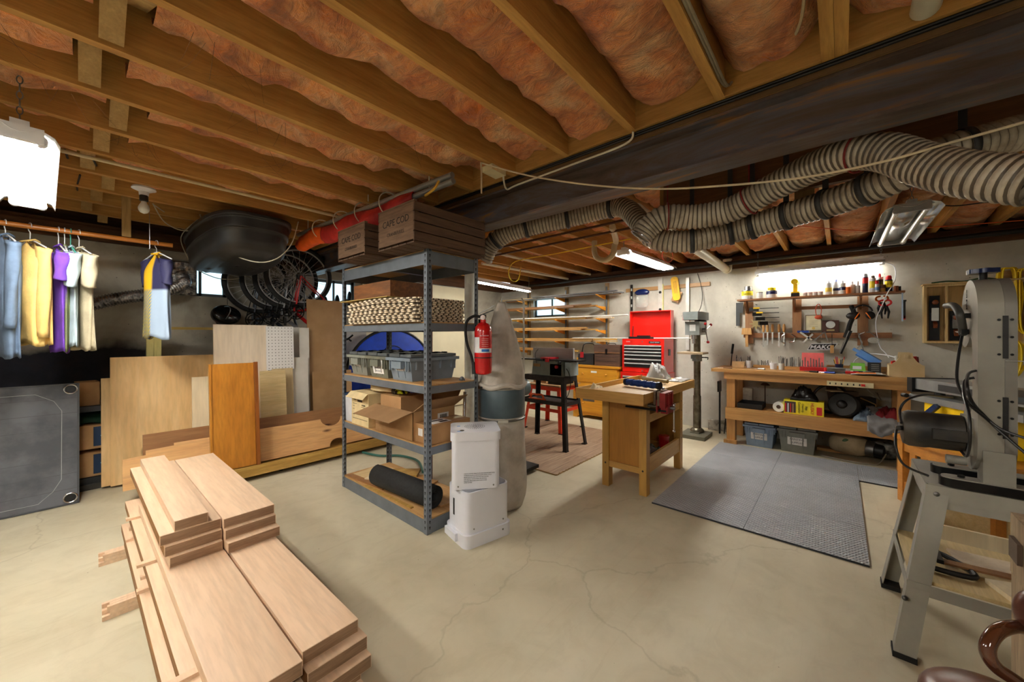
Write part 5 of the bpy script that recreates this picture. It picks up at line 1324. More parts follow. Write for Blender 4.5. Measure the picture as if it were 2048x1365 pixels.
# ================================================================ jointer on black stand, red stand
def stand(name, label, xs, ys, h, spl, mat, legw=.035, tray=None, top=True, braces=True, feet=RUBBER):
    """four splayed legs; xs, ys: footprint; spl: inset at the top"""
    cx, cy = sum(xs)/2, sum(ys)/2
    t = thing(name, label, 'stand', (cx, cy, 0)); pos = {}
    for i, x in enumerate(xs):
        for j, y in enumerate(ys):
            dx, dy = (1, -1)[i]*spl, (1, -1)[j]*spl
            p0, p1 = Vector((x, y, .012)), Vector((x+dx, y+dy, h-.01)); pos[i, j] = (p0, p1)
            mb = MB(); sx, sy = (1, -1)[i], (1, -1)[j]
            mb.bar(p0+Vector((sx*legw/2, 0, 0)), p1+Vector((sx*legw/2, 0, 0)), legw, .003, (0, 1, 0)); mb.bar(p0+Vector((0, sy*legw/2, 0)), p1+Vector((0, sy*legw/2, 0)), .003, legw, (0, 1, 0))
            part('leg', mb, mat, t, world=True)
            part('foot', MB().b2((min(x, x+sx*legw)-.004, min(y, y+sy*legw)-.004, 0), (max(x, x+sx*legw)+.004, max(y, y+sy*legw)+.004, .022)), feet, t, world=True, bevel=.002)
    def at(i, j, z): a, b_ = pos[i, j]; return a.lerp(b_, (z-a.z)/(b_.z-a.z))
    for z, hh in ([(h-.035, .06)] + ([(tray, .045)] if braces else [])):
        for (a, b_) in (((0,0), (1,0)), ((1,0), (1,1)), ((1,1), (0,1)), ((0,1), (0,0))):
            part('rail', MB().bar(at(*a, z), at(*b_, z), .004, hh, (0,0,1)), mat, t, world=True)
    if top: part('top_plate', MB().b2((xs[0]+spl, ys[0]+spl, h-.008), (xs[1]-spl, ys[1]-spl, h)), mat, t, world=True)
    return t, at
BLKS = flat('black_stand_paint', (.13,.12,.12), .5, .3, .3, 20)
st, at = stand('jointer_stand', 'black splayed-leg metal stand carrying the grey-green jointer', (3.50, 3.95), (2.27, 3.02), .83, .09, BLKS, .045, .52)
part('tool_tray', MB().b2((3.57, 2.34, .515), (3.88, 2.95, .523)), BLKS, st, world=True)
JG = flat('jointer_grey_green', (.42,.45,.42), .4, .1)
t = thing('jointer', 'grey-green benchtop jointer with black tables and red guard', 'jointer', (3.71, 2.62, .83))
part('base', MB().box((3.70, 2.60, .915), (.20, .46, .17), top=(1, .92)), JG, t, world=True, bevel=.008)
part('motor_cover', MB().b2((3.60, 2.40, .84), (3.6005+.005, 2.56, .97)), flat('black_grille', (.12,.12,.12), .5), t, world=True)
part('badge', MB().b2((3.594, 2.70, .93), (3.599, 2.80, .965)), flat('badge_gold', (.55,.42,.22), .4), t, world=True)
for y in (2.20, 2.66): part('table', MB().b2((3.60, y, 1.005), (3.80, y+.445, 1.022)), flat('black_cast_table', (.13,.14,.14), .3, .5), t, world=True, bevel=.002)
part('fence', MB().b2((3.79, 2.36, 1.024), (3.815, 2.96, 1.15)), stripes('fence_alu', (.62,.61,.60), (.72,.71,.70), 40, 'Z', .35), t, world=True, bevel=.002)
part('blade_guard', MB().b2((3.60, 2.56, 1.024), (3.78, 2.70, 1.042)).b2((3.585, 2.57, .99), (3.60, 2.62, 1.042)), flat('guard_red', (.66,.08,.12), .4), t, world=True, bevel=.004)
for y, z in ((2.42, .99), (2.46, .94)): part('knob', MB().cyl((3.575, y, z), (3.60, y, z), .018, n=16), flat('guard_red', (0,0,0)) if z < .97 else BLACK, t, world=True)
part('side_housing', MB().b2((3.62, 2.30, .84), (3.80, 2.365, .995)), flat('pale_blue_grey', (.60,.66,.68), .4), t, world=True, bevel=.006)
part('cord', MB().tube(smoothpath([(3.63, 2.36, .93), (3.57, 2.28, .88), (3.56, 2.25, .78), (3.57, 2.30, .62), (3.60, 2.42, .53)], 6), .004, 6), RUBBER, t, world=True)
part('wire', MB().tube(smoothpath([(3.60, 2.76, .97), (3.59, 2.77, 1.08), (3.61, 2.74, 1.14)], 6), .003, 6), RUBBER, t, world=True)
ORS = flat('orange_red_paint', (.85,.24,.12), .4, .1)
rs, at2 = stand('saw_stand', 'orange-red splayed-leg metal stand behind the black one', (4.08, 4.66), (2.72, 3.37), .62, .08, ORS, .045, .30)
part('wood_top', MB().b2((4.10, 2.76, .6205), (4.62, 3.33, .638)), MDF, rs, world=True, bevel=.002)
t = thing('scroll_saw', 'low black machine lying on the orange-red stand', 'machine', (4.3, 2.95, .638))
part('bed', MB().b2((4.20, 2.80, .6385), (4.50, 3.02, .70)), BLACKM, t, world=True, bevel=.006)
part('head', MB().b2((4.28, 2.83, .7005), (4.42, 2.99, .76)), BLACKM, t, world=True, bevel=.01)
t = thing('orange_clamp', 'orange handle clamp lying on the tray of the black stand', 'clamp', (3.62, 2.72, .524))
m = Matrix.Translation((3.60, 2.74, .545))
part('grip', MB(m).tube(smoothpath([(0, -.09, 0), (0, -.07, .045), (0, -.02, .05), (0, .02, .045), (0, .05, .05), (0, .09, .045), (0, .11, 0)], 5), .012, 8), flat('clamp_orange', (.92,.38,.14), .4), t, world=True)
part('body', MB(m).box((0, .01, -.008), (.03, .24, .022)), flat('clamp_orange', (0,0,0)), t, world=True, bevel=.004)
closed_box('cardboard_box', 'long tan cardboard box on the far end of the orange-red stand', (4.36, 3.20, .639), (.22, .22, .16), 0)
# ================================================================ yellow chest of drawers and what stands on it
YEL = wood('yellow_pine_varnish', (.90,.66,.20), (.82,.55,.14), 'Y', .4, .4, .3)
t = thing('chest_of_drawers', 'yellow varnished pine chest of drawers at the foot of the lumber rack', 'chest of drawers', (5.42, 2.86, 0))
part('carcass', MB().b2((5.215, 2.47, .08), (5.64, 3.25, .805)), YEL, t, world=True)
part('top', MB().b2((5.19, 2.45, .8055), (5.65, 3.27, .837)), YEL, t, world=True, bevel=.006)
for y in (2.47, 3.17): part('foot', MB().b2((5.215, y, 0), (5.64, y+.08, .08)), YEL, t, world=True)
part('plinth', MB().prism([(2.55, .08), (3.17, .08), (3.17, .02), (3.08, .03), (2.98, .055), (2.74, .055), (2.64, .03), (2.55, .02)], .012, frame((5.22, 0, 0), (0,1,0), y=(0,0,1))), YEL, t, world=True)
for k, (z0, z1) in enumerate(((.575, .795), (.345, .565), (.105, .335))):
    d = part('drawer', MB().b2((5.200, 2.49, z0), (5.214, 3.23, z1)), YEL, t, world=True, bevel=.004)
    for y in (2.66, 3.06): part('knob', MB().sph((5.188, y, (z0+z1)/2+.02), .016), YEL, d, world=True)
    if k == 0: part('label', MB().b2((5.1975, 2.82, z1-.07), (5.199, 2.92, z1-.04)), flat('paper_label', (0,0,0)), d, world=True)
    if k == 1: part('handle_tape', MB().b2((5.1975, 2.62, z1-.06), (5.199, 2.78, z1-.03)), DULLM, d, world=True)
    if k == 2: part('handle_tape', MB().b2((5.1975, 2.86, z1-.06), (5.199, 3.06, z1-.02)), DULLM, d, world=True)
t = thing('wooden_chest', 'old weathered wooden tool chest standing on the yellow chest of drawers', 'chest', (5.40, 2.67, .838))
part('case', MB().b2((5.24, 2.465, .838), (5.56, 2.88, 1.045)), wood('old_chest_wood', (.42,.30,.24), (.28,.20,.16), 'Y', .8, .7, .8), t, world=True, bevel=.004)
part('lid', MB().b2((5.235, 2.46, 1.048), (5.565, 2.885, 1.16)), wood('old_chest_wood', (0,0,0), (0,0,0)), t, world=True, bevel=.004)
part('trim_strip', MB().b2((5.231, 2.46, 1.035), (5.236, 2.885, 1.05)), wood('lighter_chest_trim', (.58,.40,.26), (.48,.32,.2), 'Y'), t, world=True)
for z in (.91, .975): part('drawer_gap', MB().b2((5.2385, 2.48, z), (5.2398, 2.865, z+.004)), BLACK, t, world=True)
part('hasp', MB().b2((5.228, 2.66, 1.02), (5.2345, 2.69, 1.10)), BLACKM, t, world=True)
part('handle', MB().tube(smoothpath([(5.4, 2.60, 1.16), (5.4, 2.62, 1.18), (5.4, 2.72, 1.18), (5.4, 2.74, 1.16)], 4), .005, 6), BLACKM, t, world=True)
t = thing('tool_bag', 'black open tool bag with a bar handle on the chest of drawers', 'bag', (5.40, 3.07, .838))
part('body', MB().box((5.41, 3.07, .925), (.26, .30, .17), top=(.85, .92)), flat('black_bag_cloth', (.12,.12,.13), .8), t, world=True, bevel=.03, seg=3)
part('handle', MB().tube(smoothpath([(5.40, 2.94, 1.00), (5.40, 2.97, 1.14), (5.40, 3.02, 1.175), (5.40, 3.12, 1.175), (5.40, 3.17, 1.14), (5.40, 3.20, 1.0)], 4), .009, 8), BLACK, t, world=True)
part('red_tag', MB().b2((5.265, 3.09, .95), (5.27, 3.15, 1.04)), flat('guard_red', (0,0,0)), t, world=True, bevel=.01)
part('yellow_trim', MB().b2((5.262, 3.19, .85), (5.268, 3.21, .95)), flat('bag_yellow', (.9,.65,.1), .5), t, world=True)
# ================================================================ red tool cabinet
TR = flat('toolbox_red', (.82,.10,.06), .3, 0, .03, coat=.4)
t = thing('tool_cabinet', 'tall red steel tool cabinet with the lid raised', 'tool cabinet', (5.40, 2.12, 0))
part('lower_case', MB().b2((5.21, 1.80, .09), (5.62, 2.435, .775)), TR, t, world=True, bevel=.005)
part('upper_case', MB().b2((5.235, 1.815, .78), (5.62, 2.42, 1.255)), TR, t, world=True, bevel=.005)
part('lid', MB().b2((5.60, 1.815, 1.262), (5.625, 2.42, 1.665)).b2((5.50, 1.815, 1.262), (5.60, 1.822, 1.655)).b2((5.50, 2.413, 1.262), (5.60, 2.42, 1.655)).b2((5.50, 1.815, 1.655), (5.625, 2.42, 1.668)), TR, t, world=True, bevel=.003)
part('lid_strut', MB().cyl((5.56, 1.84, 1.25), (5.575, 1.84, 1.45), .006, n=8), BLACK, t, world=True)
part('lid_strut', MB().cyl((5.56, 2.40, 1.25), (5.575, 2.40, 1.45), .006, n=8), BLACK, t, world=True)
def drawer(x, y0, y1, z0, z1):
    d = part('drawer', MB().b2((x-.008, y0, z0), (x, y1, z1)), flat('drawer_black', (.10,.10,.11), .35), t, world=True, bevel=.002)
    part('handle_strip', MB().b2((x-.018, y0, z1-.016), (x-.0085, y1, z1)), flat('drawer_pull', (.86,.87,.88), .25, .3), d, world=True, bevel=.002)
zt_ = 1.165
for h in (.045, .045, .045, .060, .060, .065): drawer(5.234, 1.85, 2.385, zt_-h+.003, zt_); zt_ -= h
zt_ = .72
for h in (.10, .16, .16, .18): drawer(5.209, 1.84, 2.395, zt_-h+.005, zt_); zt_ -= h
for z in (.80, .745, 1.215): part('lock', MB().cyl((5.20 if z < .78 else 5.228, 2.118, z), (5.24, 2.118, z), .009, n=12), CHROME, t, world=True)
M = frame((5.2335, 1.945, 1.207), (0,-1,0), y=(0,0,1))
b_ = part('name_plate', MB(M).box((0,0,0), (.155, .030, .002)), BLACK, t, world=True, bevel=.0005)
text('lettering', 'CRAFTSMAN', M @ Matrix.Translation((0,0,.0012)), .020, WHITE, b_, world=True, xs=1.15)
text('lettering', 'SEARS', frame((5.2335, 2.33, 1.215), (0,-1,0), y=(0,0,1)), .022, WHITE, t, world=True)
part('side_handle', MB().b2((5.40, 1.806, 1.02), (5.47, 1.8148, 1.11)), BLACKM, t, world=True, bevel=.002)
for x in (5.26, 5.56):
    for y in (1.86, 2.38): part('caster', MB().cyl((x, y-.015, .042), (x, y+.015, .042), .042, n=16).b2((x-.02, y-.02, .05), (x+.02, y+.02, .092)), RUBBER, t, world=True)
one('black_case', MB().b2((5.27, 2.02, 1.256), (5.40, 2.34, 1.288)).b2((5.29, 2.05, 1.288), (5.36, 2.22, 1.305)), BLACK, 'flat black case lying in the open red tool cabinet', 'case', (5.33, 2.18, 1.256), bevel=.004)
# ================================================================ lumber rack on the back wall
YB = flat('orange_bracket', (.93,.62,.14), .4)
t = thing('lumber_rack', 'wall rack of wooden uprights with yellow-orange bracket arms', 'rack', (5.65, 4.0, 1.0))
LEV = [1.97, 1.785, 1.585, 1.395, 1.205, 1.03]
for y in (2.93, 3.73, 4.60):
    part('upright', MB().b2((5.742, y-.03, .92), (5.778, y+.03, 2.18)), wood('rack_upright', (.72,.62,.45), (.60,.48,.32), 'Z', .6), t, world=True, bevel=.003)
    part('steel_strip', MB().b2((5.728, y-.012, 1.0), (5.742, y+.012, 2.12)), STEEL_G, t, world=True)
    for z in LEV:
        part('bracket', MB().prism([(0, 0), (.30, 0), (.30, -.012), (.0, -.065)], .022, frame((5.728, y+.011, z-.001), (-1,0,0), y=(0,0,1))), YB, t, world=True, bevel=.002)
rnd = random.Random(4)
LUMC = [wood('rack_lumber_%d' % k, a, b2_, 'Y', .5, .5) for k, (a, b2_) in enumerate([((.82,.64,.38), (.72,.52,.28)), ((.90,.80,.60), (.82,.70,.50)), ((.62,.44,.28), (.50,.34,.20)), ((.86,.70,.36), (.76,.58,.26)), ((.92,.88,.80), (.86,.82,.74))])]
DK = flat('dark_plank', (.42,.42,.43), .6)
n = 0
names6 = ['top', 'second', 'third', 'fourth', 'fifth', 'lowest']
cn = ['tan', 'cream', 'brown', 'yellowish', 'white']
spec = [([5, 5, 1, 2], 2.55), ([2, 0, 3, 2], 3.0), ([3, 4, 4, 1], 2.75), ([0, 3, 0, 2], 3.0), ([0, 1, 3, 4], 2.65), ([0, 3, 3, 0], 3.35)]
for li, (z, (cols, yr)) in enumerate(zip(LEV, spec)):
    zc = z
    for k, cidx in enumerate(cols):
        for lay in range(2 if k % 2 == 0 else 1):
            x = 5.46+.062*k; w = .052; h = rnd.choice((.016, .02, .024)); ya = yr+rnd.uniform(0, .5)*(k != 1); yb_ = min(5.22, ya+rnd.uniform(1.6, 2.5))
            zz = zc+(.026 if lay else 0)
            one('rack_board', MB().b2((x, ya, zz), (x+w, yb_, zz+h)), DK if cidx == 5 else LUMC[cidx], '%s board on the %s level of the wall rack, %s from its front%s' % ('grey' if cidx == 5 else cn[cidx], names6[li], ORD[k], ', upper one' if lay else ''), 'board', (x+w/2, (ya+yb_)/2, zz), group='boards on the wall rack', bevel=.001)
one('white_pole', MB().cyl((5.44, 2.42, 1.617), (5.44, 4.9, 1.617), .011, n=10), flat('white_pole_paint', (.92,.92,.90), .4), 'long white pole sticking out right on the third level of the rack', 'pole', (5.44, 3.7, 1.605))
one('white_pole', MB().cyl((5.435, 1.45, 1.266), (5.435, 3.40, 1.262), .008, n=10), flat('white_pole_paint', (0,0,0)), 'thin white pole running through the open red tool cabinet', 'pole', (5.435, 2.4, 1.26))
# ================================================================ things hanging on the back wall
LEDG = wood('wall_ledger', (.78,.62,.42), (.66,.50,.32), 'Y', .5)
one('wall_batten', MB().b2((5.755, 1.37, 2.00), (5.779, 2.60, 2.055)), LEDG, 'horizontal wooden batten on the wall above the red tool cabinet', 'batten', (5.77, 2, 2.0))
def onwall(px, y0, y1, X=5.74): a, b_ = P(px, y0, X=X), P(px, y1, X=X); return a.y, a.z, b_.z
y, z1, z0 = onwall(1263, 570, 622)
t = thing('spirit_level', 'short black spirit level hanging left of the face shield', 'level', (5.745, y, z0), group='levels on the back wall')
part('body', MB().b2((5.742, y-.018, z0), (5.753, y+.018, z1)), BLACK, t, world=True, bevel=.002)
for z in (z0+.08, (z0+z1)/2, z1-.08): part('vial', MB().b2((5.7405, y-.010, z-.02), (5.7418, y+.010, z+.02)), flat('vial_grey', (.75,.78,.76), .3), t, world=True)
y, z1, z0 = onwall(1321, 556, 690)
t = thing('spirit_level', 'long silver and white spirit level hanging behind the raised red lid', 'level', (5.745, y, z0), group='levels on the back wall')
part('body', MB().b2((5.725, y-.032, z0), (5.753, y+.032, z1)), flat('pale_silver', (.82,.82,.80), .35, .2), t, world=True, bevel=.003)
for z in (z1-.22, z1-.48, z0+.2): part('vial', MB().lathe([(.020, 0), (.020, .003)], frame((5.7245, y, z), (0,1,0), y=(0,0,1)) @ Matrix.Rotation(pi, 4, 'X'), 18), BLACK, t, world=True)
part('yellow_edge', MB().b2((5.727, y-.044, z0+.02), (5.750, y-.0325, z1-.1)), flat('pale_yellow', (.85,.84,.55), .5), t, world=True)
y, z1, z0 = onwall(1375, 556, 700)
one('straightedge', MB().b2((5.735, y-.022, z0), (5.753, y+.022, z1)), flat('pale_silver', (0,0,0)), 'long aluminium straightedge hanging left of the drill press head', 'straightedge', (5.745, y, z0), bevel=.002)
p = P(1284, 588, X=5.70)
t = thing('face_shield', 'clear face shield with dark blue brow band hanging on the wall', 'face shield', p)
m = frame((5.70, p.y, p.z), (0,-1,0), y=(0,0,1))
part('brow_band', MB(m).sph((0, .02, 0), (.115, .055, .045), 22), flat('dark_blue_gloss', (.08,.14,.34), .2), t, world=True)
part('visor', MB(m).surf(lambda u, v: (.105*sin(-1.3+2.6*u), -.02-.20*v*(1-.25*(2*u-1)**4), .055*cos(-1.3+2.6*u)-.01), 16, 6), flat('clear_visor', (.80,.82,.80), .08, 0, .02, alpha=.35), t, world=True, solid=.0015)
part('hook', MB().cyl((5.69, p.y, p.z+.06), (5.779, p.y, p.z+.07), .004), DULLM, t, world=True)
p = P(1352, 578, X=5.735)
t = thing('hand_saw_guide', 'yellow long-handled plastic tool hung over a small wooden board', 'tool', p)
m = frame((5.735, p.y, p.z), (0,-1,0), y=(0,0,1)) @ Matrix.Rotation(.12, 4, 'Z')
part('backing', MB(m @ Matrix.Rotation(-.5, 4, 'Z')).box((.05, -.10, .0), (.11, .16, .012)), LEDG, t, world=True, bevel=.002)
part('yellow_body', MB(m @ Matrix.Translation((0,0,.007))).prism(rounded(.052, .175, .045), .022), flat('tool_yellow', (.95,.74,.12), .4), t, world=True, bevel=.005)
for k in (-1, 0, 1): part('slot', MB(m @ Matrix.Translation((k*.018, .02, .029))).prism(rounded(.004, .09, .003), .001), flat('tool_dark_yellow', (.70,.50,.05), .5), t, world=True)
part('hook', MB(m).cyl((0, .15, -.044), (0, .15, .03), .004), DULLM, t, world=True)
cord('power_cable', 'thin black cable running down the wall to the drill press', [(5.76, 1.53, 2.19), (5.75, 1.47, 1.95), (5.70, 1.46, 1.75), (5.40, 1.43, 1.60)], .004, RUBBER, 'cable')
# ================================================================ drill press
DG = flat('machine_grey', (.50,.52,.52), .35, .2); DCOL = pair('greasy_steel', (.36,.34,.28), (.52,.50,.44), 8, .35, metal=.7)
t = thing('drill_press', 'tall grey floor drill press between the red cabinet and the workbench', 'drill press', (5.27, 1.41, 0))
cx, cy = 5.27, 1.405
part('base', MB().b2((cx-.25, cy-.15, 0), (cx+.13, cy+.15, .045)).b2((cx-.10, cy-.05, .045), (cx+.08, cy+.06, .06)), flat('base_grey', (.42,.41,.36), .5, .2), t, world=True, bevel=.006)
part('column_foot', MB().lathe([(.085, .06), (.08, .08), (.058, .10)], Matrix.Translation((cx, cy, 0)), 24), DCOL, t, world=True)
part('column', MB().cyl((cx, cy, .10), (cx, cy, 1.42), .040, n=22), DCOL, t, world=True)
part('lower_sleeve', MB().cyl((cx, cy, .10), (cx, cy, .52), .047, n=22), DCOL, t, world=True)
part('table_bracket', MB().cyl((cx, cy, .97), (cx, cy, 1.06), .058, n=20).box((cx-.10, cy, 1.03), (.14, .06, .05)), DG, t, world=True, bevel=.003)
part('table', MB().b2((cx-.29, cy-.14, 1.068), (cx-.03, cy+.16, 1.092)), wood('table_wood', (.70,.62,.50), (.56,.48,.38), 'Y', .6), t, world=True, bevel=.003)
part('crank', MB().cyl((cx, cy-.055, 1.02), (cx, cy-.13, 1.02), .007).cyl((cx, cy-.13, 1.02), (cx-.06, cy-.14, 1.0), .006), BLACKM, t, world=True)
part('head', MB().box((cx-.07, cy, 1.395), (.30, .17, .17)), DG, t, world=True, bevel=.02, seg=3)
part('belt_cover', MB().prism([(-.27, -.085), (-.20, -.115), (.12, -.115), (.16, -.07), (.16, .07), (.12, .115), (-.20, .115), (-.27, .085)], .10, Matrix.Translation((cx-.02, cy, 1.50))), flat('cover_grey', (.44,.47,.47), .35), t, world=True, bevel=.012, seg=3)
part('motor', MB().cyl((cx+.16, cy, 1.32), (cx+.16, cy, 1.50), .075, n=20), flat('cover_grey', (0,0,0)), t, world=True)
part('quill', MB().cyl((cx-.15, cy, 1.26), (cx-.15, cy, 1.31), .032, n=18).cyl((cx-.15, cy, 1.20), (cx-.15, cy, 1.26), .020, n=16), CHROME, t, world=True)
part('hub', MB().cyl((cx-.08, cy-.085, 1.37), (cx-.08, cy-.13, 1.37), .028, n=18), DULLM, t, world=True)
for k in range(3):
    a = .5+2.094*k; q = Vector((cx-.08+.15*cos(a), cy-.15, 1.37+.15*sin(a)))
    part('feed_handle', MB().cyl((cx-.08, cy-.12, 1.37), q, .006, n=8), CHROME, t, world=True)
    part('handle_knob', MB().sph(q, .018), flat('knob_red', (.72,.08,.12), .3), t, world=True)
part('label', MB().b2((cx-.2215, cy-.04, 1.36), (cx-.2205, cy+.03, 1.44)), flat('paper_label', (0,0,0)), t, world=True)
one('leaning_rod', MB().cyl((5.60, 1.16, .0), (5.72, 1.08, 1.18), .006, n=8).cyl((5.705, 1.09, 1.06), (5.722, 1.079, 1.19), .014, n=10), BLACKM, 'thin black rod with a thick grip leaning left of the workbench', 'rod', (5.6, 1.16, 0))
one('bar_clamp', MB().b2((5.56, 1.20, 0), (5.60, 1.215, .62)).b2((5.50, 1.195, .56), (5.62, 1.22, .70)), BLACKM, 'black bar clamp standing on the floor behind the drill press column', 'clamp', (5.58, 1.2, 0), bevel=.004)
one('edge_plank', MB().b2((5.70, .96, 0), (5.75, 1.38, .14)), pair('plaster_streaked_wood', (.45,.43,.40), (.72,.70,.66), 12, .8), 'low streaked board on edge at the wall beside the drill press', 'board', (5.72, 1.2, 0))
# ================================================================ long workbench on the back wall
PINE = wood('bench_pine', (.80,.62,.38), (.68,.48,.26), 'Y', .5, .5, .5, knots=(.40,.22,.10))
PINEZ = wood('bench_pine_z', (.80,.61,.37), (.68,.47,.25), 'Z', .5, .5, .5, knots=(.40,.22,.10))
BT = .90
t = thing('workbench', 'long knotty pine workbench along the back wall', 'workbench', (5.42, .30, 0))
part('top_board', MB().b2((5.085, -.60, BT-.038), (5.735, 1.195, BT)), PINE, t, world=True, bevel=.004)
part('front_apron', MB().b2((5.105, -.56, BT-.12), (5.143, 1.06, BT-.0385)), PINE, t, world=True, bevel=.003)
part('back_apron', MB().b2((5.69, -.56, BT-.12), (5.728, 1.06, BT-.0385)), PINE, t, world=True, bevel=.003)
for y in (.95, -.50):
    for x in (5.107, 5.60): part('leg', MB().b2((x+.0365, y, 0), (x+.125, y+.088, BT-.0385)), PINEZ, t, world=True, bevel=.003)
part('shelf_rail', MB().b2((5.105, -.52, .300), (5.143, 1.045, .435)), PINE, t, world=True, bevel=.003)
part('lower_shelf', MB().b2((5.1435, -.52, .42), (5.72, 1.045, .438)), PINE, t, world=True, bevel=.002)
part('foot_block', MB().b2((5.09, .925, .0), (5.1425, 1.06, .05)), PINEZ, t, world=True, bevel=.003)
LS = .4385
# power strip under the front edge
t = thing('power_strip', 'cream power strip with a red switch fixed under the front edge of the workbench', 'power strip', (5.095, -.08, .80))
part('housing', MB().b2((5.078, -.245, .785), (5.1045, .105, .832)), flat('cream_plastic', (.86,.82,.66), .4), t, world=True, bevel=.004)
for k in range(6): part('outlet', MB().b2((5.0772, .075-.045*k, .800), (5.0779, .085-.045*k, .818)), BLACK, t, world=True)
part('switch', MB().b2((5.0735, -.185, .798), (5.0779, -.155, .820)), flat('switch_red', (.85,.08,.06), .3), t, world=True, bevel=.002)
part('cord', MB().tube(smoothpath([(5.10, -.18, .79), (5.30, -.25, .70), (5.5, -.32, .62), (5.68, -.30, .68)], 6), .005, 6), flat('grey_cord', (.55,.54,.50), .6), t, world=True)
# ---------------------------------------------------------------- lower shelf
t = thing('paint_tray', 'black paint tray on the left end of the workbench lower shelf', 'tray', (5.30, .86, LS))
mb = MB(); x0, x1, y0, y1 = 5.16, 5.46, .68, .93
for a, c in (((x0, y0, LS), (x1, y1, LS+.006)), ((x0, y0, LS), (x0+.006, y1, LS+.06)), ((x1-.006, y0, LS), (x1, y1, LS+.06)), ((x0, y0, LS), (x1, y0+.006, LS+.06)), ((x0, y1-.006, LS), (x1, y1, LS+.06))): mb.b2(a, c)
part('basin', mb, BLACK, t, world=True, bevel=.001)
t = closed_box('small_box', 'small white box standing behind the black paint tray', (5.55, .88, LS), (.08, .10, .20), 0, mat=flat('worn_white_card', (0,0,0)), tape=False)
t = thing('funnel_stand', 'thin rusty rod with a round head standing behind the paint tray', 'rod', (5.55, .70, LS))
part('rod', MB().cyl((5.55, .70, LS), (5.55, .70, LS+.26), .006), flat('rusty', (.30,.20,.14), .8), t, world=True)
part('head', MB().lathe([(.05, 0), (.035, .02), (.02, .03)], Matrix.Translation((5.55, .70, LS+.25)), 18), flat('rusty', (0,0,0)), t, world=True)
t = thing('paper_towel_roll', 'white paper roll lying on the lower shelf left of the yellow bag box', 'roll', (5.24, .50, LS))
mm = frame((5.17, .525, LS+.058), (0,-1,0), y=(0,0,1)); mm = zframe((5.165, .525, LS+.058), (1, -.15, 0))
part('paper', MB(mm).lathe([(.022, 0), (.056, 0), (.056, .20), (.022, .20)], None, 30, cap=False), flat('white_paper', (.90,.90,.88), .8), t, world=True)
part('core', MB(mm).lathe([(.0215, .002), (.0215, .198)], None, 20), flat('card_core', (.30,.22,.16), .8), t, world=True)
t = thing('bag_box', 'yellow and red box of contractor bags on the workbench lower shelf', 'box', (5.22, .32, LS))
bx0, bx1, by0, by1, bh = 5.145, 5.30, .13, .475, .150
part('carton', MB().b2((bx0, by0, LS), (bx1, by1, LS+bh)), flat('box_yellow', (.93,.86,.15), .5), t, world=True, bevel=.002)
M = frame((bx0-.0008, (by0+by1)/2, LS+bh/2), (0,-1,0), y=(0,0,1))
BRED = flat('box_red', (.78,.08,.12), .5)
part('picture', MB(M).box((-.115, 0, 0), (.10, .12, .001)), flat('dark_picture', (.25,.20,.18), .6), t, world=True)
for k in range(4): part('picture_strip', MB(M).box((-.155+.022*k, -.01, .001), (.010, .10, .0008)), [BRED, WHITE, BRED, CARD][k], t, world=True)
for k, (s, sz, m_) in enumerate((('Contractor', .028, INKB), ('Clean-Up', .026, INKB), ('Bags', .026, INKB))):
    text('lettering', s, M @ Matrix.Translation((-.035+.031*k, 0, .001)) @ Matrix.Rotation(-pi/2, 4, 'Z'), sz, m_, t, world=True, xs=.95)
text('lettering', 'HUSKY', M @ Matrix.Translation((.075, 0, .001)) @ Matrix.Rotation(-pi/2, 4, 'Z'), .042, BRED, t, world=True, xs=.95)
part('stripe', MB(M).box((.135, -.02, .0005), (.045, .085, .001)), BRED, t, world=True)
M2 = frame(((bx0+bx1)/2, by0-.0008, LS+bh/2), (1,0,0), y=(0,0,1))
text('lettering', 'HUSKY', M2, .040, BRED, t, world=True)
crumple('black_bag', 'black plastic bag bulging out of the top of the yellow box', (5.155, .18), (5.29, .42), .17, flat('shiny_black_film', (.04,.04,.045), .25), 'bag', 14, LS+bh+.001)
t = thing('black_machine', 'black round-faced shop machine lying on the lower shelf right of the yellow box', 'machine', (5.33, 0, LS))
m = zframe((5.26, -.02, LS+.135), (-.9, .25, .25))
part('drum', MB(m).lathe([(.125, -.10), (.13, 0), (.115, .02), (.06, .028), (.02, .03)], None, 36), flat('dusty_black', (.13,.13,.13), .5, 0, .3), t, world=True)
part('boss', MB(m).sph((0,0,.03), (.045,.045,.03), 18), BLACK, t, world=True)
part('arm', MB().bar((5.40, .05, LS+.12), (5.45, .08, LS+.34), .07, .06).box((5.42, -.05, LS+.24), (.12, .16, .05), rz=.4), flat('dusty_brown_metal', (.28,.22,.17), .6), t, world=True, bevel=.006)
part('tag', MB().box((5.31, .05, LS+.27), (.10, .12, .012), rz=.5), flat('beige_tag', (.62,.54,.42), .7), t, world=True)
part('wheel', MB().torus(zframe((5.40, .08, LS+.17), (1,.3,.1)), .155, .014, 36, 8), BLACK, t, world=True)
t = thing('blower_tube', 'dark machine part with a thin frame leaning behind the rags', 'machine', (5.55, -.18, LS))
part('body', MB().box((5.56, -.17, LS+.10), (.14, .20, .20), rz=.3), BLACKM, t, world=True, bevel=.02)
part('frame_bar', MB().tube([(5.45, -.28, LS+.01), (5.45, -.28, LS+.14), (5.45, -.16, LS+.20)], .007, 6), flat('brass_bar', (.60,.48,.28), .5, .3), t, world=True)
crumple('rag_pile', 'blue-grey rags heaped on the lower shelf beside the black machine', (5.15, -.28), (5.45, -.10), .13, pair('blue_grey_rag', (.28,.33,.40), (.50,.58,.66), 8, .9), 'rags', 21, LS, thick=.004)
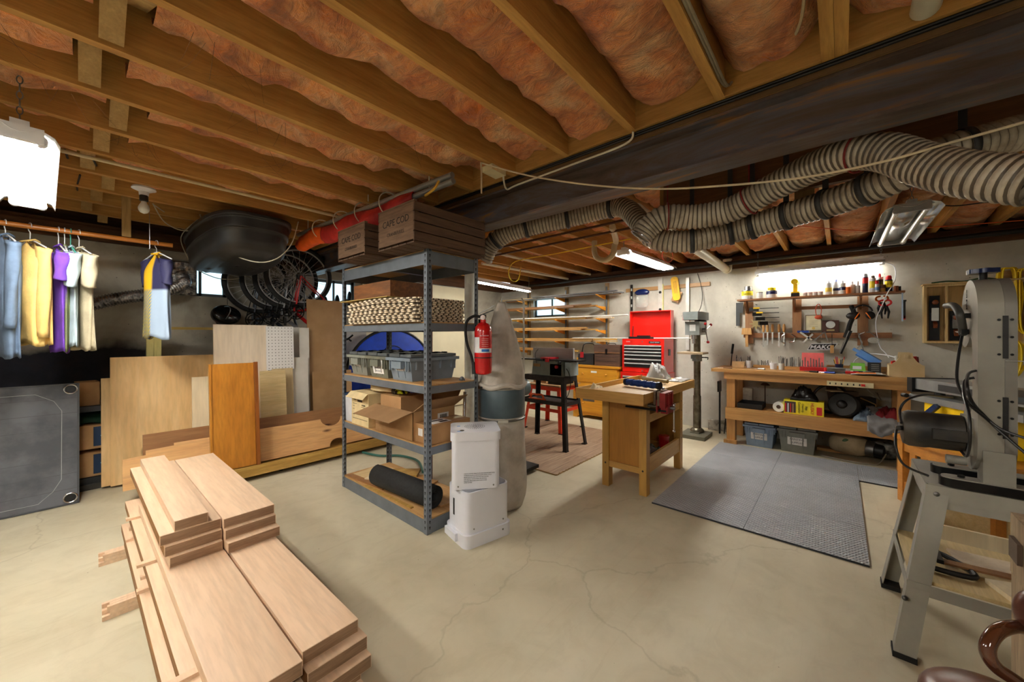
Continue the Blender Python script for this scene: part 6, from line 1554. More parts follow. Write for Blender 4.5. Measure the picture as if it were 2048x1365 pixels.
crumple('red_rag', 'dark red rag on the right part of the workbench lower shelf', (5.18, -.49), (5.42, -.25), .17, flat('dark_red_cloth', (.48,.08,.12), .9), 'rag', 23, LS+.012, thick=.004)
def hangrag(u, v):
    y = -.46+.26*u; 
    if v < .45: x = 5.40-.27*(v/.45); z = LS+.10*(1-v/.45)+.03
    else: x = 5.098-.02*noise.noise(Vector((u*5, v*4, 2))); z = LS+.02-.14*((v-.45)/.55)*(.4+1.0*u if u < .6 else 1.6-.9*u)
    return (x, y, z+.012*noise.noise(Vector((u*8, v*8, 5))))
one('grey_rag', MB().surf(hangrag, 20, 20), flat('grey_cloth', (.50,.50,.51), .9), 'grey rag hanging over the front rail of the workbench shelf', 'rag', (5.2, -.3, LS), solid=.004)
# ---------------------------------------------------------------- under the bench
tote((5.40, .715, 0), 0, (.44, .29, .27), flat('light_blue_tote', (.52,.60,.70), .5), 'light blue tote labelled in marker under the left of the workbench', 'totes under the workbench', ['PAINTING', 'SUPPLIES'], .026)
tote((5.40, .36, 0), 0, (.44, .33, .28), flat('taupe_grey_tote', (.46,.47,.45), .5), 'taupe-grey tote labelled in marker under the middle of the workbench', 'totes under the workbench', ['PAINTING', 'SUPPLIES'], .028)
t = thing('round_tank', 'dusty cream cylindrical tank lying on the floor under the workbench', 'tank', (5.43, -.08, 0))
m = zframe((5.52, .07, .125), (-.22, -1, -.05))
CT = pair('dusty_cream', (.66,.60,.48), (.76,.70,.58), 5, .6)
part('body', MB(m).lathe([(.04, -.02), (.085, 0), (.105, .04), (.11, .12), (.108, .22), (.085, .28), (.08, .285)], None, 30), CT, t, world=True)
part('collar', MB(m).lathe([(.078, .286), (.080, .29), (.080, .35), (.07, .355)], None, 28), DULLM, t, world=True)
part('end_cap', MB(m).lathe([(.072, .356), (.072, .42), (.05, .43)], None, 28), BLACK, t, world=True)
part('emblem', MB().sph((5.402, -.045, .145), (.010, .034, .048), 20), flat('emblem_green', (.22,.40,.24), .5), t, world=True)
cord('power_cable', 'grey cable lying on the floor in front of the cream tank', [(5.25, .16, .008), (5.20, .02, .008), (5.18, -.15, .008), (5.24, -.28, .008), (5.36, -.35, .10)], .006, flat('grey_cord', (0,0,0)), 'cable')
one('dark_bowl', MB().sph((0,0,0), (.20, .17, .15), 24, z0=-.95, z1=.2, M=Matrix.Translation((5.60, -.38, .155))), pair('speckled_dark', (.10,.09,.09), (.62,.62,.60), 18, .6, hi=.75), 'dark speckled pan under the right end of the workbench', 'pan', (5.6, -.38, 0), solid=.006)
one('floor_batten', MB().b2((5.50, -.15, .001), (5.62, .20, .03)), PINE, 'short wooden batten on the floor behind the cream tank', 'board', (5.56, 0, 0))
# ---------------------------------------------------------------- things on the bench top
Z = BT+.0008
def holder(name, label, x, y, d, mat, tools, seed, cat='holder', h=None, round_=False):
    t = thing(name, label, cat, (x, y, Z)); r = random.Random(seed)
    if round_: part('cup', MB().lathe([(d[0]/2*.85, 0), (d[0]/2, d[2]), (d[0]/2-.003, d[2]), (d[0]/2*.85-.003, .004)], Matrix.Translation((x, y, Z)), 18, cap=False).lathe([(d[0]/2*.84, 0), (d[0]/2*.84, .004)], Matrix.Translation((x, y, Z)), 18), mat, t, world=True)
    else: part('block', MB().b2((x-d[0]/2, y-d[1]/2, Z), (x+d[0]/2, y+d[1]/2, Z+d[2])), mat, t, world=True, bevel=.002)
    for k in range(tools):
        a = r.uniform(0, 2*pi); q = r.uniform(.1, .36); px_, py_ = x+d[0]*q*cos(a), y+d[1]*q*sin(a); hh = r.uniform(.03, .07) if h is None else h*r.uniform(.7, 1.1)
        part('bit', MB().cyl((px_, py_, Z+d[2]*(.3 if round_ else 1)), (px_+r.uniform(-.008, .008), py_+r.uniform(-.01, .01), Z+d[2]+hh), r.uniform(.002, .004), n=6), [DULLM, BLACKM, CHROME][k % 3], t, world=True)
    return t
PALEB = flat('pale_block', (.86,.74,.56), .6)
holder('bit_block', 'pale wooden bit block at the left end of the workbench top', 5.45, .965, (.07, .13, .075), PALEB, 8, 1, h=.08)
holder('bit_cup', 'white ribbed cup of drill bits beside the pale wooden block', 5.46, .855, (.065, .065, .09), WHITE, 7, 2, h=.06, round_=True)
holder('bit_rack', 'low wooden rack of small router bits behind the cups', 5.62, .72, (.07, .22, .03), PINE, 14, 3, h=.06)
holder('bit_cup', 'plain white cup right of the small router bits', 5.42, .60, (.075, .075, .075), WHITE, 0, 4, round_=True)
holder('bit_cup', 'clear small cup holding bits beside the plain white cup', 5.40, .52, (.06, .06, .075), flat('clear_cup', (.80,.82,.82), .2), 6, 5, h=.08, round_=True)
holder('bit_rack', 'long wooden rack of spade and forstner bits left of the red bit case', 5.60, .47, (.08, .34, .03), PINE, 20, 6, h=.11)
t = thing('bit_case', 'open red bit case standing on the workbench', 'case', (5.50, .26, Z))
part('base', MB().b2((5.40, .13, Z), (5.52, .35, Z+.045)), flat('case_red', (.72,.08,.10), .35), t, world=True, bevel=.004)
part('lid', MB().bar((5.525, .24, Z+.04), (5.565, .24, Z+.20), .20, .014, (1,0,0)), flat('case_pink', (.88,.42,.42), .35), t, world=True, bevel=.004)
for k in range(8): part('bit', MB().cyl((5.47, .155+.025*k, Z+.045), (5.475, .155+.025*k, Z+.10+.05*abs(sin(k*1.3))), .005, n=8), DULLM, t, world=True)
t = thing('pencil_cup', 'dark blue printed mug full of pencils and pens on the workbench', 'mug', (5.45, .01, Z))
part('cup', MB().lathe([(.032, 0), (.036, .09), (.033, .09), (.03, .006)], Matrix.Translation((5.45, .01, Z)), 22, cap=False).lathe([(.032, 0), (.032, .005)], Matrix.Translation((5.45, .01, Z)), 22), flat('dark_blue_mug', (.08,.10,.24), .3), t, world=True)
for k in range(9):
    a = 2*pi*k/9; part('pencil', MB().cyl((5.45+.014*cos(a), .01+.014*sin(a), Z+.01), (5.45+.035*cos(a), .01+.045*sin(a), Z+.15+.02*sin(k*2)), .0038, n=7), [flat('pencil_yellow', (.93,.72,.2), .4), flat('pencil_red', (.8,.1,.1), .4), BLACK][k % 3], t, world=True)
t = thing('green_sharpener', 'lime green plastic gadget beside the mug', 'tool', (5.50, -.13, Z))
part('body', MB().box((5.50, -.14, Z+.055), (.10, .13, .10), top=(.8, .85)), flat('lime_green', (.45,.75,.22), .4), t, world=True, bevel=.015)
part('label', MB().b2((5.446, -.17, Z+.04), (5.4475, -.10, Z+.075)), WHITE, t, world=True)
t = thing('black_charger', 'small black electronic box right of the lime green gadget', 'charger', (5.52, -.26, Z))
part('body', MB().b2((5.48, -.32, Z), (5.55, -.22, Z+.115)), BLACK, t, world=True, bevel=.004)
for k in range(4): part('print_line', MB().b2((5.4785, -.305, Z+.03+.02*k), (5.4795, -.245, Z+.038+.02*k)), DULLM, t, world=True)
t = thing('parts_tray', 'long low wooden tray with dividers at the back of the workbench top', 'tray', (5.68, -.18, Z))
part('back', MB().b2((5.715, -.56, Z), (5.728, .12, Z+.06)), PINE, t, world=True)
part('front', MB().b2((5.62, -.56, Z), (5.632, .12, Z+.05)), PINE, t, world=True)
for y in (-.56, -.42, -.30, -.15, -.0, .11): part('divider', MB().b2((5.632, y, Z), (5.715, y+.01, Z+.05)), PINE, t, world=True)
t = thing('dustpan', 'light blue plastic dustpan leaning against the wall behind the bench', 'dustpan', (5.58, -.33, Z))
m = frame((5.60, -.20, Z+.19), (0,-.75,-.66), y=(0,-.66,.75)); m = frame((5.59, -.23, Z+.165), (0,-.80,-.60), y=(-.35,-.5,.79))
part('pan', MB(m).box((0, 0, 0), (.20, .075, .006)).box((0, .038, .012), (.20, .006, .03)).box((0, -.038, .012), (.20, .006, .03)), flat('sky_blue_plastic', (.45,.65,.92), .4), t, world=True, bevel=.002)
part('handle', MB(m).box((-.12, 0, 0), (.07, .03, .012)), flat('sky_blue_plastic', (0,0,0)), t, world=True, bevel=.004)
one('drawing_paper', MB().surf(lambda u, v: (5.20+.30*v, .10-.45*u, Z+.004+.05*sin(pi*u)*(v**2)*.6), 14, 8), flat('white_paper', (0,0,0)), 'large curling white sheet of paper on the middle of the bench', 'paper', (5.35, -.1, Z), solid=.001)
one('drawing_paper', MB().surf(lambda u, v: (5.11+.24*v, -.08-.27*u, Z+.010+.012*sin(2.2*u+v*2)), 14, 8), flat('white_paper', (0,0,0)), 'white papers at the front edge beside the wooden tool caddy', 'paper', (5.23, -.2, Z), solid=.001)
def hand_tool(label, p, q, col, hl=.4, r=.011, cat='tool', name='screwdriver', rod=None):
    p, q = Vector(p), Vector(q); t = thing(name, label, cat, (p.x, p.y, Z), group='hand tools on the workbench top'); h = p.lerp(q, hl)
    part('grip', MB().cyl(p, h, r, r*.8, n=10), col, t, world=True, bevel=.002); part('shaft', MB().cyl(h, q, r*.35, n=8), rod or CHROME, t, world=True); return t
DB = flat('tool_blue', (.08,.25,.62), .4); DR = flat('tool_red', (.78,.10,.10), .4)
hand_tool('blue-handled screwdriver lying left of the router on the bench', (5.16, .04, Z+.012), (5.26, .26, Z+.006), DB)
hand_tool('black pliers-like tool lying at the front near the red bit case', (5.18, .18, Z+.012), (5.30, .30, Z+.006), BLACK, .6, name='pliers')
hand_tool('red and black screwdriver on the papers of the bench', (5.15, -.04, Z+.022), (5.18, -.26, Z+.03), DR, .45, .013)
hand_tool('orange pencil-like marking tool at the front edge of the bench', (5.13, -.12, Z+.024), (5.14, -.30, Z+.03), flat('tool_orange', (.92,.5,.12), .4), .8, .006, name='marking_pencil')
hand_tool('black file lying on the papers toward the wooden caddy', (5.22, -.10, Z+.03), (5.24, -.34, Z+.035), BLACKM, .3, .009, name='file', rod=BLACKM)
hand_tool('clear-handled awl lying at the left end of the bench', (5.22, .66, Z+.012), (5.28, .80, Z+.008), flat('clear_cup', (0,0,0)), .5, name='awl')
hand_tool('long wooden-handled brush near the left corner of the bench', (5.14, .98, Z+.008), (5.16, 1.14, Z+.008), flat('brown_handle', (.45,.28,.15), .5), .6, .006, name='brush')
hand_tool('yellow-gripped pliers behind the drawing paper', (5.42, .08, Z+.012), (5.46, -.12, Z+.05), flat('bag_yellow', (0,0,0)), .5, name='pliers')
t = thing('trim_router', 'small silver rotary tool lying on the middle of the workbench', 'power tool', (5.24, .02, Z))
part('body', MB().cyl((5.22, .11, Z+.035), (5.24, -.05, Z+.035), .032, .026, n=18), DULLM, t, world=True, bevel=.003)
part('collar', MB().cyl((5.215, .125, Z+.035), (5.22, .112, Z+.035), .026, n=18), DR, t, world=True)
part('guide', MB().box((5.23, -.06, Z+.03), (.07, .035, .06)), CHROME, t, world=True, bevel=.004)
# wooden caddy
MDFP = pair('pale_mdf', (.76,.67,.50), (.80,.72,.56), 6, .7)
t = thing('tool_caddy', 'pale open wooden tool caddy with a high handle at the right end of the workbench', 'caddy', (5.28, -.48, Z))
ca = [(-.118, 0), (.118, 0), (.118, .118), (.10, .125), (.068, .155), (.045, .195), (.038, .235), (-.038, .235), (-.045, .195), (-.068, .155), (-.10, .125), (-.118, .118)]
for x in (5.175, 5.375): part('end_panel', MB().prism(ca, .012, frame((x, -.475, Z), (0,-1,0), y=(0,0,1))), MDFP, t, world=True, bevel=.002)
for y in (-.475-.116, -.475+.104): part('side_panel', MB().b2((5.175, y, Z), (5.3755, y+.012, Z+.11)), MDFP, t, world=True)
part('floor_panel', MB().b2((5.176, -.58, Z), (5.363, -.375, Z+.01)), MDFP, t, world=True)
part('handle', MB().b2((5.155, -.488, Z+.19), (5.375, -.462, Z+.218)), MDFP, t, world=True, bevel=.004)
def stick(label, x, y, z0, z1, col, r=.012, name='screwdriver'):
    t = thing(name, label, 'screwdriver', (x, y, z0), group='screwdrivers in the wooden caddy')
    part('shaft', MB().cyl((x, y, z0), (x, y, z0+.05), .003), CHROME, t, world=True); part('grip', MB().cyl((x, y, z0+.05), (x, y+.004, z1), r, n=10), col, t, world=True, bevel=.003)
stick('red and black screwdriver at the left in the wooden caddy', 5.24, -.40, Z+.05, Z+.155, DR)
stick('second red screwdriver beside the left one in the wooden caddy', 5.22, -.385, Z+.05, Z+.15, DR, .009)
stick('clear-handled screwdriver behind the left curve of the wooden caddy', 5.30, -.42, Z+.05, Z+.20, flat('clear_cup', (0,0,0)))
stick('red-striped screwdriver at the right of the wooden caddy', 5.28, -.545, Z+.08, Z+.20, DR, .014)
stick('dark red screwdriver farthest right in the wooden caddy', 5.30, -.562, Z+.08, Z+.195, flat('dark_red_grip', (.5,.06,.1), .4), .010)
# ================================================================ wall shelf above the bench
SHW = wood('wall_shelf_wood', (.66,.46,.30), (.52,.34,.21), 'Y', .6, .5, .5)
SHZ = wood('wall_stile_wood', (.70,.52,.36), (.58,.40,.26), 'Z', .6, .5, .5)
ST_ = 1.765
t = thing('wall_shelf', 'brown wooden wall shelf with uprights and a peg rail above the workbench', 'shelf', (5.65, .24, 1.3))
part('shelf_board', MB().b2((5.53, -.50, ST_-.02), (5.735, 1.00, ST_)), SHW, t, world=True, bevel=.003)
for y, zb in ((.90, 1.20), (.40, 1.30), (-.19, 1.19)):
    part('upright', MB().b2((5.757, y-.045, zb), (5.779, y+.045, ST_-.021)), SHZ, t, world=True, bevel=.002)
    part('gusset', MB().prism([(0, 0), (.17, 0), (.17, -.03), (.02, -.15), (0, -.15)], .02, frame((5.756, y+.01, ST_-.021), (-1,0,0), y=(0,0,1))), SHW, t, world=True)
part('peg_rail', MB().b2((5.735, -.42, 1.275), (5.7565, .96, 1.335)), SHW, t, world=True, bevel=.002)
part('upper_rail', MB().b2((5.735, -.24, 1.615), (5.7565, .43, 1.655)), SHW, t, world=True, bevel=.002)
S = ST_+.0008
def can(name, label, y, r, h, mat, band=None, bandm=None, lid=None, x=5.62, cat='can', txt=None, cap=None, capm=None, g='cans and bottles on the wall shelf', tm=None):
    t = thing(name, label, cat, (x, y, S), group=g)
    part('body', MB().lathe([(r*.96, 0), (r, .004), (r, h-.004), (r*.96, h)], Matrix.Translation((x, y, S)), 26), mat, t, world=True)
    if band: part('label', MB().lathe([(r+.0006, h*band[0]), (r+.0006, h*band[1])], Matrix.Translation((x, y, S)), 26, cap=False), bandm, t, world=True)
    if lid: part('lid', MB().lathe([(r*1.01, h), (r*1.01, h+.008), (r*.8, h+.009)], Matrix.Translation((x, y, S)), 26), lid, t, world=True)
    if cap: part('cap', MB().lathe([(cap[0], h), (cap[0], h+cap[1]*.7), (cap[0]*.7, h+cap[1])], Matrix.Translation((x, y, S)), 18), capm, t, world=True)
    if txt:
        d = Vector((-x, -y, 0)).normalized()
        text('lettering', txt[0], frame(Vector((x, y, S+h*txt[2]))+d*(r+.0014), (-d.y, d.x, 0), y=(0,0,1)), txt[1], tm or INKB, t, world=True)
    return t
CANY = flat('can_yellow', (.92,.84,.12), .35); CANW = flat('can_white', (.88,.89,.90), .3); CANS = flat('can_silver', (.70,.70,.72), .25, .8)
CRED = flat('cap_red', (.85,.12,.14), .35); CBLU = flat('can_navy', (.08,.10,.30), .3); CORG = flat('bottle_orange', (.95,.48,.12), .35)
can('paint_can', 'big yellow and white paint can at the left end of the wall shelf', .90, .062, .105, CANW, (.45, .98), CANY, CANS, txt=('MIN WAX', .020, .62), tm=INKB)
t = thing('paint_can', 'small silver tin stacked on the big yellow and white paint can', 'can', (5.62, .89, S+.115), group='cans and bottles on the wall shelf')
part('body', MB().lathe([(.042, 0), (.042, .05), (.040, .052)], Matrix.Translation((5.62, .89, S+.115)), 24), CANS, t, world=True)
can('small_tin', 'small white tin with silver lid beside the yellow paint can', .765, .035, .075, CANW, None, None, CANS)
can('paint_can', 'white paint can with navy band, yellow lid item on top', .64, .056, .085, CANW, (.55, .98), CBLU, CANS)
one('yellow_tub', MB().lathe([(.040, 0), (.044, .03), (.03, .045)], Matrix.Translation((5.62, .64, S+.096)), 22), CANY, 'yellow lump on top of the white paint can with navy band', 'tub', (5.62, .64, S+.096))
t = thing('cordless_drill', 'yellow cordless drill standing on its battery on the wall shelf', 'drill', (5.62, .40, S))
YD = flat('drill_yellow', (.95,.78,.08), .35)
part('battery', MB().b2((5.58, .365, S), (5.66, .445, S+.045)), BLACK, t, world=True, bevel=.006)
part('battery_band', MB().b2((5.582, .367, S+.0455), (5.658, .443, S+.06)), YD, t, world=True, bevel=.004)
part('grip', MB().box((5.62, .405, S+.105), (.045, .04, .09)), YD, t, world=True, bevel=.008)
part('motor_housing', MB().cyl((5.56, .41, S+.178), (5.70, .40, S+.178), .034, n=20), YD, t, world=True, bevel=.008)
for k in range(4): can('glass_jar', 'small clear jar with a pinkish lid, %s in the row right of the drill' % ORD[k], .31-.047*k, .021, .035, flat('cloudy_jar', (.72,.70,.70), .25), None, None, flat('pink_lid', (.75,.55,.60), .4), x=5.60, cat='jar', g='small jars on the wall shelf')
can('glue_bottle', 'tall white bottle with yellow label, left of the blue-capped one', .10, .030, .135, CANW, (.25, .6), flat('pale_gold', (.92,.80,.35), .4), x=5.60, cap=(.012, .03), capm=WHITE, cat='bottle')
can('glue_bottle', 'tall white bottle with navy print and blue-white cap', .035, .030, .145, CANW, (.3, .5), CBLU, x=5.63, cap=(.012, .03), capm=flat('cap_blue', (.55,.62,.85), .4), cat='bottle')
can('glue_bottle', 'white glue bottle with orange and navy label bands on the wall shelf', -.02, .028, .12, CANW, (.35, .65), CBLU, x=5.58, cap=(.010, .03), capm=WHITE, cat='bottle')
can('orange_jar', 'orange jar in front of the white glue bottles on the wall shelf', -.065, .020, .065, CORG, None, None, CORG, x=5.56, cat='jar')
can('squeeze_bottle', 'white squeeze bottle right of the orange jar', -.10, .026, .10, CANW, None, None, None, x=5.60, cap=(.010, .035), capm=WHITE, cat='bottle')
can('squeeze_bottle', 'small white squeeze bottle with a pointed cap, end of the bottle group', -.145, .020, .085, CANW, None, None, None, x=5.60, cap=(.008, .05), capm=WHITE, cat='bottle')
can('spray_can', 'navy and red spray can with white cap, left of the spray can group', -.245+.04, .024, .17, CBLU, (.6, .95), CRED, x=5.60, cap=(.020, .04), capm=WHITE, cat='spray can')
can('spray_can', 'white and yellow spray can with silver dome, second in the spray group', -.262, .026, .15, CANW, (.3, .8), CANY, x=5.58, cap=(.018, .03), capm=CANS, cat='spray can')
can('spray_can', 'small white can with a pink-red cap in front of the spray group', -.295, .018, .085, CANW, (.2, .6), flat('pale_blue_print', (0,0,0)), x=5.56, cap=(.016, .035), capm=CRED, cat='spray can')
can('spray_can', 'black and white printed can with red nozzle behind the spray group', -.32, .028, .165, CANW, (.35, .85), BLACK, x=5.66, cap=(.010, .04), capm=CRED, cat='spray can')
can('small_tin', 'gold and brown tin in the spray can group', -.335, .026, .075, flat('gold_tin', (.72,.55,.25), .35), (.5, .95), flat('brown_print', (.35,.2,.12), .5), x=5.58)
can('spray_can', 'dark blue spray can with yellow round label and red cap', -.385, .030, .125, CBLU, (.35, .9), CANY, x=5.60, cap=(.024, .045), capm=CRED, cat='spray can', txt=('WD-40', .018, .62))
t = thing('hand_plane', 'grey and black block tools lying at the right of the wall shelf', 'tool', (5.62, -.45, S))
part('body', MB().b2((5.585, -.475, S), (5.63, -.42, S+.05)), BLACKM, t, world=True, bevel=.006)
t = thing('clamp_lamp_clip', 'brown spring clamp gripping the right end of the wall shelf', 'clamp', (5.54, -.365, S))
part('jaw', MB().box((5.535, -.435, S+.02), (.03, .025, .06), rz=.3), flat('brown_clamp', (.50,.28,.16), .5), t, world=True, bevel=.004)
t = thing('white_cable', 'white cable running from the wall light down past the shelf to the bench', 'cable', (5.60, -.35, 2.0))
part('lead', MB().tube(smoothpath([(5.70, -.365, 2.09), (5.68, -.43, 2.04), (5.66, -.44, 1.92), (5.58, -.41, S+.06), (5.50, -.37, S-.02), (5.50, -.33, 1.62), (5.66, -.29, 1.45), (5.70, -.32, 1.2), (5.62, -.36, 1.12), (5.50, -.38, 1.07)], 6), .0045, 6), WHITE, t, world=True)
cord('white_cable', 'white cable arching up from the bench left of the wooden caddy', [(5.70, -.12, .91), (5.70, -.12, 1.02), (5.66, -.22, 1.10), (5.52, -.35, 1.10), (5.42, -.42, 1.08)], .005, WHITE, 'cable')
# ---------------------------------------------------------------- hung on the rails
def W_(px, py, X=5.72): return P(px, py, X=X)
p = W_(1475, 605)
t = thing('framing_square', 'dark steel square hanging from the left end of the wall shelf', 'square', (5.70, p.y, p.z), group='tools hanging by the wall shelf')
part('blade', MB().b2((5.745, p.y-.022, W_(1475,652).z), (5.752, p.y+.022, ST_-.025)).b2((5.745, p.y-.06, 1.60), (5.752, p.y-.022, ST_-.025)), flat('dark_square', (.30,.31,.32), .5, .4), t, world=True)
t = thing('speed_clamps', 'cluster of black and yellow quick clamps hanging under the shelf at the left', 'clamps', W_(1513, 625))
for k in range(4):
    q = W_(1508+6*k, 618+9*k, 5.66-.02*k)
    part('bar', MB().b2((q.x, q.y-.26+.03*k, q.z-.004), (q.x+.008, q.y+.04, q.z+.004)), BLACKM, t, world=True)
    part('jaw', MB().box((q.x, q.y, q.z-.012), (.035, .10, .045), rz=.2*k), BLACK, t, world=True, bevel=.012)
    if k < 2: part('trigger', MB().box((q.x-.02, q.y-.03, q.z+.006), (.02, .07, .018)), YD, t, world=True, bevel=.006)
part('hook', MB().cyl((5.66, W_(1513,610).y, W_(1513,610).z), (5.757, W_(1513,610).y, W_(1513,610).z), .005), DULLM, t, world=True)
q = W_(1512, 648)
t = thing('brass_star', 'pale brass openwork star ornament hanging below the quick clamps', 'ornament', q)
star = []
for k in range(16):
    a = 2*pi*k/16; r = .085 if k % 2 == 0 else .035; star.append((r*cos(a), r*sin(a)))
part('star', MB(frame((5.735, q.y, q.z), (0,-1,0), y=(0,0,1))).prism(star, .006), flat('pale_brass', (.66,.60,.42), .4, .5), t, world=True, bevel=.001)
q = W_(1494, 665)
t = thing('wooden_mallet', 'pale wooden mallet hanging at the left end of the peg rail', 'mallet', q)
part('head', MB().box((5.715, q.y, q.z+.012), (.06, .115, .085), top=(1, .86)), wood('mallet_wood', (.86,.68,.44), (.78,.58,.34), 'Z', .6), t, world=True, bevel=.005)
part('handle', MB().b2((5.702, q.y-.015, q.z-.19), (5.728, q.y+.015, q.z-.0308)), wood('mallet_wood', (0,0,0), (0,0,0)), t, world=True, bevel=.004)
for k, pxx in enumerate((1527, 1535, 1545, 1558, 1568)):
    q = W_(pxx, 665, 5.715)
    t = thing('chisel', 'wooden-handled chisel standing in the peg rail, %s from the left' % ORD[k], 'chisel', q, group='chisels in the peg rail')
    part('handle', MB().lathe([(.010, 0), (.014, .02), (.015, .07), (.011, .095), (.009, .10)], Matrix.Translation((5.715, q.y, 1.345)), 14), wood('mallet_wood', (0,0,0), (0,0,0)), t, world=True)
    part('blade', MB().b2((5.713, q.y-.008, 1.16+.02*(k % 3)), (5.717, q.y+.008, 1.344)), CHROME, t, world=True)
q = W_(1606, 667, 5.70)
one('blue_box', MB().b2((5.69, q.y-.055, 1.336), (5.74, q.y+.055, 1.362)), DB, 'small flat blue box lying on the peg rail', 'box', (5.71, q.y, 1.336), bevel=.003)
def hang(name, label, pxx, z0, parts, cat):
    y = W_(pxx, 680, 5.70).y; t = thing(name, label, cat, (5.70, y, z0), group='tools hanging by the wall shelf')
    for nm, mb, mat in parts(y): part(nm, mb, mat, t, world=True, bevel=.0015)
    part('hook', MB().cyl((5.69, y, 1.32), (5.736, y, 1.325), .004), DULLM, t, world=True); return t
hang('c_clamp', 'small chrome clamp hanging left of the two silver gauges', 1570, 1.2, lambda y: [('frame', MB().tube([(5.69, y, 1.32), (5.69, y+.03, 1.30), (5.69, y+.03, 1.22), (5.69, y, 1.20)], .007, 8), CHROME), ('screw', MB().cyl((5.69, y, 1.17), (5.69, y, 1.26), .005), DULLM)], 'clamp')
hang('c_clamp', 'second chrome clamp hanging with its frame tilted', 1582, 1.2, lambda y: [('frame', MB().tube([(5.69, y, 1.32), (5.69, y-.04, 1.29), (5.69, y-.03, 1.23), (5.69, y+.02, 1.22)], .007, 8), CHROME)], 'clamp')
hang('bevel_gauge', 'silver angled measuring gauge hanging in front of the peg rail', 1613, 1.2, lambda y: [('arm', MB().bar((5.69, y+.06, 1.345), (5.69, y-.05, 1.25), .02, .016, (1,0,0)), CHROME), ('arm', MB().bar((5.688, y-.06, 1.32), (5.688, y+.03, 1.22), .02, .012, (1,0,0)), CHROME)], 'gauge')
hang('bevel_gauge', 'silver triangular square hanging over the white lettered plate', 1645, 1.2, lambda y: [('arm', MB().bar((5.69, y+.08, 1.24), (5.69, y-.02, 1.345), .012, .012, (1,0,0)), DULLM), ('arm', MB().bar((5.69, y-.02, 1.345), (5.69, y-.05, 1.22), .012, .012, (1,0,0)), DULLM)], 'square')
t = thing('lettered_plate', 'black-outlined white plate with slanted capital letters under the peg rail', 'sign', W_(1640, 692))
q = W_(1643, 694, 5.70); M = frame((5.70, q.y, q.z), (0,-1,0), y=(.0,0,1)) @ Matrix.Rotation(.03, 4, 'Z')
part('plate', MB(M).prism([(-.125, -.03), (.10, -.03), (.135, .032), (-.09, .032)], .004), BLACK, t, world=True)
part('rim', MB(M @ Matrix.Translation((0,0,-.001))).prism([(-.135, -.037), (.105, -.037), (.145, .038), (-.092, .038)], .004), WHITE, t, world=True)
text('lettering', 'MAKO', M @ Matrix.Translation((.0, -.005, .0045)) @ Matrix(((1,.3,0,0),(0,1,0,0),(0,0,1,0),(0,0,0,1))), .062, WHITE, t, world=True, xs=1.15, bold=.0015)
part('wire', MB().cyl((5.702, q.y, q.z+.03), (5.734, q.y, 1.32), .002), DULLM, t, world=True)
t = thing('framed_certificate', 'cream certificate in a thin frame on the wall above the peg rail', 'picture', W_(1628, 648))
q = W_(1627, 646, 5.74); M = frame((5.7455, q.y, q.z), (0,-1,0), y=(0,0,1))
part('frame', MB(M).box((0,0,0), (.155, .19, .012)), flat('thin_frame', (.45,.40,.30), .5), t, world=True, bevel=.002)
part('sheet', MB(M).box((0,0,.0065), (.138, .172, .001)), flat('certificate_paper', (.82,.80,.68), .7), t, world=True)
for k in range(4): part('print_line', MB(M).box((0, .02-.022*k, .0074), (.08, .003, .0006)), flat('tan_print', (.60,.55,.42), .7), t, world=True)
part('seal', MB(M).lathe([(.016, .007), (.016, .008)], Matrix.Translation((.0, -.065, 0)), 16), flat('gold_seal', (.80,.68,.35), .4), t, world=True)
t = thing('wooden_plaque', 'dark wooden plaque with a round silver emblem right of the certificate', 'plaque', W_(1658, 658))
q = W_(1661, 660, 5.74); M = frame((5.747, q.y, 1.41), (0,-1,0), y=(0,0,1))
part('board', MB(M).box((0,0,0), (.15, .14, .014)), flat('dark_plaque', (.26,.13,.10), .4), t, world=True, bevel=.003)
part('emblem', MB(M).lathe([(.042, .008), (.042, .010), (.025, .012), (.022, .012)], Matrix.Translation((0, .02, 0)), 24), flat('silver_emblem', (.75,.77,.78), .3, .3), t, world=True)
part('caption_plate', MB(M).box((0, -.045, .008), (.07, .018, .001)), flat('pale_brass', (0,0,0)), t, world=True)
t = thing('red_goggles', 'orange-red rubber strap goggles hanging over the certificate', 'goggles', W_(1637, 640))
q = W_(1637, 612, 5.70)
part('strap', MB().torus(frame((5.70, q.y, q.z-.055), (0,-1,0), y=(0,0,1)) @ Matrix.Diagonal((.35, 1, 1, 1)), .075, .005, 24, 6), flat('orange_strap', (.85,.35,.22), .5), t, world=True)
part('cup', MB().sph((5.70, q.y, q.z-.135), (.03, .038, .025), 14), flat('orange_strap', (0,0,0)), t, world=True)
part('hook', MB().cyl((5.69, q.y, q.z+.02), (5.735, q.y, q.z+.02), .004), DULLM, t, world=True)
hang('brass_tag_key', 'wooden tag hanging from a hook right of the lettered plate', 1664, 1.15, lambda y: [('tag', MB().b2((5.69, y-.016, 1.10), (5.70, y+.016, 1.19)), wood('mallet_wood', (0,0,0), (0,0,0))), ('loop', MB().tube([(5.695, y, 1.19), (5.695, y, 1.32)], .003, 6), BLACKM)], 'tag')
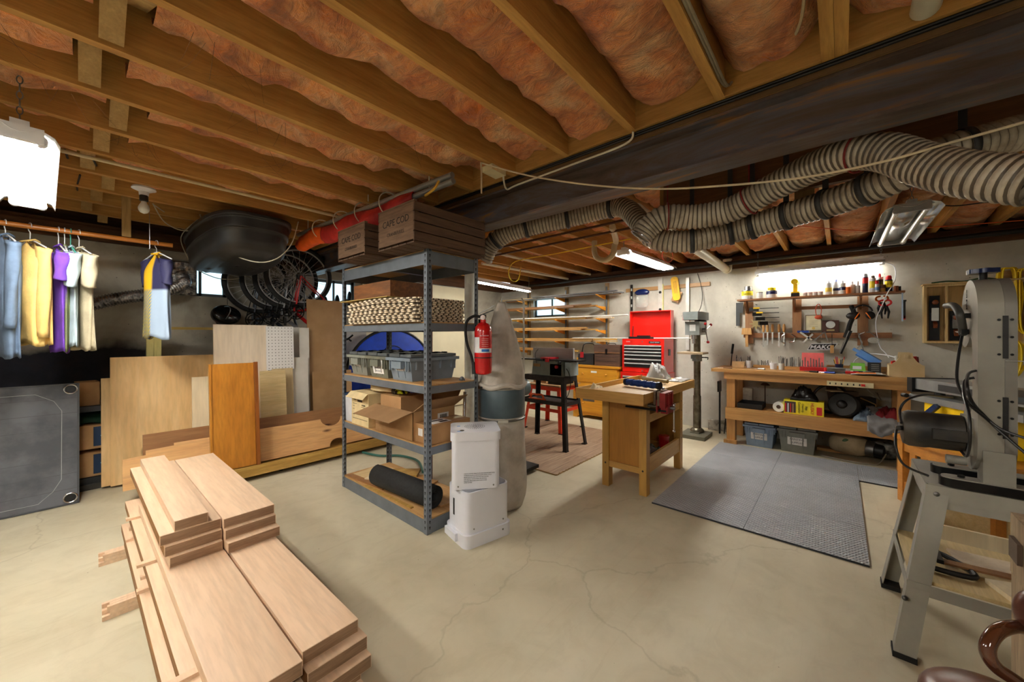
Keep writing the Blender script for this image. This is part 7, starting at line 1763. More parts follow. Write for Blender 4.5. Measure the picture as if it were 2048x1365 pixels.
# ear defenders + dark respirator strap
q = W_(1725, 625, 5.68)
t = thing('ear_defenders', 'black and orange ear defenders hanging on the upper rail', 'ear defenders', q)
m = frame((5.67, q.y, q.z+.0), (0,-1,0), y=(0,0,1))
part('headband', MB().torus(m, .078, .008, 24, 8, a0=.1, a1=pi-.1), BLACK, t, world=True)
for s in (-1, 1):
    part('cup', MB(m @ Matrix.Translation((s*.062, -.035, 0)) @ Matrix.Rotation(s*.5, 4, 'Z')).sph((0,0,0), (.040, .046, .030), 18), BLACK, t, world=True)
    part('orange_ring', MB().torus(m @ Matrix.Translation((s*.045, -.040, .01)) @ Matrix.Rotation(s*.5, 4, 'Z') @ Matrix.Rotation(pi/2, 4, 'Y'), .036, .005, 20, 6), CORG, t, world=True)
part('hook', MB().cyl((5.66, q.y, q.z+.072), (5.736, q.y, q.z+.072), .004), DULLM, t, world=True)
t = thing('black_strap_tool', 'black webbing strap and scraper hanging left of the ear defenders', 'strap', W_(1697, 640))
q = W_(1702, 612, 5.69); r_ = W_(1690, 660, 5.69); s_ = W_(1683, 707, 5.67)
part('webbing', MB().tube(smoothpath([q, W_(1708, 628, 5.68), W_(1700, 648, 5.68), W_(1696, 662, 5.68), W_(1690, 676, 5.68)], 5), [.022]*21, 8), flat('black_webbing', (.06,.06,.06), .9), t, world=True)
part('pouch', MB().sph(W_(1706, 632, 5.67), (.03, .06, .04), 16), BLACK, t, world=True)
part('bar', MB().bar(W_(1703, 662, 5.665), W_(1682, 708, 5.665), .018, .010, (1,0,0)), BLACKM, t, world=True)
part('bar', MB().bar(W_(1698, 662, 5.66), W_(1679, 706, 5.66), .010, .010, (1,0,0)), DULLM, t, world=True)
part('hook', MB().cyl((5.68, q.y, q.z+.01), (5.736, q.y, q.z+.01), .004), DULLM, t, world=True)
for k, (pxx, c_) in enumerate(((1764, CORG), (1770, CRED))):
    q = W_(pxx, 600, 5.70-.03*k)
    t = thing('pliers', '%s-handled pliers hanging under the right part of the wall shelf' % ('orange' if k == 0 else 'red'), 'pliers', q, group='tools hanging by the wall shelf')
    z = 1.70-.045*k
    for s in (-1, 1):
        part('handle', MB().tube(smoothpath([(q.x, q.y+s*.012, z-.035), (q.x, q.y+s*.045, z-.01), (q.x, q.y+s*.04, z+.02), (q.x, q.y+s*.01, z+.03)], 4), .009, 8), c_, t, world=True)
        part('jaw', MB().tube([(q.x, q.y+s*.010, z-.035), (q.x, q.y+s*.03, z-.10), (q.x, q.y+s*.022, z-.17)], [.012, .011, .006], 8), BLACKM, t, world=True)
    part('hook', MB().cyl((q.x-.01, q.y, z+.015), (5.757, q.y, z+.015), .004), DULLM, t, world=True)
hang('wire_snips', 'bundle of thin silver clamps hanging right of the black strap', 1722, 1.15, lambda y: [('loop', MB().tube(smoothpath([(5.70, y-.03, 1.34), (5.70, y+.02, 1.30), (5.70, y-.01, 1.22), (5.70, y+.03, 1.16)], 5), .005, 6), CHROME), ('arm', MB().bar((5.695, y+.02, 1.33), (5.695, y-.02, 1.14), .012, .010, (1,0,0)), DULLM)], 'clamps')
t = hang('safety_glasses', 'clear safety glasses hanging near the right end of the peg rail', 1750, 1.2, lambda y: [('lens', MB().sph((5.69, y+.01, 1.25), (.010, .05, .035), 16), flat('clear_visor', (0,0,0))), ('temple', MB().tube(smoothpath([(5.70, y+.07, 1.34), (5.70, y+.03, 1.33), (5.70, y-.02, 1.27)], 4), .005, 6), DULLM)], 'glasses')
t = thing('coping_saw_blade', 'thin silver and blue saw hanging at the right end of the wall shelf', 'saw', W_(1811, 610), group='tools hanging by the wall shelf')
y = -.482; part('bar', MB().b2((5.56, y-.006, 1.45), (5.575, y+.006, ST_-.0215)), flat('pale_blue_metal', (.62,.70,.80), .3, .4), t, world=True); part('grip', MB().b2((5.64, y-.03, 1.48), (5.665, y-.012, 1.66)), BLACK, t, world=True, bevel=.004); part('grip_end', MB().b2((5.64, y-.03, 1.47), (5.665, y-.012, 1.51)), CRED, t, world=True); part('link', MB().b2((5.57, y-.03, 1.655), (5.665, y-.006, 1.67)), BLACKM, t, world=True)
# ================================================================ hand plane cabinet
PC = wood('pale_pine_case', (.88,.78,.56), (.80,.68,.46), 'Z', .6, .5, .4)
t = thing('plane_cabinet', 'shallow pale pine case with compartments hanging on the wall left of the band saw', 'cabinet', (5.70, -.95, 1.22))
y0, y1, z0, z1 = -1.30, -.645, 1.225, 1.815
part('back_panel', MB().b2((5.765, y0, z0), (5.779, y1, z1)), PC, t, world=True)
for a, c in (((5.67, y0, z0), (5.765, y1, z0+.02)), ((5.67, y0, z1-.02), (5.765, y1, z1)), ((5.67, y1-.02, z0+.02), (5.765, y1, z1-.02)), ((5.67, y0, z0+.02), (5.765, y0+.02, z1-.02))): part('frame_side', MB().b2(a, c), PC, t, world=True, bevel=.002)
for y in (-.80, -.93, -1.10): part('divider', MB().b2((5.68, y-.008, z0+.02), (5.765, y+.008, z1-.02)), PC, t, world=True, bevel=.001)
part('top_slat', MB().b2((5.655, y0-.01, z1+.001), (5.779, y1+.01, z1+.014)), PC, t, world=True, bevel=.002)
PLB = flat('black_iron', (.09,.09,.10), .35, .6)
TOT = wood('tote_rosewood', (.62,.34,.16), (.45,.22,.10), 'Z', 1, .35, coat=.3)
for k, (y, za, zb) in enumerate(((-.725, 1.255, 1.71), (-.865, 1.255, 1.55))):
    q = thing('hand_plane', ('long' if k == 0 else 'short')+' black iron hand plane with wooden knobs hung in the pine case', 'plane', (5.72, y, za), group='hand planes in the case')
    part('sole', MB().b2((5.735, y-.036, za), (5.760, y+.036, zb)), PLB, q, world=True, bevel=.004)
    zc = (za+zb)/2
    part('lever_cap', MB().bar((5.705, y, zc-.03), (5.70, y, zc+.10), .05, .012, (1,0,0)), CHROME if k == 0 else DULLM, q, world=True, bevel=.003)
    part('frog', MB().b2((5.705, y-.025, zc-.03), (5.735, y+.025, zc+.05)), PLB, q, world=True, bevel=.004)
    part('knob', MB().cyl((5.735, y, zb-.07), (5.68, y, zb-.07), .022, n=16).sph((5.68, y, zb-.07), (.012, .024, .024), 14), TOT, q, world=True)
    part('tote', MB().bar((5.735, y, zc-.055), (5.675, y, zc-.085), .028, .045), TOT, q, world=True, bevel=.008)
one('garden_twine', MB().tube(smoothpath([(5.70, -.70, z1+.022), (5.69, -.80, z1+.03), (5.72, -.92, z1+.022), (5.69, -1.02, z1+.04), (5.71, -1.12, z1+.024)], 5), .007, 7), flat('dark_green_cord', (.12,.28,.14), .7), 'dark green cord lying on top of the pine case', 'cord', (5.70, -.9, z1+.015))
# ================================================================ yellow extension cords
YC = flat('yellow_cord', (.94,.82,.10), .45, 0, .05)
for k, (yc, zt, zb) in enumerate(((-1.18, 1.90, 1.38), (-1.28, 1.88, 1.34), (-1.21, 1.22, .95))):
    mb = MB()
    for j in range(7):
        w = .035+.012*(j % 3); o = .010*sin(j*2.1); xj = 5.735-.012*j
        mb.tube(smoothpath([(xj, yc-w, zt+.01*sin(j)), (xj, yc-w*1.2+o, (zt+zb)/2), (xj, yc-w*.8, zb+.03), (xj, yc+o, zb-.01*j*.5), (xj, yc+w*.9, zb+.04), (xj, yc+w*1.1, (zt+zb)/2), (xj, yc+w, zt), (xj, yc, zt+.03)], 4, closed=True), .0065, 6, closed=True)
    one('cable_coil', mb, YC, ['coiled yellow extension cord hanging behind the band saw, left coil', 'coiled yellow extension cord hanging behind the band saw, right coil', 'lower coiled yellow cord hanging below the two others'][k], 'cord', (5.70, yc, zb), group='yellow cords on the back wall')
one('cord_board', MB().b2((5.757, -1.42, 1.85), (5.779, -1.15, 1.92)), LEDG, 'short wooden board the yellow cords hang from', 'board', (5.77, -1.2, 1.85))
# ================================================================ band saw and its stand
GP = pair('grey_beige_paint', (.55,.54,.51), (.61,.60,.56), 3, .4, .05)
GPD = flat('taupe_cover_paint', (.50,.49,.47), .42, .1, .04)
st, at3 = stand('band_saw_stand', 'grey steel stand with splayed legs carrying the band saw', (2.165, 2.78), (-.93, -.163), .70, .105, GP, .062, .285, top=False)
part('apron', MB().b2((2.272, -.82, .605), (2.276, -.27, .698)), GP, st, world=True)
part('apron', MB().b2((2.669, -.82, .605), (2.673, -.27, .698)), GP, st, world=True)
part('apron', MB().b2((2.272, -.274, .605), (2.673, -.270, .698)), GP, st, world=True)
part('apron', MB().b2((2.272, -.824, .605), (2.673, -.820, .698)), GP, st, world=True)
part('top_frame', MB().b2((2.27, -.825, .6985), (2.675, -.265, .7005)), GP, st, world=True)
part('shelf', MB().b2((2.225, -.86, .305), (2.72, -.215, .32)), CURLY, st, world=True, bevel=.001)
for x, y in ((2.232, -.228), (2.222, -.213)):
    part('bolt', MB().sph((2.155+.03, -.196, .24), (.010, .010, .010), 10), DULLM, st, world=True)
part('bolt', MB().sph((2.268, -.292, .66), (.008, .012, .012), 10), DULLM, st, world=True)
t = thing('band_saw', 'tall grey-beige band saw standing on the grey steel stand', 'band saw', (2.40, -.45, .701))
YA, YB2 = -.492, -.398
def arcp(cx, cz, r, a0, a1, n=12): return [(cx+r*cos(a0+(a1-a0)*k/n), cz+r*sin(a0+(a1-a0)*k/n)) for k in range(n+1)]
prof = arcp(2.392, 1.40, .127, pi, 0, 18)+[(2.519, 1.30)]+arcp(2.47, 1.30, .049, 0, -pi/2, 6)+[(2.44, 1.255), (2.405, 1.275), (2.38, 1.30), (2.355, 1.28), (2.345, 1.24), (2.345, 1.02), (2.37, .99)]+arcp(2.392, .885, .127, pi*.42, -pi/2, 14)+arcp(2.392, .885, .127, -pi/2, -pi, 8)
part('frame', MB(frame((0, YB2, 0), (1,0,0), y=(0,0,1))).prism(prof, YB2-YA-.03), GP, t, world=True, bevel=.004)
part('wheel_cover', MB(frame((0, YA+.0295, 0), (1,0,0), y=(0,0,1))).prism(prof, .0295), GPD, t, world=True, bevel=.010, seg=3)
part('blade_guide', MB().b2((2.40, -.475, 1.13), (2.44, -.43, 1.26)).b2((2.37, -.47, 1.14), (2.40, -.44, 1.17)), STEEL_G, t, world=True, bevel=.002)
part('saw_table', MB().b2((2.36, -.80, 1.045), (2.66, -.50, 1.065)), STEEL_G, t, world=True, bevel=.003)
part('trunnion', MB().b2((2.40, -.50, .98), (2.50, -.46, 1.05)), GP, t, world=True)
NB = flat('navy_knob', (.06,.12,.30), .25, .1)
m = Matrix.Translation((2.40, -.435, 0))
star = []
for k in range(48):
    a = 2*pi*k/48; r = .042+.004*cos(6*a); star.append((r*cos(a), r*sin(a)))
part('tension_knob', MB(m @ Matrix.Translation((0,0,1.552))).prism(star, .018), NB, t, world=True, bevel=.003)
part('knob_stem', MB(m).cyl((0,0,1.525), (0,0,1.552), .012, n=14), BLACKM, t, world=True)
for z0, z1 in ((1.215, 1.375), (.915, 1.07)):
    h = part('hinge', MB().b2((2.2605, -.470, z0), (2.2648, -.457, z1)), BLACK, t, world=True)
    for z in (z0+.015, (z0+z1)/2, z1-.015):
        for y in (-.4785, -.4485): part('screw', MB().cyl((2.2615, y, z), (2.266, y, z), .0045, n=10), BLACKM, h, world=True)
part('seam_plate', MB().b2((2.258, -.505, 1.205), (2.2645, -.462, 1.208)), CHROME, t, world=True)
part('base_neck', MB().b2((2.262, -.488, .735), (2.34, -.41, .86)), GP, t, world=True, bevel=.004)
for x, w in ((2.29, .055), (2.47, .055)):
    part('base_foot', MB(Matrix.Translation((x, -.545, .7015))).prism(rounded(w*.62, .245, .03), .032), BLACKM, t, world=True, bevel=.003)
    part('foot_plate', MB(Matrix.Translation((x, -.545, .734))).prism(rounded(w*.58, .238, .028), .004), GP, t, world=True)
    part('bolt', MB().cyl((x, -.36, .738), (x, -.36, .748), .010, n=6), BLACKM, t, world=True)
# motor on the back
DUST = pair('dusty_black_motor', (.13,.13,.13), (.27,.24,.19), 5, .5, .1)
mc = (2.395, .895)
part('motor', MB(frame((mc[0], -.385, mc[1]), (1,0,0), y=(0,0,1)) @ Matrix.Rotation(pi, 4, 'X')).lathe([(.060, -.0), (.074, .006), (.074, .10), (.077, .112), (.077, .16), (.068, .178), (.05, .182)], None, 36), DUST, t, world=True)
part('capacitor_cover', MB().box((mc[0]-.070, -.335, mc[1]), (.03, .095, .042)), DUST, t, world=True, bevel=.008)
part('motor_bracket', MB().b2((2.33, -.398, .82), (2.46, -.384, .97)), GP, t, world=True)
part('strain_relief', MB().cyl((2.345, -.205, .90), (2.33, -.19, .90), .010), BLACK, t, world=True)
part('drain_pipe', MB().cyl((2.36, -.385, .79), (2.36, -.33, .79), .018, n=16), GP, t, world=True)
# dust elbow and clamps
part('dust_elbow', MB().tube(smoothpath([P(1893,612,Y=-.36), P(1908,612,Y=-.365), P(1919,628,Y=-.37), P(1925,655,Y=-.38), P(1926,668,Y=-.385)], 6), .013, 12), flat('grey_rubber', (.26,.26,.25), .5), t, world=True)
p = P(1926,664,Y=-.385)
part('hose_clamp', MB().torus(Matrix.Translation(p), .017, .004, 20, 6), CHROME, t, world=True)
part('catch', MB().box(p+Vector((-.02,.0,.0)), (.03, .02, .02)), BLACKM, t, world=True, bevel=.003)
part('latch', MB().box(P(1934,632,Y=-.39), (.03, .015, .02)), BLACKM, t, world=True, bevel=.003)
part('blade_post', MB().b2((2.50, -.47, 1.33), (2.515, -.455, 1.50)), BLACKM, t, world=True)
KAB = flat('black_lead', (.10,.10,.11), .35)
for nm, pts in (('power_lead', [P(1925,668,Y=-.385), P(1916,720,Y=-.36), P(1915,765,Y=-.35), P(1935,805,Y=-.36), P(1975,840,X=2.24), P(2005,868,X=2.23), P(2060,915,X=2.20)]),
                ('power_lead', [P(1951,742,Y=-.395), P(1937,748,Y=-.37), P(1934,770,Y=-.35), P(1942,800,Y=-.36), P(1962,825,X=2.24), P(2000,858,X=2.23), P(2060,880,X=2.20)]),
                ('switch_lead', [P(1949,756,Y=-.395), P(1930,762,Y=-.37), P(1928,790,Y=-.35), P(1938,830,Y=-.35), P(1940,880,Y=-.35), P(1934,912,Y=-.36), P(1924,905,Y=-.37), P(1918,896,Y=-.38)]),
                ('motor_lead', [(2.345, -.20, .90), P(1793,860,D=1.66), P(1792,895,D=1.62), P(1808,930,D=1.6), (2.30, -.275, .72)]),
                ('motor_lead', [(2.345, -.20, .92), P(1800,820,D=1.7), P(1815,800,D=1.7), P(1850,790,D=1.75), P(1880,793,D=1.9), P(1905,795,D=2.1)])):
    part(nm, MB().tube(smoothpath(pts, 6), .0048, 8), KAB, t, world=True)
text('lettering', 'BAND SAW', frame(P(1934,600,Y=-.397)+Vector((0,.001,0)), (-1,0,0), y=(0,0,1)) @ Matrix.Rotation(pi/2, 4, 'Z'), .016, BLACK, t, world=True)
# things on the stand shelf
t = thing('quick_clamp', 'black plastic clamp body lying on the shelf of the band saw stand', 'clamp', (2.43, -.33, .321))
part('frame', MB().tube(smoothpath([(2.34, -.25, .335), (2.46, -.27, .335), (2.50, -.33, .335), (2.40, -.40, .335), (2.33, -.39, .335)], 5, True), .011, 8, closed=True), BLACK, t, world=True)
part('bar', MB().b2((2.36, -.325, .346), (2.47, -.305, .362)), BLACK, t, world=True, bevel=.003)
def lay(label, x, y, d, rz, z, mat): return one('wood_offcut', MB().box((0,0,0), d, M=Matrix.Translation((x, y, z+d[2]/2)) @ Matrix.Rotation(rz, 4, 'Z')), mat, label, 'board', (x, y, z), group='offcuts on the band saw stand', bevel=.001)
lay('thick pale plywood offcut on the shelf of the band saw stand', 2.33, -.60, (.16, .30, .018), .35, .3205, BIRCH)
lay('thin brown strip crossing the pale plywood offcut', 2.42, -.50, (.04, .36, .008), .12, .339, PLYD)
lay('second thin pale board behind the brown strip', 2.56, -.56, (.12, .38, .008), .1, .3205, LAMW)
# ================================================================ slatted side table, planer, crate
MIS = wood('honey_oak', (.82,.56,.24), (.72,.46,.17), 'X', .6, .35, .4, coat=.25)
M = frame((4.267, -.343, 0), (-.892, -.451, 0), z=(0,0,1))
t = thing('slatted_table', 'low honey-coloured wooden table with slatted sides behind the band saw', 'table', (4.267, -.343, 0))
part('table_top', MB(M).b2((-.02, -.02, .49), (.80, .50, .52)), MIS, t, world=True, bevel=.012, seg=3)
for x in (.0, .73):
    for y in (.0, .43): part('leg', MB(M).b2((x, y, 0), (x+.05, y+.05, .4895)), MIS, t, world=True, bevel=.004)
for y in (.01, .45):
    part('apron', MB(M).b2((.05, y, .40), (.73, y+.02, .4895)), MIS, t, world=True); part('lower_rail', MB(M).b2((.05, y, .09), (.73, y+.02, .16)), MIS, t, world=True)
    for k in range(6): part('slat', MB(M).b2((.10+.105*k, y+.004, .16), (.155+.105*k, y+.016, .40)), MIS, t, world=True)
for x in (.01, .75): part('end_rail', MB(M).b2((x, .05, .40), (x+.02, .43, .4895)), MIS, t, world=True); part('end_rail', MB(M).b2((x, .05, .09), (x+.02, .43, .16)), MIS, t, world=True)
t = thing('saw_station', 'grey and yellow bench machine with long grey rails on the slatted table', 'machine', (3.9, -.65, .521))
GM = flat('machine_light_grey', (.56,.57,.57), .35, .3); GMD = flat('machine_dark_grey', (.22,.23,.24), .4, .2)
part('body', MB(M).b2((.14, .08, .521), (.62, .42, .80)), YD, t, world=True, bevel=.012)
part('body_panel', MB(M).b2((.20, .072, .56), (.50, .0795, .70)), GMD, t, world=True, bevel=.002)
part('lower_table', MB(M).b2((.02, .06, .801), (.86, .40, .845)), GM, t, world=True, bevel=.006)
part('upper_rail', MB(M).b2((.02, .10, .885), (.95, .34, .965), ), GM, t, world=True, bevel=.008)
part('rail_slot', MB(M).b2((.24, .0935, .90), (.95, .0995, .945)), GMD, t, world=True)
part('end_cap', MB(M).b2((-.03, .08, .86), (.0195, .36, .97)), BLACK, t, world=True, bevel=.008)
part('post', MB(M).cyl((.10, .2, .8455), (.10, .2, .8845), .03).cyl((.60, .2, .8455), (.60, .2, .8845), .03), GMD, t, world=True)
part('lock_lever', MB(M).bar((.30, .05, .80), (.22, .02, .70), .03, .03), flat('tool_blue_dark', (.10,.18,.35), .4), t, world=True, bevel=.005)
part('knob', MB(M).cyl((-.01, .04, .83), (.03, .04, .83), .016), BLACK, t, world=True)
t = thing('wooden_trough', 'long open pale wooden trough on the floor behind the band saw stand', 'box', (3.45, -.75, 0))
for a, c in (((3.28, -1.25, 0), (3.298, -.40, .20)), ((3.60, -1.25, 0), (3.618, -.40, .30)), ((3.298, -.418, 0), (3.60, -.40, .20)), ((3.298, -1.25, 0), (3.60, -1.232, .20)), ((3.298, -1.232, 0), (3.60, -.418, .012))):
    part('panel', MB().b2(a, c), BIRCH if c[2] < .25 else CURLY, t, world=True, bevel=.001)
# ================================================================ old block bench and leather stool at the right edge
OAKO = wood('splintery_old_wood', (.70,.62,.50), (.46,.38,.29), 'Z', 1.2, .8, .8)
t = thing('old_block_bench', 'rough old wooden block bench cut off by the right edge of the picture', 'bench', (1.45, -.6, 0))
part('top_block', MB().b2((1.05, -.95, .70), (1.56, -.327, .85)), OAKO, t, world=True, bevel=.006)
part('end_leg', MB().b2((1.36, -.90, 0), (1.60, -.337, .6995)), OAKO, t, world=True, bevel=.004)
part('through_tenon', MB().b2((1.47, -.326, .75), (1.53, -.318, .80)), flat('dark_tenon', (.33,.27,.22), .8), t, world=True)
LE = pair('brown_leather', (.28,.14,.10), (.40,.24,.19), 6, .3, .1)
LG = flat('glossy_brown_arm', (.30,.16,.09), .15, .1, .1, coat=.8)
t = thing('leather_stool', 'brown leather swivel stool with a curved glossy armrest at the bottom right corner', 'chair', (1.13, -.27, 0))
arm = [P(a, c_, D=d) for a, c_, d in ((2062,1262,.80), (2030,1254,.79), (1998,1262,.78), (1978,1285,.77), (1976,1310,.765), (1992,1335,.76), (2022,1356,.755), (2064,1385,.75))]
part('armrest', MB().tube(smoothpath(arm, 6), .0125, 14), LG, t, world=True)
sc_ = P(2010,1400,D=.72)
part('seat_cushion', MB().sph(sc_-Vector((0,0,.045)), (.115, .115, .04), 30), LE, t, world=True)
part('back_cushion', MB().sph(P(2080,1232,D=.78), (.036, .036, .05), 22), LE, t, world=True)
part('seat_column', MB().cyl((sc_.x, sc_.y, .05), (sc_.x, sc_.y, sc_.z-.04), .025), CHROME, t, world=True)
part('base_disc', MB().lathe([(.19, .001), (.19, .015), (.04, .05)], Matrix.Translation((sc_.x, sc_.y, 0)), 32), CHROME, t, world=True)
# ================================================================ ribbed dust hoses
HOSE_A = pair('ribbed_hose_skin', (.60,.55,.48), (.74,.70,.63), 9, .22, 0)
HOSE_W = flat('hose_wire', (.34,.30,.25), .4)
def rib_hose(name, label, pts, r=.073, pitch=.026):
    path = smoothpath(pts, 10); L = [0]
    for a, c in zip(path, path[1:]): L.append(L[-1]+(c-a).length)
    m = int(L[-1]/pitch)*4; out = []; rad = []; j = 0
    for i in range(m+1):
        s = L[-1]*i/m
        while j < len(L)-2 and L[j+1] < s: j += 1
        w = (s-L[j])/max(1e-9, L[j+1]-L[j]); out.append(path[j].lerp(path[j+1], w)); rad.append(r-(.009, .003, 0, .003)[i % 4])
    mb = MB().tube(out, rad, 20, cap=False); mb.bm.faces.ensure_lookup_table()
    for q, f in enumerate(mb.bm.faces):
        if (q//20) % 4 == 3: f.material_index = 1
    t = thing(name, label, 'hose', pts[0], group='ribbed dust collection hoses')
    part('ribbed_tube', mb, [HOSE_A, HOSE_W], t, world=True, solid=.0015)
    return t, out
ha, pa_ = rib_hose('dust_hose', 'grey ribbed hose running low along the beam from behind the crates', [P(968,520,D=3.15), P(985,488,D=3.1), P(1020,466,D=3.05), P(1080,449,D=3.0), P(1150,434,D=2.95), P(1222,416,D=2.85), P(1252,418,D=2.75), P(1280,445,D=2.62), P(1312,478,D=2.5), P(1380,482,D=2.4), P(1470,462,D=2.3), P(1580,430,D=2.1), P(1690,396,D=1.88), P(1790,356,D=1.70), P(1870,312,D=1.60), P(1950,290,D=1.55), P(2070,258,D=1.50)])
hb, pb_ = rib_hose('dust_hose', 'grey ribbed hose sagging in front, its left mouth open', [P(1282,474,D=2.36), P(1300,452,D=2.34), P(1330,434,D=2.30), P(1390,434,D=2.25), P(1460,420,D=2.15), P(1540,378,D=1.98), P(1620,338,D=1.8), P(1700,308,D=1.62), P(1770,305,D=1.5), P(1850,330,D=1.37), P(1940,350,D=1.24), P(2080,364,D=1.1)])
m = zframe(pb_[0], pb_[0]-pb_[3])
part('mouth_ring', MB().torus(m, .070, .006, 30, 8), CHROME, hb, world=True)
def strap(parent, path, i, mat, r=.078, up=True, ztop=JZ):
    p = path[i]; d = (path[i+2]-path[i-2]).normalized()
    part('strap', MB().torus(zframe(p, d), r, .0045, 26, 6) if mat is not BLKSTR else MB().lathe([(r, -.013), (r+.002, 0), (r, .013)], zframe(p, d), 30, cap=False), mat, parent, world=True, solid=0 if mat is not BLKSTR else .002)
    if up: part('strap_end', MB().b2((p.x-.002, p.y-.013, p.z+r-.002), (p.x+.002, p.y+.013, ztop+.004)) if mat is BLKSTR else MB().cyl((p.x, p.y, p.z+r), (p.x, p.y, ztop), .004), mat, parent, world=True)
BLKSTR = flat('black_strap', (.20,.20,.20), .5, .2); REDSTR = flat('dark_red_cord', (.48,.08,.07), .6)
def near(path, px_):
    best = min(range(4, len(path)-4), key=lambda i: abs(1024+FPX*((path[i].x*sin(ANG)-path[i].y*cos(ANG))/(path[i].x*cos(ANG)+path[i].y*sin(ANG)))-px_)); return best
for q in (992, 1052, 1135, 1222, 1385, 1460, 1505, 1572, 1650, 1735, 1925): strap(ha, pa_, near(pa_, q), BLKSTR)
for q in (1335, 1497, 1717): strap(hb, pb_, near(pb_, q), REDSTR, .080)
t = thing('cord_ring', 'thin red cord ring hanging under the hose mouth', 'cord', P(1330, 510, D=2.5))
part('ring', MB().torus(frame(P(1335,512,D=2.6), (1,-.6,0), y=(0,0,1)), .045, .003, 26, 6), flat('pink_red_cord', (.80,.35,.28), .5), t, world=True)
part('tie', MB().cyl(P(1335,499,D=2.6), P(1335,494,D=2.45), .003), flat('pink_red_cord', (0,0,0)), t, world=True)
# wooden girder the hoses hang beside, with short posts
GIR = wood('dark_girder_wood', (.50,.34,.18), (.36,.23,.11), 'Y', .8, .7)
one('wooden_girder', MB().b2((2.67, YR+.1, 2.13), (2.71, .93, JZ-.001)), GIR, 'wide dark board fixed under the joists behind the ribbed hoses', 'beam', (2.69, -.5, 2.13), bevel=.002)
for y in (.93, .16, -.55): one('short_post', MB().b2((2.712, y-.05, 2.06), (2.75, y+.04, JZ+.05)), STRAP, 'short pale post behind the hoses at the %s of the dark board' % {.93: 'left end', .16: 'middle', -.55: 'right'}[y], 'post', (2.73, y, 2.06), group='short posts on the dark board', bevel=.002)
# ================================================================ pipes, cables and ropes beyond the beam
WPVC = flat('white_pvc', (.84,.82,.74), .35, 0, .03)
t = thing('vent_pipe', 'thick white pipe sloping from the hoses to the back wall', 'pipe', (4.2, 1.18, 2.25))
part('pipe', MB().cyl((2.86, 1.205, 2.292), (5.66, 1.145, 2.19), .050, n=22), WPVC, t, world=True)
part('elbow', MB().tube(smoothpath([(5.62, 1.146, 2.19), (5.69, 1.145, 2.19), (5.72, 1.145, 2.23), (5.72, 1.145, 2.33)], 5), .056, 20), WPVC, t, world=True)
part('coupling', MB().cyl((4.1, 1.178, 2.247), (4.2, 1.176, 2.243), .056, n=22), WPVC, t, world=True)
p0 = P(1212,500,Z=2.24)
t = thing('drain_trap', 'yellowed plastic drain trap under the joists beyond the beam', 'pipe', p0)
part('trap', MB().tube(smoothpath([p0+Vector((.0,.14,.12)), p0+Vector((.0,.14,-.0)), p0+Vector((0,.10,-.08)), p0+Vector((0,.0,-.11)), p0+Vector((0,-.08,-.06)), p0+Vector((0,-.10,.03)), p0+Vector((-.05,-.14,.07)), p0+Vector((-.5,-.32,.085))], 5), .030, 14), PVC, t, world=True)
COP = flat('brown_copper', (.34,.22,.14), .5, .4)
for k, (xx, y1_) in enumerate(((2.98, 5.1), (3.12, 5.1), (3.34, 5.1))):
    one('copper_pipe', MB().cyl((xx, 1.42-.05*k, 2.325-.012*k), (xx+.05, y1_, 2.32-.012*k), .012, n=10), COP, 'thin brown pipe under the joists beyond the beam, %s from the camera' % ORD[k], 'pipe', (xx, 3, 2.32), group='thin brown pipes')
one('long_pipe', MB().cyl((3.62, 3.72, 2.30), (5.6, 3.60, 2.30), .020, n=12), WPVC, 'white pipe under the joists right of the far tube light', 'pipe', (4.5, 3.7, 2.3))
one('long_pipe', MB().cyl((3.2, 3.22, 2.33), (5.6, 3.16, 2.33), .016, n=12), WPVC, 'thinner white pipe under the joists nearer the beam than the other', 'pipe', (4.5, 3.2, 2.33))
one('wall_conduit', MB().cyl((5.60, YR+.1, 2.255), (5.60, 5.1, 2.255), .024, n=14), BLACK, 'long black pipe running along the top of the back wall', 'pipe', (5.6, 1, 2.25))
cord('extension_cable', 'yellow cable looping under the brown pipes beyond the beam', [P(1262,478,Z=2.31), P(1190,492,Z=2.30), P(1110,508,Z=2.30), P(1035,522,Z=2.30), P(1018,540,D=4.4), P(1022,560,D=4.4), P(1036,560,D=4.4), P(1042,535,Z=2.33)], .006, YC, 'cable')
cord('orange_cable', 'thin orange cable under the joists behind the unlit lamp', [P(1500,432,Z=2.34), P(1600,452,Z=2.33), P(1750,462,Z=2.30), P(1900,452,Z=2.30), P(2060,440,Z=2.28)], .004, flat('orange_cable_skin', (.88,.36,.12), .5), 'cable')
cord('lamp_lead', 'thin dark lead running right from the unlit lamp', [P(1862,408,Z=2.23), P(1910,412,Z=2.22), P(1980,404,Z=2.26), P(2060,398,Z=2.30)], .004, RUBBER, 'cable')
cord('hanging_rope', 'long cream rope sagging across under the steel beam', [P(962,326,Z=2.352), P(1060,352,D=2.2), P(1180,370,D=2.08), P(1310,378,D=1.92), P(1440,372,D=1.75), P(1600,356,D=1.55), P(1760,325,D=1.40), P(1900,286,D=1.28), P(2080,236,D=1.15)], .0048, flat('cream_rope', (.80,.74,.62), .8))
cord('rope_tail', 'short end of the cream rope hanging straight down', [P(962,326,Z=2.350), P(963,350,D=2.26), P(963,387,D=2.26)], .005, flat('cream_rope', (0,0,0)))
t = thing('junction_box', 'small cream electrical box fixed under a joist end by the beam', 'box', P(988,344,Z=2.33))
p = P(988,343,Z=2.335)
part('cover', MB().box(p, (.13, .085, .034), rz=.05), flat('cream_plastic', (0,0,0)), t, world=True, bevel=.004)
part('mount', MB().box(p+Vector((.0,.02,.0196)), (.10, .11, .005)), DULLM, t, world=True)
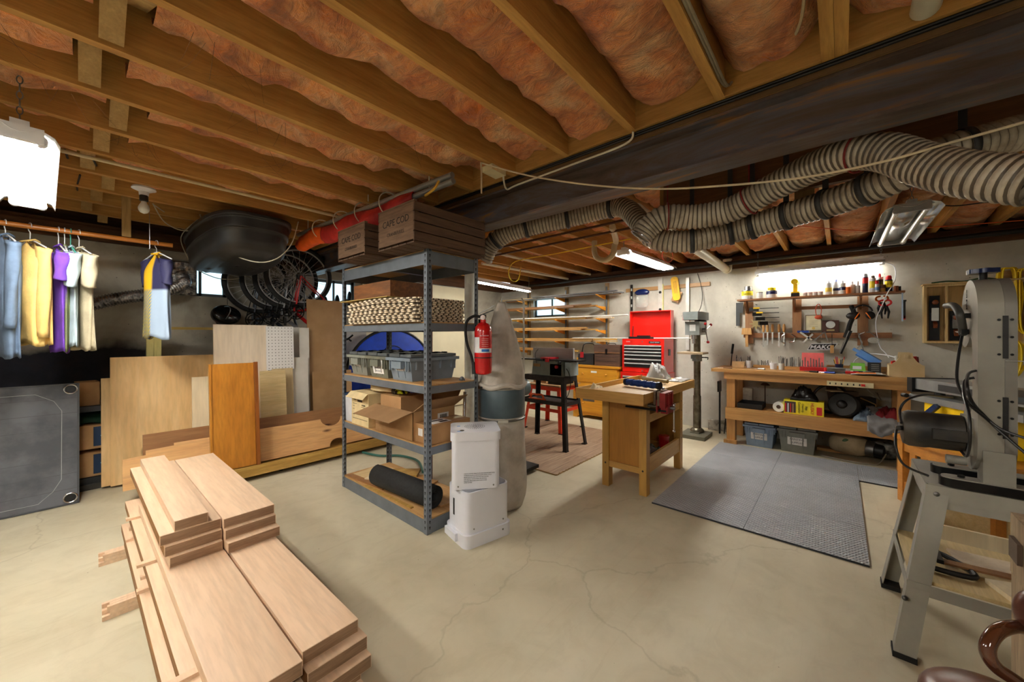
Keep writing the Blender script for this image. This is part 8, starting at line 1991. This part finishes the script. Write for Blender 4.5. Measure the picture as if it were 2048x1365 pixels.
part('lead', MB().tube(smoothpath([p+Vector((.05,-.03,-.01)), (1.885, 1.70, 2.295), (1.89, 1.60, 2.30), (1.888, 1.2, 2.305), (1.888, .86, 2.315), (1.86, .80, 2.35)], 6), .006, 8), WPVC, t, world=True)
for k, (xx, zz_) in enumerate(((1.884, 2.338), (1.884, 2.350))):
    one('beam_cable', MB().cyl((xx, YR+.1, zz_), (xx, YL-.1, zz_), .0062, n=8), BLACK, 'black cable running along the top of the steel beam, %s one' % ('lower' if k == 0 else 'upper'), 'cable', (xx, 1, zz_), group='cables along the beam')
jy = .81-.4065
for k in range(2):
    cord('joist_cable', 'grey cable stapled along the joist left of the doubled joist, %s' % ('left one' if k else 'right one'), [(-.6, jy-.026-.010*k, 2.375), (.6, jy-.027-.010*k, 2.372), (1.5, jy-.026-.010*k, 2.374), (1.80, jy-.026-.01*k, 2.376), (1.85, jy-.05, 2.40)], .0055, flat('grey_jacket', (.58,.54,.46), .6), 'cable', group='cables on the joist')
cord('joist_cable', 'cream cable running down the left side of the doubled joist', [(-.4, .066+.012, 2.44), (.6, .075, 2.42), (1.3, .078, 2.40), (1.65, .10, 2.42), (1.86, .16, 2.45)], .0055, PVC, 'cable')
one('pipe_stub', MB().cyl((1.35, -.215, 2.40), (1.86, -.215, 2.40), .038, n=20), WPVC, 'white pipe stub between the joists at the top edge right of the doubled joist', 'pipe', (1.6, -.215, 2.40))
one('splice_board', MB().b2((.30, 5.20, 0), (.40, 5.34, 1.0)), GIR, 'dark stud standing at the left wall behind the plywood', 'board', (.35, 5.3, 0))
# dusty cobwebs strung between the joists at the left
WEB = flat('dusty_web', (.66,.56,.42), .9, alpha=.5)
rnd = random.Random(11)
for k in range(9):
    y = 2.1+.4065*(k % 4); x = -.5+.22*k; mb = MB()
    for j in range(7):
        a = Vector((x+rnd.uniform(-.12, .12), y-.33+rnd.uniform(0, .04), JZ+rnd.uniform(.01, .12))); b_ = Vector((x+rnd.uniform(-.25, .25), y-.02, JZ+rnd.uniform(.0, .10)))
        mid = (a+b_)/2-Vector((0,0,rnd.uniform(.01, .05))); mb.tube(smoothpath([a, mid, b_], 4), rnd.uniform(.0004, .0010), 4, cap=False)
    one('cobweb', mb, WEB, 'dusty cobweb strands in the %s spot from the left between the joists' % ORD[k], 'cobweb', (x, y, JZ), group='cobwebs between the joists', kind='stuff')
